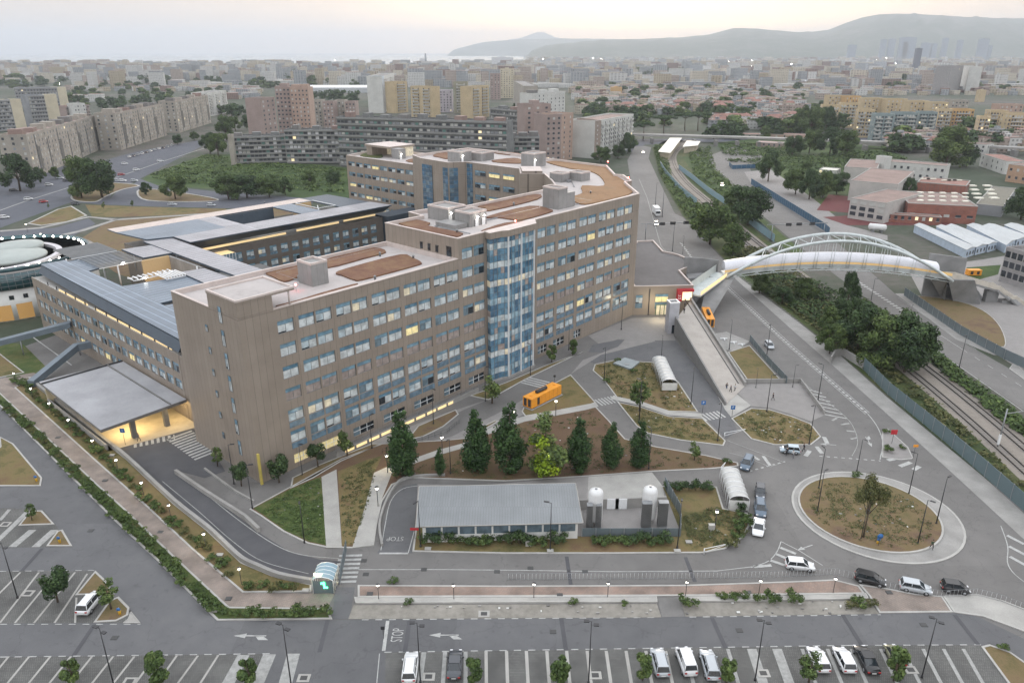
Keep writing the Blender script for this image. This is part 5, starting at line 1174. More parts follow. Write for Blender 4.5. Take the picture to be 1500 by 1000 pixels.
block((541, 112), (559, 112), 42, 18, 'pale blue white slab tower with blank end wall', wall=mat('blue_white', (.42, .47, .52), .8)); block((559, 112), (577, 107), 42, 18, 'white apartment tower with stacked balconies beside the blank slab', wall=wt, nf=12, nw=5, balc=2)
block((577, 120), (596, 119), 36, 14, 'ochre tower with stacked white loggias, left of the first pair', wall=yl, nf=11, nw=2, balc=1, cols=winS); block((601, 126), (632, 127), 34, 14, 'ochre tower with two loggia columns, right of the first pair', wall=yl, nf=10, nw=4, balc=2, cols=winS); block((634, 132), (662, 132), 26, 14, 'white and mauve apartment block between the ochre tower pairs', wall=mat('mauve_white', (.42, .38, .42), .8), nf=8, nw=6)
block((664, 120), (685, 120), 36, 14, 'ochre brown tower with lit top window, left of the second pair', wall=olive, nf=11, nw=2, balc=1, cols=winS); block((690, 127), (716, 125), 34, 14, 'ochre tower with bright loggia edges, right of the second pair', wall=yl, nf=10, nw=4, balc=2, cols=winS)
block((718, 108), (733, 108), 38, 16, 'mauve grey tower left of the cream stepped tower', wall=pk2, nf=11, nw=3); block((733, 101), (752, 101), 44, 16, 'tallest cream stepped tower right of centre', wall=cr, nf=13, nw=5, boxes=1); block((752, 118), (767, 126), 34, 16, 'lower shoulder of the cream stepped tower', wall=bg, nf=10, nw=4)
block((769, 153), (807, 152), 35, 15, 'pink brown tower with a central column of recessed windows', wall=pk2, nf=10, nw=3, ww=1.8, boxes=1); block((800, 168), (823, 167), 31, 16, 'front pink tower facing the hospital roof, darker left half', wall=pk2, nf=9, nw=3, ww=1.6); block((823, 167), (840, 165), 31, 16, 'front pink tower facing the hospital roof, lighter right half', wall=pk, nf=9, nw=2, ww=1.2)
block((781, 137), (828, 134), 34, 16, 'grey white tower group behind the pink towers', wall=wt, nf=10, nw=8, boxes=3)
block((872, 177), (928, 167), 25.5, 20, 'long apartment block with rows of white balconies beside the road', wall=wt, nf=8, nw=18, balc=9, cols=wt, ns=0, roof=roofb, pal=[winD, winD, winS])
block((843, 173), (872, 177), 25.5, 5, 'plain brown end wall block of the white balcony building', wall=mat('brown_end', (.27, .22, .19), .85), nf=8, nw=2, ww=.8)
for (a, b, v, m, lab) in ((1205, 1230, 154, yo, 'yellow flats at the left end of the orange estate'), (1232, 1258, 151, yl, 'ochre flats second from the left in the orange estate'), (1258, 1282, 161, yo, 'low yellow flats left of the blue housing block'), (1283, 1310, 167, bl_, 'blue grey flats, left third of the blue block'), (1312, 1345, 165, bl_, 'blue grey flats, middle of the blue block'), (1348, 1374, 164, bl_, 'blue grey flats, right third of the blue block'), (1376, 1396, 160, yo, 'yellow flats between the blue block and the orange tower'), (1397, 1428, 160, og, 'bright orange block of flats in front of the estate'), (1436, 1452, 171, yl, 'small ochre flats right of the orange block'), (1452, 1478, 162, yo, 'tall yellow flats near the right edge'), (1479, 1530, 166, yl, 'long ochre flats cut by the right edge')):
    block((a, v), (b, v+.4), 23, 14, lab, wall=m, nf=7, nw=max(4, int((b-a)/4)), ns=2, balc=2 if m is not og else 1, cols=winS, pal=[winD, winS, winD], side='left')
for (a, b, v, m) in ((1240, 1262, 141, og), (1266, 1296, 144, yo), (1300, 1330, 145, yo), (1334, 1362, 148, yl), (1366, 1390, 150, yo), (1395, 1420, 147, bg), (1466, 1500, 153, pk), (1215, 1236, 140, yl)):
    block((a, v), (b, v), 23, 14, f'{"orange" if m is og else "pale"} flats in the second row of the estate {["above its left end", "right of the orange flats", "behind the blue block", "behind the yellow flats", "behind the right blue third", "behind the bright orange block", "by the right edge", "left of the orange flats"][[1240, 1266, 1300, 1334, 1366, 1395, 1466, 1215].index(a)]}', wall=m, nf=7, nw=5, pal=[winD, winS])
block((1394, 97), (1412, 96), 46, 24, 'tall round-shouldered grey tower with lattice of windows on the right', 'tower block', 'tower_block', wall=mat('lattice_grey', (.26, .25, .25), .8), nf=14, nw=8, ww=2.2, pal=[winD, bg]); block((1412, 97), (1421, 98), 44, 20, 'pale side wing of the tall grey lattice tower', 'tower block', 'tower_block', wall=wt)
# school, brick gym and neighbours
scw = mat('school_render', (.42, .40, .38), .85, scale=.2, var=.12); rbk = brickmat('red_brick', (.28, .10, .075), (.34, .13, .09), (.2, .12, .1), .5, .25, 0, True, .9, .03)
block((1246, 290), (1299, 297.5), 9, (1259, 271), 'front wing of the white school with brown roof and open ground floor', 'school', 'school_building', wall=scw, roof=roofb, nf=3, nw=4, ww=2.6, wh=1.6, par=.25, ns=0)
block((1246, 264), (1316, 270), 10, (1254, 244), 'middle wing of the white school with a broad brown roof', 'school', 'school_building', wall=scw, roof=roofb, par=.25)
block((1298, 236), (1387, 243), 9.5, 12, 'rear wing of the white school with small paired windows', 'school', 'school_building', wall=wt, roof=roofb, nf=2, nw=9, ww=1.3, par=.4)
block((1237, 244), (1285, 247), 9, (1243, 232), 'rear left wing of the white school beside the stair tower', 'school', 'school_building', wall=scw, roof=roofb, par=.3); block((1284, 228), (1298, 230), 13, 5, 'white stair tower rising over the school roofs', 'stair tower', 'stair_tower', wall=wt)
g_ = block((1331, 297), (1433, 302), 8, (1337, 280), 'red brick sports hall with two rows of roof lights', 'sports hall', 'sports_hall', wall=rbk, roof=roofb, nf=1, nw=6, ww=2.2, wh=1.0, par=.3)
block((1298, 313), (1380, 318), 3.6, 5, 'low brick annex with square windows in front of the sports hall', 'annex', 'school_annex', wall=rbk, roof=roofr, nf=1, nw=8, ww=1.2, par=.25, lit=.3)
block((1344, 266), (1416, 272), 7, (1344, 258), 'dark red roofed hall behind the brick sports hall', 'hall', 'school_hall', wall=rbk, roof=roofr, par=.4)
g2 = block((1430, 298), (1470, 302), 5, (1426, 270), 'greenish roofed hall with bright roof lights right of the brick hall', 'hall', 'school_hall', wall=gy, roof=mat('moss_roof', (.16, .15, .12), .9), par=.25)
skl = mat('roof_light', (.75, .72, .62), .4)
def rooflights(T, h, pts, w=2.4, d=1.6):
    for (u, v) in pts:
        p = P(u, v, h); mb = MB(); mb.box(p.x-w/2, p.x+w/2, p.y-d/2, p.y+d/2, h-.25, h+.3, skl); mb.build('roof_light', T)
rooflights(g_, 8, [(x, y+(x-1348)*.02) for x in (1348, 1364, 1381, 1398, 1414) for y in (282, 287.5, 293.5)]); rooflights(g2, 5, [(1424+i*3.2, 272+i*6) for i in range(4)]+[(1446+i*3.4, 272+i*6) for i in range(4)], 3.6, 2.4)
rooflights(bpy.data.objects['school_hall'], 7, [(1355+i*9, 262) for i in range(2)]+[(1386+i*8, 264) for i in range(3)], 5, .8)
sheet('court', [(1196, 308), (1214, 285), (1246, 288), (1244, 312)], .05, mat('maroon_court', (.12, .03, .03), .9)); sheet('court', [(1205, 318), (1240, 316), (1400, 324), (1400, 330), (1240, 330)], .05, mat('maroon_court', (.12, .03, .03), .9))
block((1368, 222), (1378, 221), 4, 6, 'x', wall=wt) if 0 else None
for a_, b_, h_, m, rf, lab in (((1300, 196), (1330, 197), 6, wt, roofr, 'white house with a dusty red roof above the orchard'), ((1338, 210), (1362, 211), 6, wt, roofg, 'white cottage half hidden behind the big dark tree'), ((1344, 186), (1370, 187), 7, wt, roofr, 'pale villa with three small windows below the blue flats'), ((1400, 208), (1446, 212), 7, wt, roofb, 'long white house at the foot of the orange block'), ((1438, 225), (1474, 236), 8, wt, roofr, 'white house with a red roof terrace near the right edge'), ((1478, 240), (1530, 246), 10, mat('terracotta_wall', (.38, .25, .17), .85), roofb, 'terracotta house cut by the right edge'), ((1120, 196), (1180, 198), 4, pk, roofr, 'long low shed with a red roof beyond the viaduct'), ((1060, 196), (1115, 197), 4, bg, roofr, 'low dusty shed row beyond the viaduct'), ((1108, 208), (1146, 210), 4, pk2, mat('rose_roof', (.4, .28, .26), .8), 'rose roofed shed with white doors beside the viaduct'), ((1200, 248), (1226, 250), 3.5, wt, mat('white_roof', (.6, .58, .52), .6), 'small white roofed pavilion among the school trees')):
    block(a_, b_, h_, 12, lab, 'house' if h_ > 4.5 else 'shed', 'house' if h_ > 4.5 else 'shed', wall=m, roof=rf, nf=2 if h_ > 5 else 1, nw=5, ns=2, par=.3)
def quadblock(pxs, h, label, cat, name, wall, roof, group=None, nwin=0):
    pts = [P(u, v, h) for u, v in pxs]; c = Vector((sum(p.x for p in pts)/4, sum(p.y for p in pts)/4, 0)); T = thing(name, c, label, cat, group)
    mb = MB(); mb.prism([tuple(p[:2]) for p in pts], 0, h-.15, wall); mb.build('walls', T)
    o = offset([tuple(p[:2]) for p in pts], -.3); mb = MB(); cx = [(o[0][i]+o[3][i])/2 for i in (0, 1)]; cy = [(o[1][i]+o[2][i])/2 for i in (0, 1)]
    m1 = ((o[0][0]+o[1][0])/2, (o[0][1]+o[1][1])/2, h+.55); m2 = ((o[2][0]+o[3][0])/2, (o[2][1]+o[3][1])/2, h+.55)
    mb.add([(*o[0], h-.15), (*o[1], h-.15), (*o[2], h-.15), (*o[3], h-.15), m1, m2], [(0, 4, 5, 3), (4, 1, 2, 5), (0, 1, 4), (2, 3, 5), (3, 2, 1, 0)], roof); mb.build('roof', T)
    a, b = pts[0], pts[1]; d = (b-a); L_ = d.length; ang = math.atan2(d.y, d.x)
    for i in range(nwin): awin(T, Vector((a.x, a.y, 0)), ang, (i+.3)*L_/nwin, .9, 1.0, 1.2, winD)
    return T
tr = mat('tent_roof', (.40, .42, .43), .6, scale=.1, var=.1); tw = mat('container_wall', (.40, .47, .56), .7)
for i, (q, lab) in enumerate((([(1416, 365), (1429, 361), (1353, 328), (1340, 329)], 'white roofed long hut nearest the footbridge'), ([(1431, 361), (1446, 357), (1385, 330), (1372, 331)], 'second long white roofed hut in the camp'), ([(1448, 357), (1461, 354), (1400, 329), (1387, 330)], 'third long pale roofed hut in the camp'), ([(1474, 358), (1488, 350), (1434, 328), (1417, 329)], 'fourth long hut with a bright roof edge'), ([(1490, 350), (1510, 346), (1458, 328), (1440, 330)], 'fifth long hut in the camp near the right edge'), ([(1512, 346), (1535, 342), (1490, 327), (1472, 329)], 'hut farthest right in the camp'))):
    quadblock(q, 3.3, lab, 'hut', 'long_hut', tw, tr, 'long white roofed huts in the camp', 3)
T = block((1475, 361), (1560, 384), 11.5, 14, 'grey office building with red framed windows cut by the right edge', 'office building', 'office_building', wall=mat('office_grey', (.26, .25, .25), .8), nf=3, nw=9, ww=1.7, wh=2.0, ns=2, pal=[winD, gD], side='left')
block((1480, 341), (1560, 352), 9, 10, 'x', wall=wt) if 0 else None
# station and viaduct
ST = thing('station_platform', P(985, 215), 'small lit railway halt with two white platform roofs', 'station')
for pxs, h_ in (([(964, 222), (982, 224), (999, 202), (981, 202)], 5), ([(1000, 215), (1022, 213), (1026, 207), (1006, 206)], 5)):
    mb = MB(); mb.prism([tuple(P(u, v, h_)[:2]) for u, v in pxs], h_-.3, h_, mat('white_roof', (.6, .58, .52), .6)); mb.build('platform_roof', ST)
    mb = MB(); ps = offset([tuple(P(u, v, h_)[:2]) for u, v in pxs], 1.2); mb.prism(ps, 0, h_-.32, mat('station_wall', (.38, .33, .25), .8)); mb.build('station_wall', ST)
for u, v in ((973, 217), (1015, 212)):
    mb = MB(); mb.lathe([(0, -.4), (.7, 0), (0, .4)], glow('station_lamp', (1, .7, .3), 6), 8, P(u, v+2, 3.6)); mb.build('station_lamp', ST)
VD = thing('road_viaduct', P(1100, 212), 'long low concrete road viaduct crossing behind the railway halt', 'viaduct')
mb = MB(); pts = [P(u, v, 5.5) for u, v in ((820, 193), (930, 196), (1080, 200), (1230, 205), (1420, 212), (1700, 226))]; wallstrip(mb, pts, 4.2, 5.6, 9, concrete); mb.build('deck', VD)
for i in range(24):
    t = i/23; a = pts[0]; u_ = 830+t*720; p = P(u_, 196+(u_-830)*.0325, 5.5); mb = MB(); mb.box(p.x-1, p.x+1, p.y-3, p.y+3, 0, 4.2, concrete_dk); mb.build('pier', VD)
# ---- fences
def fence(px, h, m, label, every=3.0, name='fence', world=False, th=.06, z=.1):
    pts = [Vector(p[:2]) for p in (px if world else W2(px))]; T = thing(name, (*pts[0], 0), label, 'fence')
    mb = MB(); wallstrip(mb, pts, z, h, th, m); mb.build('panel', T)
    n = 0; posts = MB()
    for a, b in zip(pts, pts[1:]):
        ln = (b-a).length; k = max(1, int(ln/every))
        for i in range(k):
            q = a+(b-a)*(i/k); n += 1
            posts.box(q.x-.07, q.x+.07, q.y-.07, q.y+.07, 0, h+.1, greymetal)
    o = posts.build('post', T); 
    if n > 100: o['kind'] = 'stuff'
    return T
fb_, t_, b_ = newmat('blue_mesh'); b_.inputs['Base Color'].default_value = (.13, .185, .205, 1); b_.inputs['Alpha'].default_value = .78; b_.inputs['Roughness'].default_value = .4
fg_, t_, b_ = newmat('grey_mesh'); b_.inputs['Base Color'].default_value = (.13, .17, .19, 1); b_.inputs['Alpha'].default_value = .7
fc_, t_, b_ = newmat('pale_mesh'); b_.inputs['Base Color'].default_value = (.24, .36, .42, 1); b_.inputs['Alpha'].default_value = .85
fence([(1264, 541), (1300, 578), (1380, 644), (1442, 698), (1500, 750), (1600, 835)], 3, fb_, 'blue grey mesh fence between the right pavement and the railway')
fence([(1324, 433), (1405, 490), (1470, 526), (1500, 540), (1600, 600)], 2.6, fg_, 'grey mesh fence between the far road and the footbridge plaza')
fence([(967, 243), (975, 256), (996, 280), (1020, 300)], 3, fc_, 'pale blue fence left of the curving tracks')
fence([(994, 248), (1015, 264), (1039, 284), (1070, 305), (1104, 333), (1134, 355)], 3, fc_, 'pale blue fence right of the curving tracks')
fence([(1080, 296), (1100, 322), (1134, 352)], 2.4, fb_, 'short blue fence beside the far road near the gantry')
fence([(1100, 270), (1150, 302), (1207, 338), (1214, 345)], 3.2, mat('dark_blue_wall', (.03, .09, .16), .6), 'dark blue wall along the school pavement')
fence([(1068, 243), (1072, 248), (1120, 246)], 2.6, mat('dark_blue_wall', (.03, .09, .16), .6), 'short dark blue wall at the bend of the far lane')
fence([(1098, 500), (1122, 530), (1148, 558), (1152, 562)], 1.8, fg_, 'grey mesh fence between the planted bank and the main road')
fence([(508, 857), (499, 830), (493, 808)], 2.0, fc_, 'tall glass panel fence beside the zebra crossing') if 0 else None
fence([(498, 856), (508, 806)], 2.0, fg_, 'tall mesh gate fence beside the near zebra crossing', 2)
fence([(996, 785), (996, 756), (973, 714)], 2.2, fg_, 'mesh fence closing the gas tank yard on the right', 2)
fence([(852, 786), (996, 786)], 1.6, fg_, 'low mesh fence in front of the gas tank yard', 2)
# concrete retaining walls
def cwall(px, z0, z1, th, label, m=concrete, name='retaining_wall'):
    pts = W2(px); mb = MB(); wallstrip(mb, pts, z0, z1, th, m); o = mb.build(name, None, (*pts[0], 0)); tag(o, label, 'wall')
cwall(smooth([(44, 557), (144, 639), (187, 673), (256, 737), (304, 775), (330, 799), (355, 822), (380, 834), (410, 846), (457, 855)], 3), 0, .9, .55, 'long low concrete wall between planted strip and service ramp')
cwall([(258, 693), (300, 722), (360, 760), (380, 779)], 0, .8, .5, 'concrete divider wall in the middle of the service ramp')
cwall([(1086, 561), (1172, 560), (1207, 607)], 0, 1.0, .35, 'angled concrete wall round the paved terrace right of the ramp')
cwall([(1228, 519), (1214, 521), (1264, 541)], 0, 2.0, .4, 'short concrete wall where the railway fence begins') if 0 else None
cwall([(1216, 533), (1222, 523), (1234, 521), (1266, 541)], 0, 2.0, .35, 'short concrete wall where the blue railway fence begins')
cwall([(1330, 398), (1338, 436)], 0, 2, .5, 'x') if 0 else None
cwall([(300, 687), (345, 720), (372, 735)], 0, .35, .3, 'low curb wall round the planting bed by the tower foot')
cwall(smooth([(560, 800), (556, 770), (566, 735), (585, 706), (610, 699), (652, 697)], 3), 0, .5, .35, 'curved low wall round the stop lane')
# ================================================================ trees and plants
def leafmat(name, c):
    m, t, b = newmat(name); oi = N(t, 'ShaderNodeObjectInfo')
    v = posn(t); f = noise(t, 1.7, 2, v)
    col = ramp(t, f, [(.3, tuple(x*.7 for x in c)), (.7, tuple(x*1.35 for x in c))])
    k = ramp(t, oi.outputs['Random'], [(0, (.82, .85, .8)), (1, (1.15, 1.1, 1.0))])
    t.links.new(mixc(t, 1.0, col, k, 'MULTIPLY'), b.inputs['Base Color']); b.inputs['Roughness'].default_value = .75; b.inputs['Specular IOR Level'].default_value = .15
    MATS[name] = m; return m
lf = {k: [leafmat(f'leaf_{k}_{i}', c) for i, c in enumerate(cs)] for k, cs in dict(
    dark=[(.03, .052, .026), (.05, .082, .036), (.078, .12, .05)], poplar=[(.026, .052, .021), (.042, .08, .031), (.068, .118, .042)],
    mid=[(.048, .075, .03), (.08, .12, .042), (.125, .17, .06)], lit=[(.09, .14, .012), (.16, .24, .02), (.26, .34, .03)],
    olive=[(.055, .066, .03), (.09, .098, .042), (.135, .13, .06)], redleaf=[(.05, .02, .022), (.07, .035, .03), (.09, .05, .035)]).items()}
def crown_mesh(mb, blobs, n, size, mats, r, flat=0.0):
    tot = sum(b[3]**2*(b[4] if len(b) > 4 else 1) for b in blobs)
    for b in blobs:
        bx, by, bz, br_ = b[:4]; sq = b[4] if len(b) > 4 else 1
        k = int(n*br_*br_*sq/tot); shade = r.random()
        for _ in range(k):
            th = r.uniform(0, 2*math.pi); cz = r.uniform(-1, 1); s_ = math.sqrt(1-cz*cz); rad = br_*(r.random()**.35)
            p = Vector((bx+rad*s_*math.cos(th), by+rad*s_*math.sin(th), bz+rad*cz*sq))
            nrm = Vector((s_*math.cos(th)+r.uniform(-.7, .7), s_*math.sin(th)+r.uniform(-.7, .7), cz+r.uniform(-.5, .9))).normalized()
            a = nrm.orthogonal().normalized(); c = nrm.cross(a); an = r.uniform(0, 3.14); a, c = a*math.cos(an)+c*math.sin(an), c*math.cos(an)-a*math.sin(an)
            sz = size*r.uniform(.55, 1.25)
            q = r.random()*.6+shade*.55
            m = mats[0] if q < .42 else (mats[1] if q < .85 else mats[2])
            mb.add([p-a*sz-c*sz*.45, p+a*sz*.2-c*sz*.6, p+a*sz+c*sz*.1, p-a*sz*.1+c*sz*.6], [(0, 1, 2, 3)], m)
def tree_proto(name, label, kind, seed, H=8, parent_cat='tree'):
    r = random.Random(seed); T = thing(name, (0, 0, 0), label, parent_cat); tr_ = MB(); cr_ = MB()
    if kind == 'poplar':
        tr_.tube([(0, 0, 0), (.05, 0, H*.35), (0, .05, H*.85)], [.2, .14, .04], wood, 7)
        bl = []
        for i in range(64):
            t = (i+r.random())/64; z = H*(.07+.93*t); w = H*.19*math.sin(min(1, (t*.98+.2))*math.pi*.93)**.55
            a = r.uniform(0, 6.28); q = r.uniform(.35, .72)*w; bl.append((q*math.cos(a), q*math.sin(a), z*.965, max(.4, w*.46), 1.4))
        bl.append((0, 0, H*.95, .45, 1.6)); crown_mesh(cr_, bl, 7000, .2, lf['poplar'], r)
        for i in range(5): a = i*1.3; tr_.tube([(0, 0, H*(.2+.1*i)), (.8*math.cos(a), .8*math.sin(a), H*(.32+.1*i))], [.07, .03], wood, 5)
    elif kind == 'litpoplar':
        tr_.tube([(0, 0, 0), (0, .05, H*.85)], [.2, .05], wood, 7); bl = []
        for i in range(20):
            t = r.uniform(.02, .62); w = H*.22*math.sin((t+.2)*math.pi)**.6; a = r.uniform(0, 6.28); q = r.uniform(.2, .8)*w; bl.append((q*math.cos(a), q*math.sin(a), H*(.1+.9*t), w*.5, 1.2))
        crown_mesh(cr_, bl[:12], 2300, .24, lf['mid'], r); crown_mesh(cr_, bl[12:], 1500, .24, lf['lit'], r)
        bl = [(r.uniform(-.7, .7), r.uniform(-.7, .7), H*r.uniform(.66, 1), .75, 1.2) for _ in range(8)]; crown_mesh(cr_, bl, 620, .22, lf['mid'], r)
    elif kind in ('round', 'oval', 'loose'):
        w = H*{'round': .36, 'oval': .24, 'loose': .3}[kind]; hh = {'round': .38, 'oval': .5, 'loose': .42}[kind]
        tr_.tube([(0, 0, 0), (.06, .03, H*.4), (0, 0, H*.8)], [.11*H/4, .08*H/4, .03], wood, 7); bl = []
        for i in range(14 if kind != 'loose' else 9):
            a = r.uniform(0, 6.28); cz = r.uniform(-1, 1); q = w*.62*math.sqrt(1-cz*cz*.8); bl.append((q*math.cos(a), q*math.sin(a), H*(1-hh*.98)+cz*H*hh*.62, w*r.uniform(.36, .55)))
        for b in bl[:6]: tr_.tube([(0, 0, H*.35), (b[0]*.5, b[1]*.5, (b[2]+H*.35)*.5), b[:3]], [.05*H/4, .035*H/4, .015], wood, 5)
        crown_mesh(cr_, bl, 2300 if kind != 'loose' else 900, .06*H**.55+.05, lf['mid' if kind != 'round' else 'dark'], r)
    elif kind == 'big':
        tr_.tube([(0, 0, 0), (.2, .1, H*.3), (0, 0, H*.6)], [.35, .28, .15], wood, 8); bl = []
        for i in range(30):
            a = r.uniform(0, 6.28); t = r.random(); z = H*(.16+.78*t); q = H*.43*math.sqrt(max(.05, 1-((t-.38)/.68)**2))*r.uniform(.35, .95); bl.append((q*math.cos(a), q*math.sin(a), z, H*r.uniform(.1, .17)))
        for b in bl[:9]: tr_.tube([(0, 0, H*.3), ((b[0])*.45, b[1]*.45, (b[2]+H*.3)*.5), b[:3]], [.16, .1, .04], wood, 6)
        crown_mesh(cr_, bl, 7000, .4, lf['dark'] if seed % 2 else lf['mid'], r)
    elif kind == 'olive':
        tr_.tube([(0, 0, 0), (.1, 0, H*.3), (0, .1, H*.7)], [.2, .15, .08], wood, 7); bl = [(H*.24*math.cos(i*1.05)*(i % 2+.6)/1.4, H*.24*math.sin(i*1.05)*(i % 2+.6)/1.4, H*(.74+.16*r.random()), H*.15, .85) for i in range(16)]
        for b in bl[:6]: tr_.tube([(0, 0, H*.4), b[:3]], [.08, .03], wood, 5)
        crown_mesh(cr_, bl, 4200, .13, lf['olive'], r)
    elif kind == 'pine':
        tr_.tube([(0, 0, 0), (.3, 0, H*.4), (.1, .1, H*.75)], [.35, .28, .2], wood, 8); bl = []
        for i in range(22):
            a = r.uniform(0, 6.28); q = H*.48*math.sqrt(r.random()); bl.append((q*math.cos(a), q*math.sin(a), H*(.84+.1*(1-q/(H*.48)))+r.uniform(-.3, .3), H*.13, .55))
        for b in bl[:8]: tr_.tube([(.1, .1, H*.65), (b[0]*.8, b[1]*.8, H*.82)], [.14, .05], wood, 5)
        crown_mesh(cr_, bl, 3600, .4, lf['dark'], r)
    elif kind == 'farbig':
        tr_.tube([(0, 0, 0), (0, 0, H*.5)], [.4, .25], wood, 5); bl = []
        for i in range(13):
            a = r.uniform(0, 6.28); t = r.random(); q = H*.45*r.uniform(.2, 1)*math.sqrt(1-t*t*.8); bl.append((q*math.cos(a), q*math.sin(a), H*(.22+.62*t), H*.19))
        crown_mesh(cr_, bl, 620, 1.1, lf['dark' if seed % 2 else 'mid'], r)
    tr_.build('trunk', T); cr_.build('crown', T); return T
def bush_proto(name, label, w, h, mats, seed, n=500, leaf=.12):
    r = random.Random(seed); mb = MB()
    for i in range(4): mb.tube([(0, 0, 0), (r.uniform(-.3, .3)*w, r.uniform(-.3, .3)*w, h*.5)], [.03, .015], wood, 4)
    bl = [(r.uniform(-.4, .4)*w, r.uniform(-.4, .4)*w, h*r.uniform(.3, .72), w*r.uniform(.22, .36), h/w*.9) for _ in range(7)]
    crown_mesh(mb, bl, n, leaf, mats, r); o = mb.build(name, None, (0, 0, 0)); return tag(o, label, 'shrub')
pop = [Proto(tree_proto('poplar_tree', 'x', 'poplar', s, 12)) for s in (1, 2, 3)]
def place(pr, u, v, vt, H0, label, cat='tree', group=None, wide=1.0):
    g = P(u, v); h = height_of(g, vt)
    k = h/H0; return pr.put((g.x, g.y, .1), rnd.uniform(0, 6.28), (k*wide, k*wide, k), label, cat, group)
PL = 'row of poplars on the brown lawn'
for i, (u, v, vt, lab) in enumerate(((590, 697, 603, 'tallest dark poplar at the left end of the row beside the lit lamp'), (697, 691, 600, 'dark poplar second from the left in the lawn row'), (747, 690, 591, 'dark poplar third from the left, in front of the orange generator'), (847, 690, 613, 'dark poplar right of the yellow lit tree'), (895, 684, 619, 'dark poplar second from the right end of the row'), (936, 684, 617, 'dark poplar at the right end of the row by the light road'))):
    place(pop[i % 3], u, v, vt, 12, lab, group=PL, wide=1.2)
place(Proto(tree_proto('poplar_tree', 'x', 'litpoplar', 21, 11)), 798, 696, 611, 11, 'poplar glowing yellow green around the lamp inside it', group=PL, wide=1.4)
pp = P(803, 694); l_ = bpy.data.lights.new('tree_lamp_light', 'POINT'); l_.energy = 260; l_.color = (1, .9, .4); l_.shadow_soft_size = .3; o = bpy.data.objects.new('tree_lamp_light', l_); COL.objects.link(o); o.location = (pp.x+.4, pp.y-1.7, 5.0)
place(pop[1], 645, 696, 655, 12, 'short slim green poplar between the two tallest ones', wide=1.0)
rt = [Proto(tree_proto('lime_tree', 'x', 'round', s, 5)) for s in (4, 5)]; ov = [Proto(tree_proto('holm_oak', 'x', 'oval', s, 5)) for s in (6, 7)]; lo = [Proto(tree_proto('young_tree', 'x', 'loose', s, 5)) for s in (8, 9)]
for i, (k, u, v, vt, lab) in enumerate(((rt, 409, 707, 667, 'round dark tree at the foot of the brown end wall'), (rt, 466, 684, 650, 'round green tree before the lit ground windows'), (lo, 509, 668, 628, 'slim leaning tree before the facade left of the poplars'), (rt, 354, 712, 679, 'small round tree in the bed by the tower foot'), (lo, 319, 683, 655, 'sparse young tree beside the zebra crossing at the yard'), (ov, 808, 531, 500, 'dark oval tree right of the blue glass bay'), (ov, 839, 521, 494, 'thin dark tree against the facade right of the bay'), (lo, 721, 591, 545, 'young tree tied to a stake left of the blue bay'), (lo, 937, 602, 552, 'dark red leaved young tree by the middle zebra crossing'), (lo, 1017, 674, 644, 'dark red leaved sapling beside the light road'), (rt, 85, 882, 834, 'dark leaning tree in the left car park'), (lo, 163, 892, 848, 'spreading tree beside the lone white parked car'), (lo, 47, 762, 738, 'small twin tree at the tip of the upper left bed'), (ov, 108, 1004, 960, 'clipped oval tree at the bottom left corner'), (ov, 236, 1006, 951, 'larger oval tree left of the first lamp post pair'), (ov, 366, 1006, 959, 'oval tree right of the first wide white stripe'), (ov, 694, 1002, 960, 'small slim tree right of the dark grey saloon'), (ov, 819, 1004, 955, 'dark oval tree left of the tall lamp in the car park'), (ov, 941, 996, 953, 'oval tree left of the three pale cars'), (ov, 1064, 1000, 956, 'oval tree right of the three pale cars'), (ov, 1309, 997, 944, 'big rounded tree hiding the greenish car'), (lo, 1184, 1002, 955, 'thin ragged sapling left of the white hatchback pair'), (lo, 71, 305, 298, 'small lone tree on the grass corner of the boulevard'), (lo, 152, 306, 295, 'small street tree on the verge left of the ramp'), (lo, 194, 303, 293, 'small street tree on the verge right of the first one'))):
    H0 = 5; place(k[i % 2], u, v, vt, H0, lab, wide=.95 if k is ov else 1.0)
ob_ = tree_proto('olive_tree', 'x', 'olive', 31, 7); place(Proto(ob_), 1264, 788, 703, 7, 'round grey green olive tree in the middle of the roundabout', wide=.62)
bg_ = [Proto(tree_proto('broadleaf_tree', 'x', 'big', s, 14)) for s in (11, 12, 13, 14)]
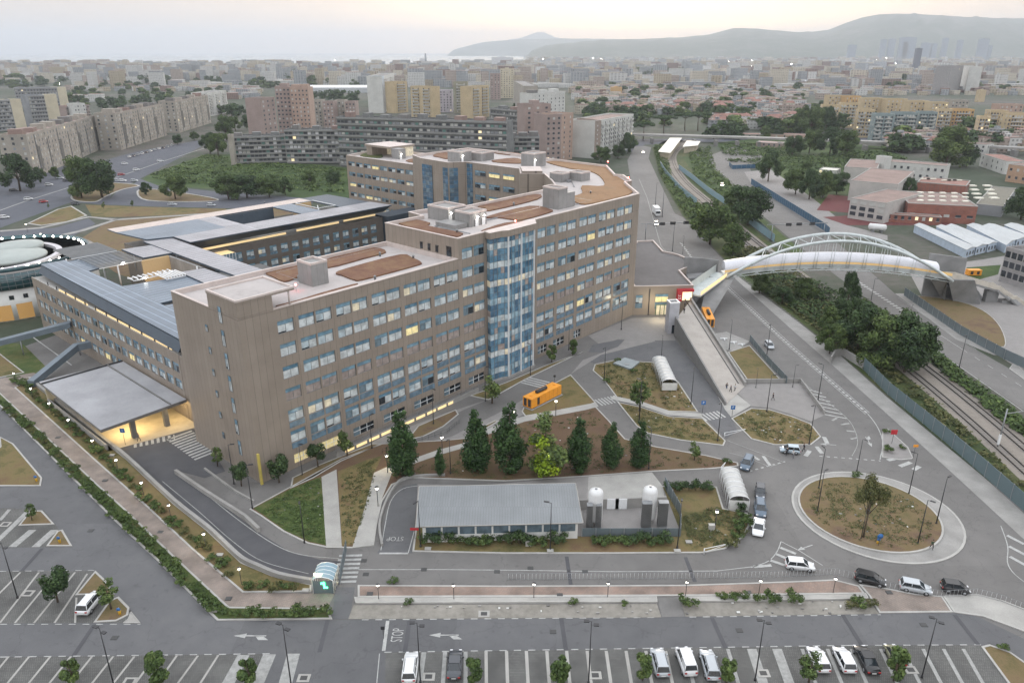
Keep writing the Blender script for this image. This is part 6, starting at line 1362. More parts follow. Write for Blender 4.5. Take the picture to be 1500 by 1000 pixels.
BIG = [(30, 280, 228, 1.25, 'huge dark tree before the slab at the left edge'), (120, 290, 232, .9, 'left half of the big tree pair on the boulevard island'), (150, 290, 228, 1.0, 'right half of the big tree pair on the boulevard island'), (257, 292, 251, 1.0, 'bushy tree on the brown traffic island'), (215, 286, 268, 1.0, 'small round tree at the mouth of the traffic island'), (335, 292, 256, 1.3, 'dark bushy tree left in the clump behind the metal roofs'), (362, 290, 253, 1.3, 'dark bushy tree middle of the clump behind the metal roofs'), (395, 289, 255, 1.2, 'dark bushy tree right in the clump behind the metal roofs'), (418, 286, 262, 1.1, 'low bushy tree at the right end of the dark clump'), (455, 272, 250, 1.2, 'green bushy tree in the field beside the rear wing'), (490, 270, 248, 1.2, 'green bushy tree touching the rear wing corner'),
 (1040, 358, 290, 1.05, 'big tree leaning over the signal gantry'), (1028, 340, 300, .9, 'smaller tree beside the big one by the gantry'), (1072, 374, 330, 1.0, 'bright green bushy tree before the left bridge arch'), (1095, 330, 268, 1.1, 'tall dense tree between tracks and the far lane'), (1075, 318, 275, 1.0, 'tree in front of the tall dense one by the tracks'), (1125, 266, 222, 1.0, 'dark conifer-like tree on the school pavement'), (1112, 430, 402, 1.2, 'dark tree in the shade under the left bridge span'), (1145, 445, 418, 1.2, 'dark tree under the middle of the bridge'), (1178, 440, 405, 1.0, 'dark tree under the bridge beside the tracks'), (1240, 448, 400, .7, 'small dark tree between the tracks and far road'), (1212, 495, 450, .9, 'green tree left in the grove by the railway'), (1238, 480, 432, .9, 'light green tree at the top of the railway grove'), (1215, 518, 470, .9, 'small bright tree at the lower edge of the railway grove'), (1255, 515, 450, 1.1, 'middle tree of the railway grove'), (1288, 538, 465, 1.0, 'dark front tree of the railway grove'), (1325, 545, 460, 1.05, 'tallest dark tree at the right of the railway grove'), (1300, 520, 448, 1.0, 'rear tree of the railway grove'), (1345, 528, 480, .9, 'small right-hand tree of the railway grove'),
 (1385, 245, 186, 1.2, 'very large dark tree rising behind the school'), (1415, 245, 210, 1.0, 'dark tree right of the very large one behind the school'), (1165, 285, 243, 1.0, 'school garden tree at the left'), (1185, 292, 250, .95, 'school garden tree with grey trunk'), (1205, 290, 252, 1.0, 'school garden tree beside the white pavilion'), (1225, 285, 250, 1.0, 'school garden tree before the left wing'), (1180, 250, 236, 1.2, 'low bright tree left of the white pavilion'), (1330, 292, 262, .8, 'dark tree between the school and the brick hall'), (1325, 310, 295, .9, 'low dark bush tree beside the parked cars of the school'), (1495, 322, 272, 1.1, 'tree at the right edge beside the huts'), (1185, 225, 185, 1.0, 'grey green tree at the left of the orchard'), (1215, 228, 188, 1.2, 'big orchard tree left of centre'), (1240, 232, 192, 1.1, 'big orchard tree at the right'), (1160, 228, 196, 1.1, 'orchard tree beside the rose shed'), (1185, 200, 150, .9, 'tall dark poplar-like tree by the orange estate'), (1208, 198, 158, .9, 'dark tree right of the tall one by the orange estate'), (1172, 196, 160, .9, 'dark tree left of the tall one by the orange estate'), (905, 232, 210, 1.1, 'tree by the entry wall of the white balcony block'), (880, 238, 212, 1.2, 'wide tree before the white balcony block'), (920, 225, 196, 1.0, 'tree at the right corner of the white balcony block'), (1120, 205, 186, 1.2, 'low tree behind the viaduct, left'), (1140, 203, 184, 1.2, 'low tree behind the viaduct, right'), (320, 228, 192, .9, 'dark tree at the west foot of the gallery slab'), (308, 226, 196, 1.0, 'dark tree left of the slab stair tower'), (332, 206, 170, .9, 'dark tree beside the boulevard bend'), (365, 190, 165, 1.0, 'dark tree left of the pink twin tower'), (345, 192, 168, 1.0, 'dark tree far left of the pink twin tower'), (60, 268, 246, .9, 'street tree between the first slab and the boulevard'), (82, 262, 245, .9, 'second street tree before the first slab'), (260, 212, 196, 1.1, 'street tree before the third slab'), (285, 206, 192, 1.1, 'second street tree before the third slab'), (40, 178, 158, 1.3, 'dark tree behind the first slab at the left')]
for i, (u, v, vt, w, lab) in enumerate(BIG): place(bg_[i % 4], u, v, vt, 14, lab, wide=w)
pn = Proto(tree_proto('umbrella_pine', 'x', 'pine', 17, 14))
for (u, v, vt, lab) in ((942, 205, 178, 'umbrella pine left of the halt'), (972, 196, 168, 'umbrella pine behind the halt, left'), (1003, 192, 164, 'umbrella pine behind the halt, middle'), (1022, 192, 163, 'widest umbrella pine behind the halt'), (925, 206, 180, 'umbrella pine beside the white balcony block')): place(pn, u, v, vt, 14, lab, wide=1.2)
cf = Proto(tree_proto('dark_tree', 'x', 'farbig', 41, 14))
for i, (u, v, vt) in enumerate([(1062, 203, 174), (1045, 204, 180), (1075, 204, 182), (1255, 170, 158), (1420, 205, 168), (1435, 205, 172), (1490, 215, 192), (1470, 210, 196), (1450, 208, 195), (1500, 212, 198), (1180, 150, 146), (770, 168, 158), (755, 160, 150), (490, 148, 129), (500, 147, 130), (520, 150, 131), (475, 146, 131), (460, 146, 132), (447, 148, 133), (505, 154, 140), (163, 156, 140), (180, 158, 138), (200, 155, 139), (215, 152, 138), (235, 148, 136), (150, 160, 146), (250, 145, 135), (340, 172, 150), (352, 168, 152), (325, 168, 152)]):
    place(cf, u, v, vt, 14, 'dark tree '+('before the long white factory roof' if 440 < u < 530 and v < 156 else 'behind the boulevard slabs' if u < 260 else ('nearest the pink twin tower in the clump on its left' if u == 352 and v > 160 else 'behind the small house left of the pink twin tower' if u == 340 else 'at the far left of the pink twin tower') if u < 370 else 'beside the cream stepped tower' if u < 790 else 'right of the umbrella pines' if u < 1080 else 'just beside the bright orange flats' if 1400 < u < 1440 else 'above the orange estate' if u < 1300 else 'below the ochre flats at the right edge'), group='dark trees between the housing blocks', wide=1.35)
# shrubs
sb = [Proto(bush_proto('shrub', 'x', 1.7, 1.15, lf['mid'], s, 420, .13)) for s in (1, 2)]; sd_ = Proto(bush_proto('shrub', 'x', 1.5, 1.6, lf['dark'], 3, 420, .13)); so_ = Proto(bush_proto('shrub', 'x', 1.4, .9, lf['olive'], 4, 300, .12))
LAMPS = [(24, 563), (49, 586), (76, 608), (104, 633), (139, 664), (174, 693), (211, 727), (251, 761), (302, 804), (354, 856)]; ORD = ['topmost', 'second', 'third', 'fourth', 'fifth', 'sixth', 'seventh', 'eighth', 'ninth', 'lowest']
def near_lamp(q): return ORD[min(range(10), key=lambda i: (P(*LAMPS[i]).xy-Vector(q[:2])).length)]
def row(px, step, protos, label, group, jit=.35, smin=.7, smax=1.25, z=.1):
    pts = W2(px)
    for a, b in zip(pts, pts[1:]):
        a, b = Vector(a), Vector(b); n = max(1, int((b-a).length/step))
        for i in range(n):
            q = a+(b-a)*((i+rnd.random()*.5)/n); k = rnd.uniform(smin, smax)
            rnd.choice(protos).put((q.x+rnd.uniform(-jit, jit), q.y+rnd.uniform(-jit, jit), z), rnd.uniform(0, 6.28), (k, k, k*rnd.uniform(.8, 1.2)), label.replace('NTH', near_lamp(q)), 'shrub', group)
row([(0, 590), (58, 642), (150, 736), (170, 758)], 1.5, [sb[0], sb[1], so_], 'low hedge shrub left of the brick walk, level with the NTH strip lamp', 'hedge shrubs along the brick walk')
row([(172, 755), (240, 820), (322, 900)], 1.2, [sb[0], sb[1]], 'low hedge shrub left of the brick walk, level with the NTH strip lamp', 'hedge shrubs along the brick walk')
row([(325, 900), (484, 900)], 1.3, sb, 'low hedge shrub in the strip below the brick walk corner', 'hedge shrubs below the walk corner')
row([(26, 559), (60, 588), (101, 622), (139, 658), (175, 694), (213, 731), (253, 766), (300, 807), (345, 849)], 1.7, [sb[0], so_, sb[1]], 'low shrub in the lamp strip beside its NTH lit lamp', 'shrubs in the lamp strip')
row([(352, 862), (445, 862)], 1.4, [sb[0], so_], 'low shrub at the bottom corner of the lamp strip', 'shrubs in the lamp strip corner')
row([(618, 795), (770, 797), (835, 797)], 1.3, [sb[0], sd_], 'leafy shrub in front of the technical building', 'shrubs along the technical compound', .3, .9, 1.4)
row([(865, 796), (990, 796)], 1.3, [sb[1], sd_], 'leafy shrub in front of the gas tank yard', 'shrubs along the technical compound', .3, .9, 1.4)
row([(978, 719), (1046, 718)], 1.0, [sd_], 'dark clipped shrub of the hedge below the light road', 'dark hedge below the light road', .15)
row([(1072, 800), (1088, 785), (1096, 768), (1084, 745)], 1.2, [sb[0], so_, sd_], 'shrub on the outer curve of the compound lawn', 'shrubs on the compound curve', .8, .9, 1.5)
for (u, v, k, lab) in ((1007, 884, 1.3, 'round bright bush beside the dark paving gap'), (1056, 878, .8, 'small bush, first in the line along the gravel strip'), (1072, 878, 1.0, 'bush, second in the line along the gravel strip'), (1088, 878, .9, 'bush, third in the line along the gravel strip'), (1110, 879, .9, 'bush left of the twin round bushes on the gravel strip'), (1131, 881, 1.3, 'round bush, left of the twin bushes on the gravel strip'), (1162, 881, 1.4, 'round bush, right of the twin bushes on the gravel strip'), (577, 856, .8, 'small bush on the kerb near the zebra crossing'), (600, 886, .7, 'small tuft on the concrete band, left'), (841, 886, .7, 'small tuft on the concrete band, middle'), (915, 886, .6, 'small tuft on the concrete band, right'), (1258, 886, 1.2, 'bush at the right end of the gravel strip'), (1300, 661, 1.1, 'bushy plant on the triangular traffic island'), (1297, 634, .8, 'low plant at the tip of the traffic island'), (1322, 657, .7, 'dry tuft in the middle of the traffic island'), (1256, 700, .9, 'small bush at the edge of the roundabout'), (1470, 951, .7, 'small bush on the red earth bed'), (889, 560, 1.0, 'bush below the lamp on the pergola lawn'), (905, 530, .8, 'bush on the upper edge of the pergola lawn'), (927, 545, .9, 'bush right of the concrete hatch'), (1064, 678, .9, 'bush at the tip of the brown lawn')):
    g = P(u, v); rnd.choice(sb).put((g.x, g.y, .08), rnd.uniform(0, 6), k, lab, 'shrub')
for (u, v) in ((1246, 888), (1275, 886)):
    g = P(u, v); so_.put((g.x, g.y, .05), 0, (1.3, .9, 1.0), 'dry dark heap of branches on the gravel strip, ' + ('left one' if u < 1260 else 'right one'), 'dry branches')
# undergrowth and rough grass as masses
def in_poly(x, y, poly):
    c = False; n = len(poly)
    for i in range(n):
        x1, y1 = poly[i]; x2, y2 = poly[i-1]
        if (y1 > y) != (y2 > y) and x < (x2-x1)*(y-y1)/(y2-y1)+x1: c = not c
    return c
def undergrowth(name, px, n, h, size, mats, label, clump=3.0, world=False, z0=.05):
    poly = px if world else W2(px); xs = [p[0] for p in poly]; ys = [p[1] for p in poly]; r = random.Random(len(px)*7+n); mb = MB(); k = 0; cl = []
    tries = 0
    while len(cl) < n//24 and tries < n*20:
        tries += 1; x, y = r.uniform(min(xs), max(xs)), r.uniform(min(ys), max(ys))
        if in_poly(x, y, poly): cl.append((x, y, r.uniform(.3, 1), r.random()))
    for x, y, s, sh in cl:
        R = clump*s
        for _ in range(24):
            a = r.uniform(0, 6.28); q = R*math.sqrt(r.random()); hh = h*s*math.sqrt(max(0, 1-(q/R)**2))*r.uniform(.4, 1); p = Vector((x+q*math.cos(a), y+q*math.sin(a), z0+hh))
            if not in_poly(p.x, p.y, poly): continue
            nrm = Vector((r.uniform(-.8, .8), r.uniform(-.8, .8), 1)).normalized(); t1 = nrm.orthogonal().normalized(); t2 = nrm.cross(t1); an = r.uniform(0, 3.1); t1, t2 = t1*math.cos(an)+t2*math.sin(an), t2*math.cos(an)-t1*math.sin(an); sz = size*r.uniform(.6, 1.3)
            qq = r.random()*.6+sh*.5
            mb.add([p-t1*sz-t2*sz*.4, p+t1*sz*.3-t2*sz*.6, p+t1*sz+t2*sz*.2, p-t1*sz*.1+t2*sz*.6], [(0, 1, 2, 3)], mats[0] if qq < .4 else mats[1] if qq < .8 else mats[2])
    o = mb.build(name); tag(o, label, 'undergrowth', None, 'stuff')
undergrowth('undergrowth', [(957, 216), (966, 212), (980, 240), (985, 265), (1010, 290), (1048, 318), (1050, 345), (1030, 340), (1004, 318), (985, 290), (966, 255)], 9000, 3.0, .5, lf['mid'], 'thick bushes between the upper road and the curving tracks', 3.2)
undergrowth('undergrowth', [(1008, 222), (1040, 215), (1050, 250), (1090, 285), (1085, 312), (1050, 285), (1015, 258)], 7000, 2.4, .5, lf['mid'], 'rough bushes inside the bend of the tracks', 3.0)
undergrowth('undergrowth', [(1060, 372), (1110, 360), (1170, 400), (1225, 450), (1316, 544), (1398, 614), (1474, 684), (1540, 740), (1560, 800), (1500, 740), (1440, 690), (1300, 574), (1230, 510), (1180, 472), (1085, 398)], 17000, 1.5, .38, lf['olive'], 'dense scrub between the railway fence and the tracks', 2.2)
undergrowth('undergrowth', [(1110, 395), (1200, 415), (1300, 475), (1350, 500), (1330, 535), (1260, 520), (1200, 480), (1120, 430)], 12000, 2.2, .42, lf['dark'], 'dark thicket beneath the grove and the bridge', 2.6)
undergrowth('undergrowth', [(1245, 415), (1262, 436), (1350, 500), (1400, 540), (1500, 615), (1560, 655), (1560, 690), (1500, 644), (1376, 545), (1362, 525), (1280, 465)], 9000, 1.6, .4, lf['mid'], 'green scrub between the tracks and the far road', 2.2)
undergrowth('undergrowth', [(215, 258), (300, 228), (505, 248), (505, 285), (400, 276), (330, 275), (250, 268)], 14000, 1.8, .6, lf['mid'], 'uneven green growth over the field behind the metal roofs', 4.5)
undergrowth('undergrowth', [(1060, 235), (1130, 232), (1290, 222), (1330, 235), (1240, 250), (1110, 246)], 7000, 3.0, .7, lf['mid'], 'rough green growth beyond the dark blue wall', 5)
undergrowth('undergrowth', [(1050, 212), (1140, 212), (1180, 222), (1160, 232), (1060, 228)], 4000, 3.0, .7, lf['mid'], 'rough green growth below the viaduct', 5)
undergrowth('undergrowth', [(384, 752), (402, 731), (426, 718), (469, 700), (473, 730), (477, 797), (452, 791), (417, 775)], 6500, .35, .11, lf['mid'], 'long green grass on the small lawn by the ramp', .7, z0=.12)
undergrowth('dry_grass', [(498, 700), (540, 676), (556, 672), (540, 740), (518, 798), (502, 798)], 3500, .25, .1, lf['olive'], 'patchy dry grass between the two pale paths', .6, z0=.12)
undergrowth('dry_grass', [(1000, 758), (1046, 742), (1094, 756), (1088, 785), (1060, 801), (1010, 803)], 5000, .4, .12, lf['olive'], 'long yellow green grass on the compound lawn', .9, z0=.12)
undergrowth('dry_grass', [(1075, 614), (1100, 600), (1127, 602), (1186, 624), (1200, 640), (1186, 650), (1135, 650), (1090, 630)], 3500, .25, .12, lf['olive'], 'dry weeds on the lawn beside the paved terrace', .9, z0=.12)
undergrowth('dry_grass', [(874, 536), (900, 530), (957, 533), (990, 558), (1018, 600), (982, 600), (938, 586), (908, 583), (888, 557)], 5000, .3, .13, lf['olive'], 'dry weeds on the lawn around the arched shelter', 1.0, z0=.12)
undergrowth('dry_grass', [(910, 592), (980, 613), (1028, 616), (1058, 647), (1000, 642), (950, 632), (935, 622)], 3500, .3, .12, lf['olive'], 'dry weeds on the lawn below the shelter lawn', 1.0, z0=.12)
circ = [(RC.x-1+RR*.72*math.cos(a*math.pi/8), RC.y+RR*.72*math.sin(a*math.pi/8)) for a in range(16)]
undergrowth('dry_grass', circ, 5000, .25, .12, lf['olive'], 'thin dry grass on the round island of the roundabout', 1.2, True, .24)
undergrowth('dry_grass', [(600, 696), (620, 680), (700, 655), (760, 622), (870, 602), (890, 622), (915, 648), (1030, 672), (1070, 682), (950, 687), (860, 695), (740, 702)], 8000, .22, .11, lf['olive'], 'thin dry grass on the brown lawn around the poplars', .9, z0=.12)

lt = MB(); rl_ = random.Random(8)
for px_, k in (([(1075, 614), (1100, 600), (1186, 624), (1200, 640), (1135, 650)], 26), (T2, 18), ([(910, 592), (980, 613), (1028, 616), (1058, 647), (960, 636)], 14), ([(600, 696), (760, 625), (870, 604), (1030, 672), (860, 694)], 30), ([(1000, 760), (1060, 745), (1094, 760), (1040, 802)], 10), ([(1190, 740), (1280, 708), (1370, 750), (1290, 795)], 22), ([(400, 740), (470, 705), (476, 795), (420, 776)], 8), ([(998, 884), (1272, 880), (1286, 898), (1004, 902)], 22), ([(524, 888), (962, 886), (966, 902)], 22)):
    poly = W2(px_); xs = [p[0] for p in poly]; ys = [p[1] for p in poly]; n = 0
    while n < k:
        x, y = rl_.uniform(min(xs), max(xs)), rl_.uniform(min(ys), max(ys))
        if not in_poly(x, y, poly): continue
        n += 1; a, b = rl_.uniform(.05, .22), rl_.uniform(.05, .16); lt.box(x-a, x+a, y-b, y+b, .1, .16+rl_.uniform(0, .06)+(.14 if px_[0][0] == 1190 else 0), rl_.choice([concrete_lt, whitewall, concrete, concrete_dk]))
o = lt.build('litter'); tag(o, 'pale stones and litter scattered over the dry lawns and gravel', 'litter', None, 'stuff')
# ================================================================ vehicles
carglass = glassmat('car_glass', (.02, .025, .03), .08)
tail = mat('tail_light', (.35, .02, .02), .3); head = mat('head_light', (.7, .7, .72), .2); headon = glow('head_light_on', (1, .95, .8), 30); tailon = glow('tail_light_on', (1, .06, .03), 8)
plate = mat('number_plate', (.7, .7, .68), .5); rim = mat('wheel_rim', (.35, .36, .38), .35, .6)
def carpaint(name, c):
    if name in MATS: return MATS[name]
    m, t, b = newmat(name); b.inputs['Base Color'].default_value = (*c, 1); b.inputs['Roughness'].default_value = .28; b.inputs['Metallic'].default_value = .15; b.inputs['Coat Weight'].default_value = .5; MATS[name] = m; return m
CP = dict(white=carpaint('paint_white', (.68, .69, .7)), silver=carpaint('paint_silver', (.42, .45, .48)), dark=carpaint('paint_dark_grey', (.055, .06, .07)), black=carpaint('paint_black', (.012, .012, .014)), blue=carpaint('paint_blue_grey', (.09, .13, .18)), red_=carpaint('paint_red', (.35, .02, .025)), olive=carpaint('paint_olive', (.22, .22, .14)), lightblue=carpaint('paint_light_blue', (.38, .46, .52)))
def car_proto(kind, col, lights=False):
    Ln, Wd, Ht = dict(hatch=(4.1, 1.78, 1.5), suv=(4.4, 1.86, 1.66), wagon=(4.7, 1.84, 1.55), saloon=(4.6, 1.82, 1.45), van=(4.4, 1.84, 1.85), small=(3.6, 1.68, 1.5))[kind]
    l, w = Ln/2, Wd/2; belt = Ht*.6; T = thing('parked_car', (0, 0, 0), 'x', 'car'); m = CP[col]
    hood = dict(hatch=.95, suv=1.05, wagon=1.1, saloon=1.1, van=.75, small=.7)[kind]; trunk = dict(hatch=.12, suv=.12, wagon=.12, saloon=.85, van=.05, small=.1)[kind]
    st = [(-l, w*.82, .38, belt*.78), (-l+.12, w*.93, .26, belt*.93), (-l+.5, w, .2, belt), (-.6, w, .2, belt), (l-hood-.5, w, .2, belt), (l-hood+.2, w*.99, .2, belt*.93), (l-.35, w*.93, .22, belt*.82), (l-.08, w*.85, .28, belt*.66), (l, w*.74, .36, belt*.55)]
    V = []; k = 8
    for x, ww, zb, zt in st:
        zm = zb+(zt-zb)*.45
        V += [(x, -ww*.9, zb), (x, -ww, zm), (x, -ww*.97, zt-.06), (x, -ww*.86, zt), (x, ww*.86, zt), (x, ww*.97, zt-.06), (x, ww, zm), (x, ww*.9, zb)]
    n = len(st); F = [(i*k+j, i*k+(j+1) % k, (i+1)*k+(j+1) % k, (i+1)*k+j) for i in range(n-1) for j in range(k)]+[tuple(range(k))[::-1], tuple((n-1)*k+j for j in range(k))]
    F = [f[::-1] for f in F]
    mb = MB(); mb.add(V, F, m, True); mb.build('body', T)
    x0, x1 = -l+trunk, l-hood; rx0 = x0+(.28 if kind != 'saloon' else .75); rx1 = x1-(.75 if kind != 'van' else .6); rw = w*.74; zr = Ht-.04
    zb_ = belt-.02
    g = [(x0, -w*.87, zb_), (x1, -w*.87, zb_), (x1, w*.87, zb_), (x0, w*.87, zb_), (rx0, -rw, zr-.05), (rx1, -rw, zr-.05), (rx1, rw, zr-.05), (rx0, rw, zr-.05)]
    gm = carglass
    mb = MB(); mb.add(g, [(0, 1, 5, 4), (1, 2, 6, 5), (2, 3, 7, 6), (3, 0, 4, 7), (4, 5, 6, 7)], gm); mb.build('windows', T)
    mb = MB(); mb.prism([(rx0-.04, -rw*.9), (rx0+.12, -rw), (rx1-.15, -rw), (rx1+.03, -rw*.86), (rx1+.03, rw*.86), (rx1-.15, rw), (rx0+.12, rw), (rx0-.04, rw*.9)], zr-.06, zr+.02, m)
    if kind in ('suv', 'wagon'):
        for s in (-1, 1): mb.box(rx0+.2, rx1-.2, s*rw*.88-.03, s*rw*.88+.03, zr+.02, zr+.08, darkmetal)
    for s in (-1, 1):
        for (xa, xb) in ((x0, rx0), (x1, rx1)): mb.tube([(xa, s*w*.87, zb_), (xb, s*rw, zr-.03)], .055, m, 5)
        xm = (rx0+rx1)/2; mb.tube([(xm, s*(w*.875), zb_), (xm, s*(rw+.01), zr-.03)], .045, m, 5)
        if kind == 'van': mb.add([(x0, s*(w*.88), zb_), (xm-.2, s*(w*.88), zb_), (xm-.2, s*(rw+.02), zr-.03), (rx0, s*(rw+.02), zr-.03)], [(0, 1, 2, 3)], m)
        mb.box(x1-.55, x1-.4, s*(w+.0), s*(w+.16), belt-.05, belt+.1, m)
    if kind == 'van': mb.add([(x0-.01, -w*.8, zb_), (x0-.01, w*.8, zb_), (rx0-.02, rw*.9, zr-.2), (rx0-.02, -rw*.9, zr-.2)], [(0, 1, 2, 3)], m)
    mb.build('roof', T)
    for s in (-1, 1):
        mb = MB(); mb.box(l-.2, l-.03, s*w*.62-.17, s*w*.62+.17, belt*.56, belt*.72, headon if lights else head); mb.build('headlight', T)
        mb = MB(); mb.box(-l-.01, -l+.14, s*w*.7-.14, s*w*.7+.14, belt*.66, belt*.85, tailon if lights else tail); mb.build('tail_light', T)
    mb = MB(); mb.box(-l-.02, -l+.05, -.26, .26, .48, .6, plate); mb.build('number_plate', T)
    for sx in (-l+.78, l-.82):
        for s in (-1, 1):
            mb = MB(); R_w = .33; mb.tube([(sx, s*(w-.2), R_w), (sx, s*(w+.015), R_w)], R_w, rubber, 14); o = mb.build('wheel', T)
            q = MB(); q.tube([(sx, s*(w+.01), R_w), (sx, s*(w+.03), R_w)], R_w*.62, rim, 10); q.build('rim', o)
    return T
CPR = {}
def car(kind, col, a, b, label, lights=False, group=None):
    """a, b: ground pixels of the tail and of the nose"""
    key = (kind, col, lights)
    if key not in CPR: CPR[key] = Proto(car_proto(kind, col, lights))
    pa, pb = P(*a), P(*b); c = (pa+pb)/2; d = pb-pa
    return CPR[key].put((c.x, c.y, .06), math.atan2(d.y, d.x), 1, label, 'car', group)
def carc(kind, col, c, ang, label, lights=False, group=None):
    key = (kind, col, lights)
    if key not in CPR: CPR[key] = Proto(car_proto(kind, col, lights))
    p = P(*c); return CPR[key].put((p.x, p.y, .06), math.radians(ang), 1, label, 'car', group)
car('suv', 'white', (121, 903), (146, 872), 'lone white estate parked in the left car park under the spreading tree')
car('wagon', 'white', (599, 1002), (604, 962), 'white estate with roof rails parked left of the dark grey saloon')
car('saloon', 'dark', (665, 995), (668, 960), 'dark grey saloon parked right of the white estate')
car('suv', 'silver', (971, 994), (961, 956), 'silver white car parked left of the white van')
car('van', 'white', (1011, 992), (998, 956), 'small white van parked between two silver cars')
car('wagon', 'silver', (1045, 999), (1033, 958), 'silver estate parked right of the white van')
car('hatch', 'white', (1206, 987), (1189, 954), 'white hatchback parked beside the ragged sapling')
car('hatch', 'white', (1244, 988), (1227, 954), 'white hatchback parked left of the black saloon')
car('saloon', 'black', (1277, 987), (1259, 954), 'black saloon parked right of two white hatchbacks')
car('small', 'olive', (1318, 980), (1301, 949), 'olive car mostly hidden behind the big rounded tree')
car('hatch', 'white', (1152, 830), (1190, 834), 'white hatchback with roof hatch driving towards the roundabout')
car('hatch', 'black', (1252, 847), (1296, 858), 'black hatchback parked behind the railing, first of three')
car('hatch', 'silver', (1322, 861), (1358, 868), 'silver car parked behind the railing, between two dark ones')
car('small', 'black', (1377, 862), (1419, 868), 'black small car with olive bonnet parked behind the railing, last of three')
car('small', 'dark', (1113, 714), (1113, 734), 'dark car at the back of the queue of three by the shelter')
car('suv', 'blue', (1112, 737), (1114, 762), 'dark blue car in the middle of the queue of three by the shelter')
car('saloon', 'white', (1112, 764), (1109, 788), 'white saloon at the front of the queue of three on the curve')
car('suv', 'blue', (1097, 676), (1090, 690), 'blue grey car waiting at the give way line by the lawn tip')
car('small', 'lightblue', (1172, 664), (1141, 661), 'pale blue car with people at its open door beside the dry lawn')
car('small', 'silver', (1122, 504), (1131, 514), 'silver car driving down the main road below the bridge')
car('hatch', 'dark', (961, 324), (961, 335), 'dark car with lit headlamps under the signal gantry', True)
car('hatch', 'white', (941, 218), (943, 230), 'car with bright headlamps far up the road towards the halt', True)
car('hatch', 'dark', (1055, 266), (1060, 279), 'car with bright headlamps on the lane beyond the tracks', True)
BL = 'cars on the left boulevard'
for (c, u, v, an, lab) in (('white', 42, 293, 30, 'white car driving on the near lane of the boulevard'), ('red_', 64, 297, 30, 'red car beside the white one on the boulevard'), ('white', 7, 320, 30, 'white car at the left edge on the boulevard'), ('white', 72, 272, 25, 'white car on the far lane before the first slab'), ('dark', 20, 280, 25, 'dark car in the shade of the huge tree'), ('dark', 98, 266, 20, 'dark car beside the pale kiosk cars'), ('silver', 88, 262, 20, 'silver car parked left of the dark one before the slab'), ('white', 105, 262, 20, 'white car parked right of the dark one before the slab'), ('dark', 111, 300, 10, 'dark car waiting at the corner of the grass verge'), ('white', 107, 282, 80, 'white car on the slip lane beside the big tree pair'), ('red_', 178, 257, 30, 'red car between the lanes of the boulevard'), ('white', 200, 250, 30, 'white car in the middle of the boulevard'), ('silver', 197, 266, 5, 'silver car on the slip lane right of the white pair'), ('white', 180, 266, 5, 'white car on the slip lane beside the dry verge'), ('silver', 172, 266, 5, 'grey car on the slip lane at the dry verge tip'), ('white', 235, 237, 32, 'white car farther up the boulevard'), ('silver', 253, 301, 2, 'silver car on the lane below the brown island'), ('silver', 310, 302, -3, 'grey car on the lane near the metal roofs'), ('white', 183, 241, 30, 'white car parked double before the second slab')): carc('hatch', c, (u, v), an, lab, group=BL)
for i in range(11):
    t = i/10; carc('hatch', ['white', 'dark', 'silver', 'white', 'black', 'white', 'silver', 'white', 'dark', 'silver', 'white'][i], (190+t*62, 231-t*17), 100, 'car parked in the row at the foot of the second slab', group='cars parked before the second slab')
for (u, v, c) in ((1325, 299, 'silver'), (1316, 303, 'white'), (1312, 308, 'dark')): carc('hatch', c, (u, v), 80, f'{dict(silver="silver", white="white", dark="dark grey")[c]} car parked between the school and the brick hall')
# truck under the gantry
TK = thing('box_truck', P(962, 316), 'white box truck driving down the road behind the gantry', 'truck')
g = P(962, 316); mb = MB(); mb.box(g.x-1.25, g.x+1.25, g.y-1, g.y+5.6, 1.1, 3.8, mat('truck_box', (.6, .6, .6), .6)); mb.build('cargo_box', TK)
mb = MB(); mb.box(g.x-1.1, g.x+1.1, g.y-2.9, g.y-1.1, .6, 2.7, CP['white']); mb.build('cab', TK); mb = MB(); mb.box(g.x-1.0, g.x+1.0, g.y-2.95, g.y-2.9, 1.6, 2.5, carglass); mb.build('windscreen', TK)
for sx in (-1.1, 1.1):
    for dy in (-2.1, 3.6): mb = MB(); mb.tube([(g.x+sx-.12, g.y+dy, .5), (g.x+sx+.12, g.y+dy, .5)], .5, rubber, 12); mb.build('wheel', TK)
# ================================================================ lamps
def tall_lamp(h, heads):
    T = thing('street_lamp', (0, 0, 0), 'x', 'street lamp'); mb = MB(); mb.tube([(0, 0, 0), (0, 0, h*.5), (0, 0, h)], [.09, .07, .045], darkmetal, 7); mb.build('pole', T)
    mb = MB(); mb.lathe([(.16, 0), (.14, .35), (.08, .4)], darkmetal, 8); mb.build('base', T)
    if heads == 2:
        for s, z in ((-1, h), (1, h-.45)):
            mb = MB(); mb.tube([(0, 0, z-.05), (s*.35, 0, z)], .03, darkmetal, 5); mb.box(s*.55-.3, s*.55+.3, -.2, .2, z-.04, z+.06, darkmetal); mb.build('lamp_head', T)
    else:
        mb = MB(); mb.tube([(0, 0, h-.05), (.5, 0, h+.05)], .035, darkmetal, 5); mb.box(.3, 1.0, -.13, .13, h, h+.1, darkmetal); mb.build('lamp_head', T)
    return T
def globe_lamp(h, lit=True):
    T = thing('path_lamp', (0, 0, 0), 'x', 'path lamp'); mb = MB(); mb.tube([(0, 0, 0), (0, 0, h)], .05, darkmetal, 6); mb.build('pole', T)
    mb = MB(); mb.lathe([(.06, 0), (.17, .08), (.19, .2), (.12, .3)], lampglow if lit else mat('globe_off', (.6, .6, .58), .3), 10, (0, 0, h)); mb.build('globe', T)
    mb = MB(); mb.lathe([(.26, .3), (.24, .35), (.0, .4)], darkmetal, 10, (0, 0, h)); mb.build('hood', T); return T
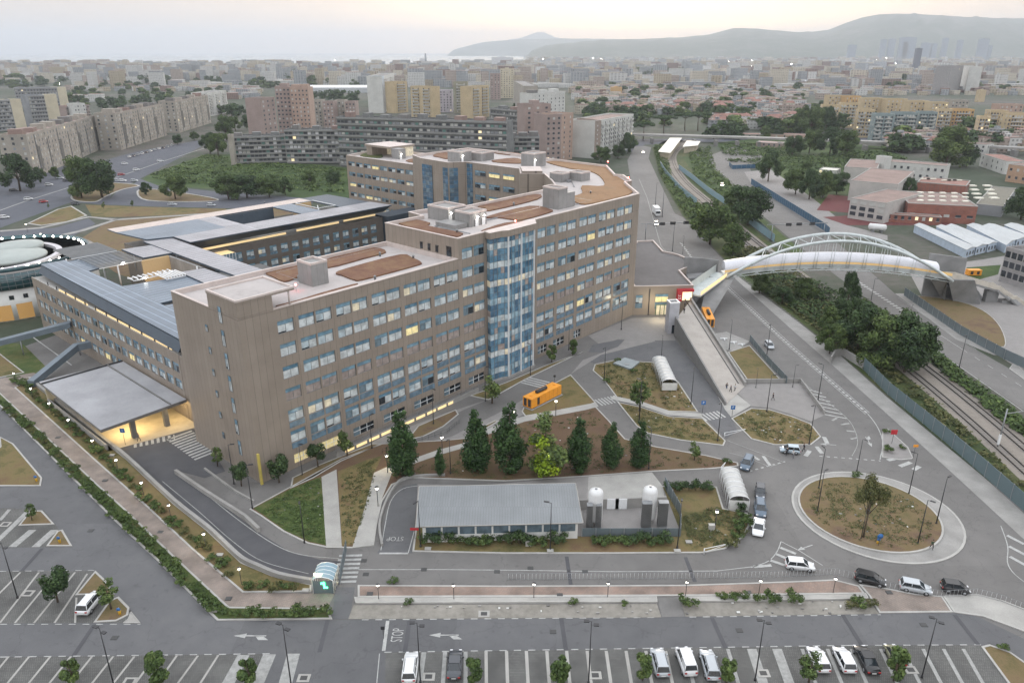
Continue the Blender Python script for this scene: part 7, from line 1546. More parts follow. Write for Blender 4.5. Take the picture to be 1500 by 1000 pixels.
lp2, lp1, gl = Proto(tall_lamp(9, 2)), Proto(tall_lamp(7.6, 1)), Proto(globe_lamp(2.5)); mat('globe_off', (.6, .6, .58), .3)
for (u, v, vt, lab) in ((26, 876, 797, 'tall double-headed lamp in the upper left car park'), (168, 1008, 920, 'tall double-headed lamp left of the big oval tree'), (427, 1006, 915, 'tall double-headed lamp right of the wide stripes'), (616, 1000, 912, 'tall double-headed lamp against the white estate'), (862, 1001, 910, 'tall double-headed lamp in the middle of the empty bays'), (1106, 996, 908, 'tall double-headed lamp right of the silver estate'), (1350, 992, 906, 'tall double-headed lamp right of the big rounded tree')):
    g = P(u, v); h = height_of(g, vt); lp2.put((g.x, g.y, .05), rnd.uniform(-.5, .5), h/9, lab, 'street lamp', 'tall lamps of the lower car park')
SG = [(545, 657, 608, 'against the facade left of the first poplar'), (635, 621, 569, 'against the facade behind the first poplar'), (443, 696, 650, 'before the lit ground floor window'), (711, 588, 538, 'left of the blue glass bay'), (885, 555, 509, 'on the upper left of the shelter lawn'), (968, 531, 493, 'beside the arched shelter'), (910, 483, 440, 'at the right end of the facade'), (833, 513, 477, 'right of the blue glass bay'), (777, 550, 504, 'before the blue glass bay'), (1012, 592, 541, 'right of the arched shelter'), (1051, 646, 589, 'at the tip of the lower shelter lawn'), (936, 619, 557, 'left on the lower shelter lawn'), (950, 687, 628, 'at the right end of the poplar row'), (809, 696, 640, 'inside the glowing poplar'), (660, 694, 643, 'between the first and second poplar'), (1068, 512, 469, 'beside the small generator'), (1123, 521, 474, 'on the verge behind the silver car'), (1123, 603, 549, 'on the paved terrace'), (1107, 568, 539, 'at the terrace wall'), (1161, 567, 535, 'at the corner of the terrace wall'), (1198, 586, 534, 'on the hatched markings'), (1185, 651, 593, 'at the right end of the dry lawn'), (1255, 690, 643, 'just north of the roundabout'), (1331, 724, 664, 'at the top right of the roundabout'), (1199, 716, 657, 'at the top left of the roundabout'), (1371, 768, 700, 'on the right rim of the roundabout'), (1344, 797, 732, 'on the lower right of the round island'), (1261, 790, 745, 'beside the olive tree trunk'), (1197, 750, 690, 'on the left rim of the round island'), (616, 801, 733, 'at the left corner of the technical building'), (806, 806, 736, 'in front of the technical building'), (992, 803, 736, 'at the corner of the gas tank yard'), (446, 795, 733, 'on the small green lawn by the ramp'), (343, 709, 651, 'at the foot of the brown end wall'), (370, 745, 681, 'where the ramp walls meet'), (1405, 538, 491, 'on the far road near the fence'), (1331, 475, 446, 'on the far road below the bridge'), (1275, 445, 408, 'on the far road beside the bridge'), (960, 300, 268, 'left on the road above the gantry'), (970, 318, 278, 'right on the road above the gantry'), (1000, 372, 345, 'beside the annex roof'), (985, 368, 330, 'behind the annex roof')]
for (u, v, vt, lab) in SG:
    g = P(u, v); h = height_of(g, vt); lp1.put((g.x, g.y, .05), rnd.uniform(0, 6.28), max(.6, h/7.65), 'dark single-headed lamp post '+lab, 'street lamp', 'single lamp posts of the grounds')
for i, (u, v) in enumerate(((24, 563), (49, 586), (76, 608), (104, 633), (139, 664), (174, 693), (211, 727), (251, 761), (302, 804), (354, 856))):
    g = P(u, v); gl.put((g.x, g.y, .1), 0, 1, f'lit path lamp, {["first", "second", "third", "fourth", "fifth", "sixth", "seventh", "eighth", "ninth", "last"][i]} from the top in the strip beside the ramp wall', 'path lamp', 'lit lamps in the strip beside the ramp wall')
for i, (u, v) in enumerate(((555, 879), (665, 879), (782, 877), (890, 876), (1004, 874), (1111, 872), (1220, 869))):
    g = P(u, v); gl.put((g.x, g.y, .12), 0, .92, f'path lamp, {["first", "second", "third", "fourth", "fifth", "sixth", "last"][i]} from the left along the red brick walk', 'path lamp', 'lamps along the red brick walk')
for (u, v, lab) in ((568, 693, 'lit yellow path lamp beside the tallest poplar'), (648, 665, 'lit path lamp on the lawn path behind the slim poplar'), (554, 742, 'path lamp between the two pale paths'), (814, 610, 'path lamp below the orange generator'), (1047, 777, 'path lamp with a white head on the compound lawn'), (752, 626, 'lit path lamp by the third poplar top'), (62, 356, 'lit lamp beside the round pavilion drive'), (41, 341, 'low lit lamp on the grass tip by the boulevard')):
    g = P(u, v); gl.put((g.x, g.y, .12), 0, 1.3, lab, 'path lamp')
for (u, v, pw) in ((568, 690, 60), (139, 664, 26), (211, 727, 26), (76, 608, 26), (302, 804, 26), (475, 850, 60), (965, 470, 240), (1000, 455, 200)):
    g = P(u, v); l_ = bpy.data.lights.new('lamp_light', 'POINT'); l_.energy = pw*1.4; l_.color = (1, .82, .5); l_.shadow_soft_size = .2; o = bpy.data.objects.new('lamp_light', l_); COL.objects.link(o); o.location = (g.x, g.y, 2.4 if pw < 100 else (3.2 if u < 990 else 6.4))
# ================================================================ railing along the road
RLp = W2([(745, 849), (900, 848), (1050, 847), (1145, 845), (1222, 841), (1262, 850), (1310, 864), (1345, 871), (1385, 874), (1430, 871), (1465, 880), (1530, 905)])
RLG = thing('road_railing', (*RLp[0], 0), 'long pale metal railing between the road and the red brick walk', 'railing'); mb = MB(); bal = MB()
for a, b in zip(RLp, RLp[1:]):
    a, b = Vector(a), Vector(b); d = (b-a); n = max(1, int(d.length/.55)); 
    for z in (.15, 1.1): mb.tube([(*a, z), (*b, z)], .022, greymetal, 5)
    for i in range(n): q = a+d*(i/n); bal.tube([(*q, 0), (*q, 1.1)], .014, white, 4)
mb.build('rail', RLG); o = bal.build('baluster', RLG); o['kind'] = 'stuff'
RLp = W2([(560, 664), (600, 652), (655, 635), (676, 618)]); T = thing('ramp_railing', (*RLp[0], 0), 'dark railing beside the stepped path under the facade', 'railing'); mb = MB()
for a, b in zip(RLp, RLp[1:]):
    a, b = Vector(a), Vector(b)
    for z in (.5, 1.0): mb.tube([(*a, z), (*b, z)], .03, darkmetal, 5)
    for i in range(6): q = a+(b-a)*(i/6); mb.tube([(*q, 0), (*q, 1.0)], .03, darkmetal, 4)
mb.build('rail', T)
# ================================================================ compound: technical building, tanks
zr_ = 3.6; TB = thing('technical_building', P(612, 797), 'low plant building with a broad pale ribbed metal roof', 'plant building')
A1, A2, A3, A4 = P(609, 771, 3.4), P(854, 765, 3.4), P(843, 707, 4.4), P(614, 712, 4.4)
ribroof = brickmat('ribbed_roof', (.205, .218, .228), (.222, .236, .245), (.15, .16, .168), .42, 5.2, 0, ms=.03, rough=.4, dirt=.14, metal=.2)
mb = MB(); top = [A1, A2, A3, A4]; lowv = [p-Vector((0, 0, .22)) for p in top]; mb.add(top+lowv, [(0, 1, 2, 3), (7, 6, 5, 4), (0, 4, 5, 1), (1, 5, 6, 2), (2, 6, 7, 3), (3, 7, 4, 0)], ribroof); mb.build('roof', TB)
mb = MB()
for a, b in ((A1, A2), (A2, A3), (A3, A4), (A4, A1)): mb.tube([a+Vector((0, 0, -.05)), b+Vector((0, 0, -.05))], .09, concrete_lt, 5)
mb.build('gutter', TB)
B1, B2, B3, B4 = [Vector((p.x, p.y, 0)) for p in (A1+Vector((.9, .6, 0)), A2+Vector((-.7, .6, 0)), A3+Vector((-.6, -.5, 0)), A4+Vector((.8, -.5, 0)))]
mb = MB(); mb.add([B1, B2, B3, B4]+[B1+Vector((0, 0, 3.1)), B2+Vector((0, 0, 3.1)), B3+Vector((0, 0, 4.0)), B4+Vector((0, 0, 4.0))], [(0, 1, 5, 4), (1, 2, 6, 5), (2, 3, 7, 6), (3, 0, 4, 7)], whitewall); mb.build('walls', TB)
d_ = (B2-B1); ln_ = d_.length; an_ = math.atan2(d_.y, d_.x)
for i in range(9):
    mb = MB(frame_tf(B1, an_)); s_ = .5+i*(ln_-.6)/9; mb.box(s_, s_+ln_/9-.35, -.05, .02, 1.5, 2.9, glassmat('band_window', (.10, .14, .17), .2)); mb.build('window', TB)
TK1 = None
tankw = mat('tank_white', (.62, .62, .62), .4, obj=True, var=.05); finm = mat('vaporiser_alloy', (.2, .2, .2), .4, .4)
def tank(u, v, vt, lab):
    g = P(u, v); h = height_of(g, vt); T = thing('gas_tank', g, lab, 'gas tank'); mb = MB(); r_ = 1.15
    mb.lathe([(r_*.75, .9), (r_, 1.3), (r_, h-.7), (r_*.9, h-.3), (r_*.6, h-.08), (.25, h), (0, h)], tankw, 24, (g.x, g.y, 0)); mb.build('vessel', T)
    for a in range(3): mb = MB(); x, y = g.x+.85*math.cos(a*2.1), g.y+.85*math.sin(a*2.1); mb.tube([(x, y, .1), (x, y, 1.3)], .09, tankw, 6); mb.build('leg', T)
    mb = MB(); mb.lathe([(.2, 0), (.2, .12), (0, .14)], greymetal, 10, (g.x, g.y, h)); mb.build('cap', T)
tank(871, 768, 716, 'white upright gas tank beside the plant building'); tank(949, 765, 713, 'white upright gas tank near the right fence of the yard')
for i, (u, v, vt) in enumerate(((863, 781, 738), (876, 780, 738), (946, 779, 735), (970, 776, 734))):
    g = P(u, v-3); h = height_of(g, vt+3); T = thing('vaporiser_rack', g, 'dark finned vaporiser rack '+['left, in front of the left tank', 'right, in front of the left tank', 'in front of the right tank', 'right of the right tank'][i], 'vaporiser'); wd_ = .75 if i < 2 else 1.35
    n_ = 5 if i < 2 else 9
    mb = MB()
    for k in range(n_):
        for j in range(3): x = g.x-wd_/2+wd_*k/(n_-1); mb.box(x-.05, x+.05, g.y+j*.4-.05, g.y+j*.4+.05, .25, h, finm)
    mb.build('fins', T)
    mb = MB(); mb.box(g.x-wd_/2-.1, g.x+wd_/2+.1, g.y-.1, g.y+.9, h, h+.08, greymetal); mb.box(g.x-wd_/2-.1, g.x+wd_/2+.1, g.y-.1, g.y+.9, .1, .25, greymetal); mb.build('frame', T)
g1, g2_ = P(848, 747), P(975, 742); mb = MB(); wallstrip(mb, [g1, g2_], .1, 2.0, .3, concrete); o = mb.build('yard_wall', None, g1); tag(o, 'pale wall with white gates behind the two gas tanks', 'wall')
for u in (891, 903):
    g = P(u+6, 745); mb = MB(); mb.box(g.x-.95, g.x+.95, g.y-.32, g.y-.2, .2, 2.1, white); o = mb.build('yard_gate', None, g); tag(o, ('left' if u < 900 else 'right')+' white metal gate leaf in the wall between the tanks', 'gate')
# arched shelters
def shelter(name, px0, px1, w, h, label, ribs, wallm=None, cat='shelter'):
    a, b = P(*px0), P(*px1); d = b-a; ln = d.length; an = math.atan2(d.y, d.x); T = thing(name, a, label, cat); tf = frame_tf(a, an); n = 9
    ar = [(w/2-w/2*math.cos(math.pi*j/(n-1)), h*.72+h*.28*math.sin(math.pi*j/(n-1))) for j in range(n)]
    mb = MB(tf); V = [(0, y, z) for y, z in ar]+[(ln, y, z) for y, z in ar]; mb.add(V, [(j, j+1, n+j+1, n+j) for j in range(n-1)], mat('polycarbonate', (.42, .42, .41), .35), True); mb.build('roof', T)
    mb = MB(tf)
    for i in range(ribs+1):
        x = ln*i/ribs; mb.tube([(x, y, z+.03) for y, z in ar], .05, white, 5)
        for y in (0, w): mb.tube([(x, y, 0), (x, y, h*.72)], .05, white, 5)
    mb.build('frame', T)
    mb = MB(tf); mb.box(0, ln, -.03, .0, .25, h*.7, wallm or MATS['globe_off']); mb.box(-.03, 0, .1, w-.1, .25, h*.7, wallm or MATS['globe_off']); mb.box(ln, ln+.03, .1, w*.45, .2, h*.66, wallm or MATS['globe_off']); mb.build('side_panel', T); return T
shelter('bike_shelter', (971, 574), (959, 540), 3.4, 2.9, 'long white arched shelter on the dry lawn', 8) if 0 else shelter('bike_shelter', (991, 573), (975, 538), 3.3, 2.9, 'long white arched shelter on the dry lawn', 8)
shelter('queue_shelter', (1096, 749), (1081, 706), 3.2, 2.9, 'pale arched shelter beside the queue of three cars', 6)
K = thing('walk_kiosk', P(458, 868), 'small glazed gateway with curved ribs and a green cross light', 'kiosk'); a = P(459, 869)
mb = MB(); 
for i in range(5):
    y = a.y+i*.8; mb.tube([(a.x, y, 0), (a.x, y, 2.3), (a.x+.6, y, 2.7), (a.x+1.4, y, 2.8), (a.x+2.3, y, 2.6), (a.x+2.9, y, 2.2), (a.x+2.9, y, 0)], .05, white, 6)
mb.build('frame', K); mb = MB(); mb.add([(a.x, a.y, 2.32), (a.x+.6, a.y, 2.72), (a.x+1.4, a.y, 2.82), (a.x+2.3, a.y, 2.62), (a.x+2.9, a.y, 2.22), (a.x, a.y+3.2, 2.32), (a.x+.6, a.y+3.2, 2.72), (a.x+1.4, a.y+3.2, 2.82), (a.x+2.3, a.y+3.2, 2.62), (a.x+2.9, a.y+3.2, 2.22)], [(j, j+1, 6+j, 5+j) for j in range(4)], fc_); mb.build('roof', K)
mb = MB(); mb.box(a.x+.1, a.x+2.8, a.y+.0, a.y+.06, .1, 2.1, fg_); mb.build('glass_panel', K); mb = MB(); gg = glow('green_neon', (.05, 1, .35), 5); mb.box(a.x+1.55, a.x+1.75, a.y-.1, a.y-.02, 1.0, 2.0, gg); mb.box(a.x+1.2, a.x+1.6, a.y-.1, a.y-.02, 1.7, 1.9, gg); mb.box(a.x+1.72, a.x+2.1, a.y-.1, a.y-.02, 1.0, 1.18, gg); mb.build('green_light', K)
mb = MB(); mb.box(a.x+.2, a.x+1.3, a.y+.4, a.y+.6, 2.85, 2.95, glow('warm_tube', (1, .85, .4), 8)); mb.build('tube_lamp', K)
# generators
def generator(px0, px1, w, h, lab):
    a, b = P(*px0), P(*px1); d = b-a; ln = d.length; an = math.atan2(d.y, d.x); T = thing('generator', a, lab, 'generator'); tf = frame_tf(a, an)
    mb = MB(tf); mb.box(-.3, ln+.3, -.3, w+.3, 0, .25, concrete); mb.build('plinth', T)
    mb = MB(tf); mb.box(0, ln, 0, w, .4, h, orange); mb.box(.05, ln-.05, .05, w-.05, .25, .4, darkmetal); mb.build('housing', T)
    mb = MB(tf); mb.box(-.03, -.005, w*.12, w*.42, .6, h-.2, darkmetal); mb.box(-.03, -.005, w*.58, w*.88, .6, h-.2, darkmetal); mb.box(ln*.18, ln*.26, -.02, -.005, .6, h-.25, darkmetal); mb.build('louvre', T)
    mb = MB(tf); mb.tube([(ln*.3, w*.5, h+.35), (ln*.62, w*.5, h+.35)], .42, darkmetal, 10); mb.build('silencer', T)
    for x in (.12, .9):
        mb = MB(tf); mb.box(ln*x-.15, ln*x+.15, w*.35, w*.65, h, h+.12, orange); mb.build('hatch', T)
    for i in range(5): mb = MB(tf); x = ln*(.3+.14*i); mb.box(x, x+.03, -.02, -.002, .5, h-.1, mat('orange_seam', (.4, .12, .01), .6)); mb.build('door_seam', T)
generator((779, 601), (822, 579), 2.5, 2.5, 'large orange generator on the grass beside the service road'); generator((1046, 481), (1038, 463), 2.2, 2.7, 'small orange generator behind the ramp parapet')
sheet('pavement', [(1040, 490), (1064, 486), (1098, 500), (1080, 514), (1060, 512)], .05, concrete)
island('planting_bed', [(1066, 516), (1098, 506), (1145, 558), (1095, 558)], drygrass)
for q in ((1060, 497), (1074, 502), (1086, 505)):
    g = P(*q); T = thing('floor_duct', g, f'white low duct frame on the slab behind the ramp, {["left", "middle", "right"][((1060, 497), (1074, 502), (1086, 505)).index(q)]}', 'duct'); mb = MB(); mb.box(g.x-.9, g.x+.9, g.y-.1, g.y+.1, .1, .4, white); mb.box(g.x-.1, g.x+.1, g.y-1.1, g.y-.1, .1, .4, white); mb.build('duct', T)
g = P(1284, 340); T = thing('storage_tank', g, 'white horizontal storage tank behind the footbridge arch', 'tank'); mb = MB(); a_, b_2 = Vector((g.x-2.6, g.y+1.4, 2.2)), Vector((g.x+2.6, g.y-1.6, 2.2)); dd = (b_2-a_).normalized()
mb.tube([a_-dd*.5, a_-dd*.2, a_, b_2, b_2+dd*.2, b_2+dd*.5], [.5, 1.0, 1.3, 1.3, 1.0, .5], tankw, 16); mb.build('vessel', T); mb = MB(); mb.box(g.x-1.8, g.x-1.3, g.y-.6, g.y+1.4, 0, 1.2, greymetal); mb.box(g.x+1.3, g.x+1.8, g.y-1.6, g.y+.4, 0, 1.2, greymetal); mb.build('saddle', T)
g = P(1425, 403); T = thing('skip_container', g, 'small orange container on the grass behind the right pier', 'container'); mb = MB(); mb.box(g.x-2.2, g.x+2.2, g.y-1, g.y+1, .2, 2.0, orange); mb.build('container', T); mb = MB(); mb.box(g.x-1.5, g.x-.6, g.y-1.03, g.y-1.0, .5, 1.6, darkmetal); mb.box(g.x+.6, g.x+1.5, g.y-1.03, g.y-1.0, .5, 1.6, darkmetal); mb.build('louvre', T)
sheet('lawn', [(1416, 392), (1466, 388), (1462, 402), (1425, 412), (1416, 412)], .05, fieldgreen)
# signal gantries
for (u0, v0, u1, v1, z, lab) in ((945, 352, 1022, 348, 6.5, 'grey signal gantry with dark boxes over the road behind the hospital'), (1129, 353, 1205, 350, 6.5, 'grey signal gantry over the road left of the brick school')):
    a, b = P(u0, v0), P(u1, v1); T = thing('signal_gantry', a, lab, 'gantry'); mb = MB(); mb.tube([a, a+Vector((0, 0, z))], .15, greymetal, 6); mb.tube([b, b+Vector((0, 0, z))], .15, greymetal, 6); mb.build('post', T)
    mb = MB(); mb.tube([a+Vector((-2, 0, z)), b+Vector((1, 0, z))], .16, greymetal, 6); mb.build('beam', T)
    for t in (.3, .5, .75): q = a+(b-a)*t; mb = MB(); mb.box(q.x-1.1, q.x+1.1, q.y-.25, q.y-.1, z-.7, z+.5, darkmetal); mb.build('signal_box', T)
# railway mast
g = P(1461, 654); T = thing('catenary_mast', g, 'grey catenary mast with a cross arm beside the tracks', 'mast'); mb = MB(); mb.tube([g, g+Vector((0, 0, 8))], .14, greymetal, 6); mb.build('pole', T); mb = MB(); mb.tube([g+Vector((0, 0, 7)), g+Vector((5, 1, 7.2))], .08, greymetal, 5); mb.build('arm', T); mb = MB(); mb.box(g.x-.16, g.x+.16, g.y-.16, g.y+.16, .5, 2.6, white); mb.build('striped_sleeve', T)
# signs
def sign(u, v, h, w, hh, m, lab, txt=None, rz=0, round_=False, mast=darkmetal):
    g = P(u, v); T = thing('road_sign', g, lab, 'sign'); mb = MB(); mb.tube([g, g+Vector((0, 0, h))], .04, mast, 6); mb.build('post', T)
    mb = MB(); c, s = math.cos(rz), math.sin(rz)
    if round_: mb.tube([g+Vector((0, -.06, h)), g+Vector((0, -.1, h))], w/2, m, 18)
    else: mb.box(g.x-w/2, g.x+w/2, g.y-.1, g.y-.06, h-hh/2, h+hh/2, m)
    mb.build('plate', T)
    if txt: text_on('lettering', txt, g+Vector((0, -.115, h)), (math.pi/2, 0, 0), hh*.75, white, T)
sign(184, 652, 3.2, .9, .9, bluep, 'square blue sign at the mouth of the covered yard', '1')
sign(1072, 611, 2.3, .9, .9, bluep, 'square blue sign on the pale corner of the ramp foot', 'P')
sign(1029, 604, 2.3, .9, .9, bluep, 'square blue sign at the right zebra crossing', 'P')
sign(1306, 650, 2.6, 1.2, 1.0, red, 'red panel sign on the triangular traffic island')
sign(1337, 672, 2.8, .9, .5, MATS['orange_steel'], 'orange and white marker sign at the exit of the traffic island')
sign(1286, 800, 1.9, .9, .9, bluep, 'round blue arrow sign on the lower rim of the round island', None, round_=True)
sign(608, 790, 2.0, 1.3, .45, red, 'red and white barred sign at the stop lane')
sign(562, 935, 1.8, .5, .5, darkmetal, 'dark post sign at the painted stop line')
sign(812, 566, 2.6, .5, .5, darkmetal, 'dark sign post beside the service road crossing')
for (u, v, lab) in ((88, 795, 'yellow and blue bollard on the corner bed of the left car park'), (176, 900, 'yellow and blue bollard on the corner bed near the lone white car'), (54, 705, 'yellow and blue bollard on the upper left grass tip'), (1285, 797, 'yellow bollard under the round blue sign')):
    g = P(u, v); T = thing('bollard', g, lab, 'bollard'); mb = MB(); mb.lathe([(.16, 0), (.18, .7), (.16, .75)], mat('bollard_yellow', (.6, .35, .03), .5), 10, g); mb.build('post', T); mb = MB(); mb.tube([g+Vector((0, -.1, 1.0)), g+Vector((0, -.14, 1.0))], .28, bluep, 14); mb.tube([g+Vector((0, 0, .7)), g+Vector((0, 0, 1.2))], .04, white, 5); mb.build('disc', T)
# manholes, drains and utility lids
lid = mat('cast_iron_lid', (.05, .05, .05), .6)
for i, (u, v) in enumerate(((133, 777), (168, 934), (542, 870), (547, 878), (533, 821), (621, 834), (728, 837), (810, 925), (1083, 923), (820, 872), (1096, 868), (1302, 868), (235, 779), (335, 877), (85, 641), (154, 704), (857, 837), (777, 832), (536, 841), (1353, 915))):
    g = P(u, v); mb = MB(); mb.box(g.x-.42, g.x+.42, g.y-.35, g.y+.35, .0, .155 if (v in (870, 878, 872, 868, 877) or (u, v) in ((85, 641), (154, 704))) else .075, lid); struct(mb.build('manhole_cover'))
for (u, v, lab) in ((709, 899, 'x'), (872, 989, 'x'), (1118, 986, 'x'), (1334, 981, 'x'), (628, 991, 'x'), (445, 993, 'x'), (190, 998, 'x'), (41, 869, 'x'), (8, 768, 'x')):
    g = P(u, v); mb = MB(); mb.box(g.x-.75, g.x+.75, g.y-.6, g.y+.6, 0, .09, concrete_lt); mb.box(g.x-.42, g.x+.42, g.y-.33, g.y+.33, .09, .11, lid); struct(mb.build('drain_frame'))
g = P(1048, 777); 
for (u, v, lab) in ((627, 805, 'pale concrete lid block left on the strip before the plant building'), (806, 808, 'pale concrete lid block under the lamp before the plant building'), (992, 808, 'pale concrete lid block at the corner of the tank yard'), (774, 799, 'grey electric cabinet before the plant building'), (1042, 776, 'white utility box on the compound lawn'), (1009, 795, 'pale stone block on the compound lawn'), (322, 814, 'pale lid block in the lamp strip'), (448, 866, 'pale lid block beside the glazed gateway'), (164, 668, 'pale lid block high in the lamp strip'), (314, 895, 'pale lid block in the hedge strip corner')):
    g = P(u, v); mb = MB(); hb = .9 if 'cabinet' in lab or 'white utility' in lab else .18; mb.box(g.x-.45, g.x+.45, g.y-.3, g.y+.3, .08, .1+hb, concrete_lt); mb.box(g.x-.49, g.x+.49, g.y-.34, g.y+.34, .1+hb, .15+hb, concrete_lt); o = mb.build('utility_box', None, g); tag(o, lab, 'utility box')
# barriers and white swing gates
for (a, b, lab) in (((1031, 811), (1062, 804), 'low white swing barrier at the bottom of the compound lawn'), ((1061, 640), (1091, 634), 'white triangular barrier arm at the light road end'), ((1056, 690), (1062, 683), 'small white barrier beside the waiting blue grey car')):
    p, q = P(*a), P(*b); T = thing('swing_barrier', p, lab, 'barrier'); mb = MB(); mb.tube([p, p+Vector((0, 0, 1))], .08, white, 6); mb.build('post', T); mb = MB(); mb.tube([p+Vector((0, 0, .95)), q+Vector((0, 0, .9))], .05, white, 5); mb.tube([p+Vector((0, 0, .3)), q+Vector((0, 0, .8))], .04, white, 5); mb.build('arm', T)
g = P(920, 541); T = thing('concrete_hatch', g, 'flat grey concrete hatch sloping on the shelter lawn', 'hatch'); mb = MB(); mb.prism([tuple(P(u, v)[:2]) for u, v in ((898, 534), (915, 526), (937, 532), (924, 543))], .1, .5, mat('hatch_top', (.25, .28, .29), .7)); mb.build('slab', T); mb = MB(); mb.box(g.x-.5, g.x+.5, g.y+1.5, g.y+2.3, .5, .58, greymetal); mb.build('lid', T)
# ================================================================ people
skin = mat('skin', (.42, .26, .19), .6); hairm = mat('hair', (.03, .02, .015), .7)
def person(loc, face, shirt, trousers, label, stride=.35, arms=.2):
    sk = [('pelvis', (0, 0, .95), .15), ('chest', (.02, 0, 1.28), .16), ('neckb', (.02, 0, 1.46), .09), ('neck', (.03, 0, 1.53), .06), ('headc', (.05, 0, 1.66), .1), ('headt', (.04, 0, 1.76), .075)]
    V = [p for _, p, _ in sk]; R = [r for *_, r in sk]; E = [(i, i+1) for i in range(5)]
    for s in (-1, 1):
        b = len(V); f = stride*s
        V += [(0, s*.1, .9), (f*.45+.03, s*.11, .5), (f*.75-.05, s*.1, .09), (f*.75+.1, s*.11, .05)]; R += [.1, .07, .045, .04]; E += [(0, b), (b, b+1), (b+1, b+2), (b+2, b+3)]
        b = len(V); V += [(.02, s*.19, 1.42), (-f*.3, s*.25, 1.16), (-f*.6+.12, s*.24, .94), (-f*.6+.18, s*.24, .86), (-f*.6+.2, s*.215, .78), (-f*.6+.21, s*.24, .77), (-f*.6+.2, s*.26, .78), (-f*.6+.24, s*.2, .83)]; R += [.06, .045, .032, .028, .01, .01, .01, .01]; E += [(2, b), (b, b+1), (b+1, b+2), (b+2, b+3), (b+3, b+4), (b+3, b+5), (b+3, b+6), (b+3, b+7)]
    me = bpy.data.meshes.new('person'); me.from_pydata(V, E, []); ob = bpy.data.objects.new('person', me); COL.objects.link(ob)
    sm_ = ob.modifiers.new('s', 'SKIN'); 
    for v_, r in zip(me.skin_vertices[0].data, R): v_.radius = (r, r)
    me.skin_vertices[0].data[0].use_root = True; su = ob.modifiers.new('u', 'SUBSURF'); su.levels = 1; su.render_levels = 1
    dg = bpy.context.evaluated_depsgraph_get(); nm = bpy.data.meshes.new_from_object(ob.evaluated_get(dg)); ob.modifiers.clear(); ob.data = nm; nm.materials.clear()
    for m in (skin, shirt, trousers, rubber): nm.materials.append(m)
    for p in nm.polygons:
        z = p.center.z; y = abs(p.center.y); p.use_smooth = True
        p.material_index = 0 if z > 1.48 else (3 if z < .1 else (2 if (z < .98 and y < .2 and not (y > .18 and z > .7)) else (0 if (y > .2 and z < 1.05) else 1)))
    h = MB(); h.lathe([(.1, -.02), (.108, .04), (.09, .09), (.04, .125), (0, .13)], hairm, 10, (.03, 0, 1.68)); hh = h.build('hair'); hh.parent = ob
    fce = MB()
    for s in (-.035, .035): fce.box(.135, .152, s-.012, s+.012, 1.67, 1.685, hairm)
    fce.box(.14, .165, -.012, .012, 1.63, 1.66, skin); ff = fce.build('face'); ff.parent = ob
    ob.location = loc; ob.rotation_euler = (0, 0, face); tag(ob, label, 'person'); return ob
c_dark = mat('cloth_dark', (.02, .02, .025), .9); c_grey = mat('cloth_grey', (.12, .12, .13), .9); c_white = mat('cloth_white', (.5, .5, .5), .9); c_blue = mat('cloth_blue', (.04, .07, .14), .9); c_green = mat('cloth_green', (.06, .09, .05), .9)
for (u, v, z, f, a, b, lab) in ((1132, 586, .04, 2.5, c_dark, c_dark, 'person in dark clothes walking across the paved terrace'), (1364, 804, .12, -1.6, c_green, c_dark, 'person in a green shirt standing on the roundabout rim'), (1064, 571, .1, 1.0, c_dark, c_blue, 'person in dark clothes leading the group at the ramp foot'), (1070, 575, .1, 2.0, c_grey, c_dark, 'person in grey in the group at the ramp foot'), (1076, 573, .1, 0.5, c_white, c_dark, 'person in a white top at the right of the ramp foot group'), (1152, 667, .06, .5, c_dark, c_dark, 'person in black by the open door of the pale blue car'), (1161, 671, .06, 1.2, c_white, c_grey, 'person in a white top behind the pale blue car'), (1177, 661, .06, 3.0, c_dark, c_dark, 'person in dark clothes beside the dry lawn kerb'), (1002, 459, 4.1, 1.4, c_dark, c_dark, 'person in dark clothes at the top of the ramp'), (1003, 450, 4.1, 1.4, c_grey, c_dark, 'person in grey entering the red portal'), (204, 646, .1, 0, c_grey, c_dark, 'person standing by the column of the covered yard'), (388, 249+50, .05, 0, c_white, c_grey, 'person in white on the lane behind the metal roofs')):
    g = P(u, v, z); person((g.x, g.y, z), f, a, b, lab)
# ================================================================ the city beyond
def citymat(name, c, dark=.32):
    m, t, b = newmat(name); sp = N(t, 'ShaderNodeSeparateXYZ'); t.links.new(objc(t), sp.inputs[0]); ad = N(t, 'ShaderNodeMath', operation='ADD'); t.links.new(sp.outputs[0], ad.inputs[0]); t.links.new(sp.outputs[1], ad.inputs[1])
    cb = N(t, 'ShaderNodeCombineXYZ'); t.links.new(ad.outputs[0], cb.inputs[0]); t.links.new(sp.outputs[2], cb.inputs[1])
    br_ = N(t, 'ShaderNodeTexBrick'); br_.offset = 0; t.links.new(cb.outputs[0], br_.inputs['Vector']); br_.inputs['Scale'].default_value = 1; br_.inputs['Brick Width'].default_value = 3.4; br_.inputs['Row Height'].default_value = 3.1
    br_.inputs['Color1'].default_value = (*[x*dark for x in c], 1); br_.inputs['Color2'].default_value = (*[x*.7 for x in c], 1); br_.inputs['Mortar'].default_value = (*c, 1); br_.inputs['Mortar Size'].default_value = .85; br_.inputs['Mortar Smooth'].default_value = .1
    t.links.new(br_.outputs['Color'], b.inputs['Base Color']); b.inputs['Roughness'].default_value = .85; MATS[name] = m; return m
pal = [('cream', (.46, .42, .35)), ('white', (.48, .48, .47)), ('pale grey', (.27, .285, .3)), ('pinkish', (.34, .285, .25)), ('ochre', (.36, .31, .23)), ('brick red', (.21, .145, .125))]
cm = {n_: citymat('city_'+n_.replace(' ', '_'), c) for n_, c in pal}; roofs_c = [roofg, roofg, roofg, roofr, roofb, concrete_dk]
rc = random.Random(77)
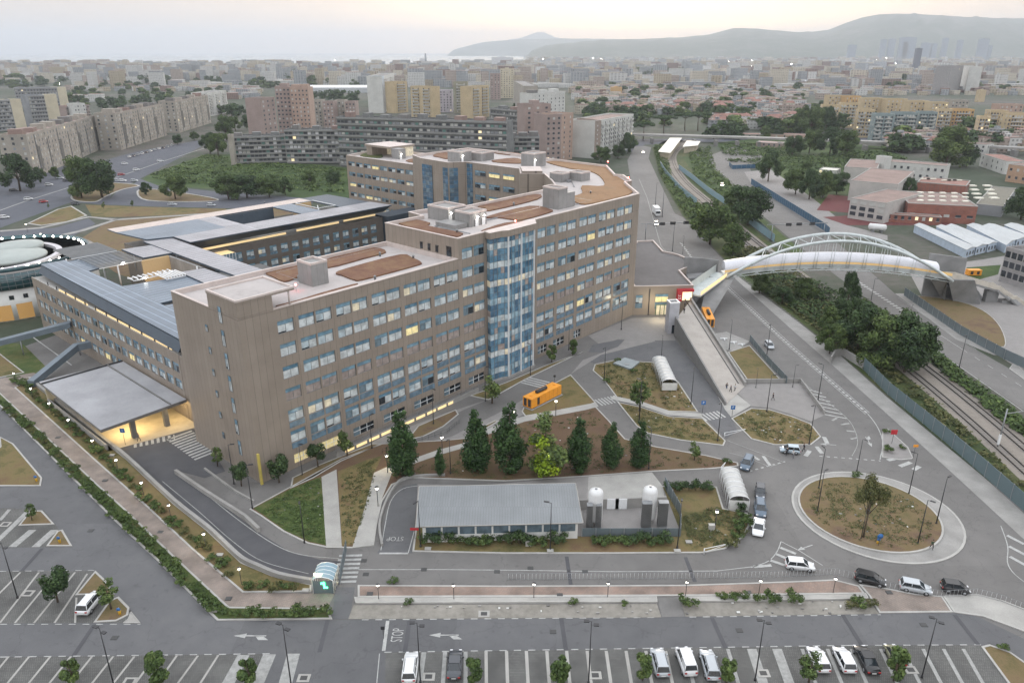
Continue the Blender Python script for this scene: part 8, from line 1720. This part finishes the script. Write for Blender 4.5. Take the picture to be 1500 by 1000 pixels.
def clear_zone(u, v):
    if 1040 < u < 1165 and 176 < v < 190: return True
    if u > 1310 and 197 < v < 222 and not 1360 < u < 1400: return True
    if v > 168: return False
    if v > 146: return (850 < u < 1175) and v < 172 or (100 < u < 150 and v < 150)
    if v > 128: return (840 < u < 1225) or (330 < u < 378) or u > 1225 and v < 140 or (96 < u < 330 and v < 134)
    if u < 770: return v > 99 + (0 if u > 0 else 0)
    return True
cands = []
tries = 0
while len(cands) < 6200 and tries < 90000:
    tries += 1; u = rc.uniform(-40, 1545); v0 = 99.5 if u < 420 else (97-(u-420)*.03 if u < 770 else 85.5)
    v = v0+(222-v0)*rc.random()**2.1
    if not clear_zone(u, v): continue
    if u < 420 and 118 < v < 132 and rc.random() < .85: continue
    if 420 < u < 560 and 126 < v < 134: continue
    if 880 < u < 1160 and 106 < v < 112 and rc.random() < .85: continue
    cands.append((v, u))
cands.sort(reverse=True)
far = MB(); nI = 0; protoc = {}
for v, u in cands:
    p = P(u, v); dist = p.y; cl = rc.choices(pal, [4, 3, 5, 2, 2, 1])[0][0]
    near = v > 130
    if near: sx, sy, h = rc.uniform(9, 20), rc.uniform(8, 14), rc.uniform(5, 11); ro = rc.choice([roofr, roofb, roofb, roofg])
    else:
        k = max(1, dist/2200); sx, sy, h = rc.uniform(12, 42)*k**.4, rc.uniform(10, 18), rc.choice([9, 12, 15, 18, 21, 27, 33])*rc.uniform(.8, 1.1); ro = rc.choice(roofs_c)
        if rc.random() < .1: sx, sy, h, cl, ro = rc.uniform(50, 110), rc.uniform(20, 40), rc.uniform(7, 10), 'white', concrete_lt
        if dist > 3600: h *= .8
    an = rc.uniform(-.5, .5); c, s = math.cos(an), math.sin(an)
    if nI < 300:
        kind = 'house' if near else 'city_block'
        key = (round(sx/6), round(h/4), cl, ro.name)
        if key not in protoc:
            T = thing(kind, (0, 0, 0), 'x', 'x'); mb = MB(); mb.box(-sx/2, sx/2, -sy/2, sy/2, 0, h, cm[cl]); mb.build('walls', T)
            mb = MB()
            if ro is roofr: mb.add([(-sx/2-.3, -sy/2-.3, h), (sx/2+.3, -sy/2-.3, h), (sx/2+.3, sy/2+.3, h), (-sx/2-.3, sy/2+.3, h), (-sx/2+2, 0, h+2.4), (sx/2-2, 0, h+2.4)], [(0, 1, 5, 4), (2, 3, 4, 5), (1, 2, 5), (3, 0, 4), (3, 2, 1, 0)], ro)
            else: mb.box(-sx/2-.1, sx/2+.1, -sy/2-.1, sy/2+.1, h, h+.5, ro); mb.box(-1.8, 1.8, -1.5, 1.5, h+.5, h+2.6, cm[cl])
            mb.build('roof', T); protoc[key] = Proto(T)
        zone = 'left of the gallery slabs' if u < 400 else 'behind the ochre towers' if u < 770 else 'between the pink towers and the halt' if u < 1010 else 'beyond the viaduct' if u < 1230 else 'beyond the orange estate'
        ht = 'low' if h < 9 else 'tall' if h > 17 else 'middling'
        rn = dict(terracotta_roof='a red pitched roof', flat_roof_grey='a grey flat roof', brown_flat_roof='a brown flat roof', concrete_light='a pale flat roof')[ro.name]
        o = protoc[key].put((p.x, p.y, 0), an, 1, f'{ht} {cl} {"house" if near else "building"} with {rn[2:]} {zone}', 'house' if near else 'building', f'{"houses" if near else "buildings"} in the quarter {zone}'); nI += 1
        if (u*7) % 5 > 3 and near: pass
    else:
        q = lambda x, y, z: (p.x+c*x-s*y, p.y+s*x+c*y, z)
        vs = [q(x, y, z) for z in (0, h) for x, y in ((-sx/2, -sy/2), (sx/2, -sy/2), (sx/2, sy/2), (-sx/2, sy/2))]
        far.add(vs, [(0, 1, 5, 4), (1, 2, 6, 5), (2, 3, 7, 6), (3, 0, 4, 7)], cm[cl]); far.add(vs[4:], [(0, 1, 2, 3)], ro)
o = far.build('distant_buildings'); tag(o, 'dense carpet of far buildings reaching to the bay and the hills', 'distant city', None, 'stuff')
# landmark far buildings
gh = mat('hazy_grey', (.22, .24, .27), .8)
def landmark(u0, u1, v, y, label, m=gh, cat='building', name='distant_block', d=25):
    a = far_pt(u0, y); b = far_pt(u1, y); h = height_of((0, y), v); T = thing(name, ((a[0]+b[0])/2, y, 0), label, cat)
    mb = MB(); mb.box(a[0], b[0], y, y+d, 0, h, m); mb.build('walls', T)
    mb = MB(); w = b[0]-a[0]; mb.box(a[0]+w*.3, a[0]+w*.6, y+d*.2, y+d*.8, h, h+d*.1, m); mb.build('roof_plant', T)
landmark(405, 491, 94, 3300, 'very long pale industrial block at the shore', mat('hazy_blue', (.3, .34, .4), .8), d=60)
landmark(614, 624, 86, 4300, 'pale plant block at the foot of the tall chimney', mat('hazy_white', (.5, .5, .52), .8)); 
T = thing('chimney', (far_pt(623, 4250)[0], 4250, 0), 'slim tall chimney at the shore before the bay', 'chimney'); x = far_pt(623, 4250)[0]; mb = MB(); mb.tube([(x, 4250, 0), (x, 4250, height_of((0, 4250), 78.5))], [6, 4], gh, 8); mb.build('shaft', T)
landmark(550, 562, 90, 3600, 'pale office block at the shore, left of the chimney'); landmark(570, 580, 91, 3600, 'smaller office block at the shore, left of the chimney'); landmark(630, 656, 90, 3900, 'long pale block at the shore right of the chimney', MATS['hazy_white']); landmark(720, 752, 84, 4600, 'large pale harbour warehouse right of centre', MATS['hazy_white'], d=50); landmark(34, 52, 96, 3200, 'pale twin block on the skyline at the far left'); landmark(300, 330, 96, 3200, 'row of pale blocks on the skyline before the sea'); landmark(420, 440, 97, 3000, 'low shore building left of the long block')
for i, (a, b, v, lab) in enumerate(((1290, 1297, 58, 'slim twin skyscraper, left, of the business centre'), (1301, 1310, 57, 'slim twin skyscraper, right, of the business centre'), (1317, 1340, 55, 'broadest skyscraper of the business centre'), (1322, 1330, 62, 'front skyscraper of the business centre'), (1350, 1362, 63, 'stepped skyscraper right of the broad one'), (1365, 1372, 64, 'low stepped skyscraper in the business centre'), (1380, 1387, 56, 'narrow skyscraper with a pointed head'), (1402, 1409, 59, 'lone slender skyscraper of the business centre'), (1433, 1447, 57, 'wide skyscraper at the right of the business centre'), (1448, 1453, 67, 'low skyscraper beside the wide one'), (1243, 1254, 66, 'pale slab left of the business centre'))):
    landmark(a, b, v, 6600, lab, mat('tower_blue', (.12, .16, .22), .5), 'skyscraper', 'skyscraper', 30)
landmark(1343, 1351, 71, 2900, 'dark leaning tower before the business centre', mat('tower_dark', (.08, .09, .12), .6), 'tower', 'office_tower', 14)
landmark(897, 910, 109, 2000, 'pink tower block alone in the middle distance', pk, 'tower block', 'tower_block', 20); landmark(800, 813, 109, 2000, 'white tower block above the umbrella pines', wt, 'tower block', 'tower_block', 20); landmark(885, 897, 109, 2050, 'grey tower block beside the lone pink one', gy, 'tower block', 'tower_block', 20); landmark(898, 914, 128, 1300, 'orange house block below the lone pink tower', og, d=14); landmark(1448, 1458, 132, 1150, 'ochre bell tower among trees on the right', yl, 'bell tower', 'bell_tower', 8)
# trees between the far houses
ft = [Proto(tree_proto('distant_tree', 'x', 'farbig', s, 12)) for s in (51, 52)]; fm = MB(); rr_ = random.Random(3); BT = []
def belt(u0, u1, v0, v1, k, lab):
    for _ in range(k): BT.append((rr_.uniform(v0, v1), rr_.uniform(u0, u1), lab))
belt(0, 400, 119, 131, 62, 'far tree in the green belt behind the left housing'); belt(880, 1160, 105, 112, 46, 'far tree in the dark belt beyond the red roofs'); belt(1320, 1500, 120, 134, 40, 'far tree in the wood around the bell tower'); belt(840, 1230, 130, 170, 62, 'far tree between the red roofed houses'); belt(560, 720, 105, 116, 26, 'far tree in the wood above the ochre towers'); belt(400, 560, 108, 130, 24, 'far tree before the white factory roofs'); belt(1040, 1300, 172, 200, 40, 'far tree between the viaduct and the orange estate'); belt(860, 1040, 168, 188, 24, 'far tree around the umbrella pines'); belt(1300, 1500, 192, 225, 30, 'far tree among the houses behind the school'); belt(100, 330, 134, 160, 30, 'far tree behind the boulevard slabs'); belt(1100, 1330, 112, 130, 26, 'far tree above the orange estate')
BT.sort(reverse=True)
for i, (v, u, lab) in enumerate(BT):
    p = P(u, v); s_ = rr_.uniform(.7, 1.3)*(1 if v > 125 else 1.5)
    if i < 290: ft[i % 2].put((p.x, p.y, 0), rr_.uniform(0, 6), (s_*1.5, s_*1.5, s_), lab, 'tree', 'tree belts of the far city')
    else: crown_mesh(fm, [(p.x+rr_.uniform(-7, 7), p.y+rr_.uniform(-5, 5), s_*rr_.uniform(4, 9), s_*4) for _ in range(7)], 150, 1.9, lf['dark'], rr_)
o = fm.build('far_woods'); tag(o, 'dark woods and tree belts far out between the city quarters', 'woods', None, 'stuff')
# bright lamps of streets and yards in the far city
fl = MB(); rl = random.Random(12); m_ = glow('flood_light', (1, .93, .85), 40); T0 = thing('floodlight', (0, 0, 0), 'x', 'floodlight'); mb = MB(); mb.tube([(0, 0, 0), (0, 0, 14)], .3, greymetal, 5); mb.build('mast', T0); mb = MB(); mb.lathe([(0, -1.1), (1.1, 0), (0, 1.1)], m_, 8, (0, 0, 14.5)); mb.build('lamp', T0); F0 = Proto(T0)
for i in range(0, 150, 1 if 0 else 2):
    if i < 95: u, v = rl.uniform(1050, 1500), rl.uniform(84, 122)
    elif i < 120: u, v = rl.uniform(770, 1050), rl.uniform(84, 110)
    elif i < 135: u, v = rl.uniform(0, 400), rl.uniform(105, 130)
    else: u, v = rl.uniform(400, 760), rl.uniform(92, 128)
    p = P(u, v); F0.put((p.x, p.y, 0), 0, max(.4, p.y/3300)*rl.uniform(.5, 1.2), 'bright floodlight among the far roofs '+('below the hills' if u > 1050 else 'before the bay' if u > 760 else 'left of the towers' if u < 400 else 'behind the towers'), 'floodlight', 'bright lights of the far city')
for (a, b, c, d) in ((455, 575, 132, 136), (1010, 1070, 114, 119), (1080, 1140, 116, 122), (1240, 1330, 106, 111), (1330, 1400, 120, 124), (760, 820, 115, 119), (830, 900, 106, 110), (1100, 1180, 121, 126)):
    pts = [P(a, d), P(b, d), P(b, c), P(a, c)]; T = thing('factory_hall', pts[0], f'{"longest " if a == 455 else ""}white roofed factory hall {dict([(455, "behind the pink twin tower"), (1010, "left of the hill foot lights"), (1080, "under the far floodlights"), (1240, "below the pale business slab"), (1330, "before the lattice tower"), (760, "left of the lone pink tower"), (830, "behind the lone pink tower"), (1100, "above the red roofs")])[a]}', 'factory'); mb = MB(); mb.prism([tuple(p[:2]) for p in pts], 0, 8, mat('hall_wall', (.4, .42, .44), .8)); mb.build('walls', T); mb = MB(); mb.prism([tuple(p[:2]) for p in pts], 8, 9, mat('hall_roof', (.7, .7, .72), .6)); mb.build('roof', T)
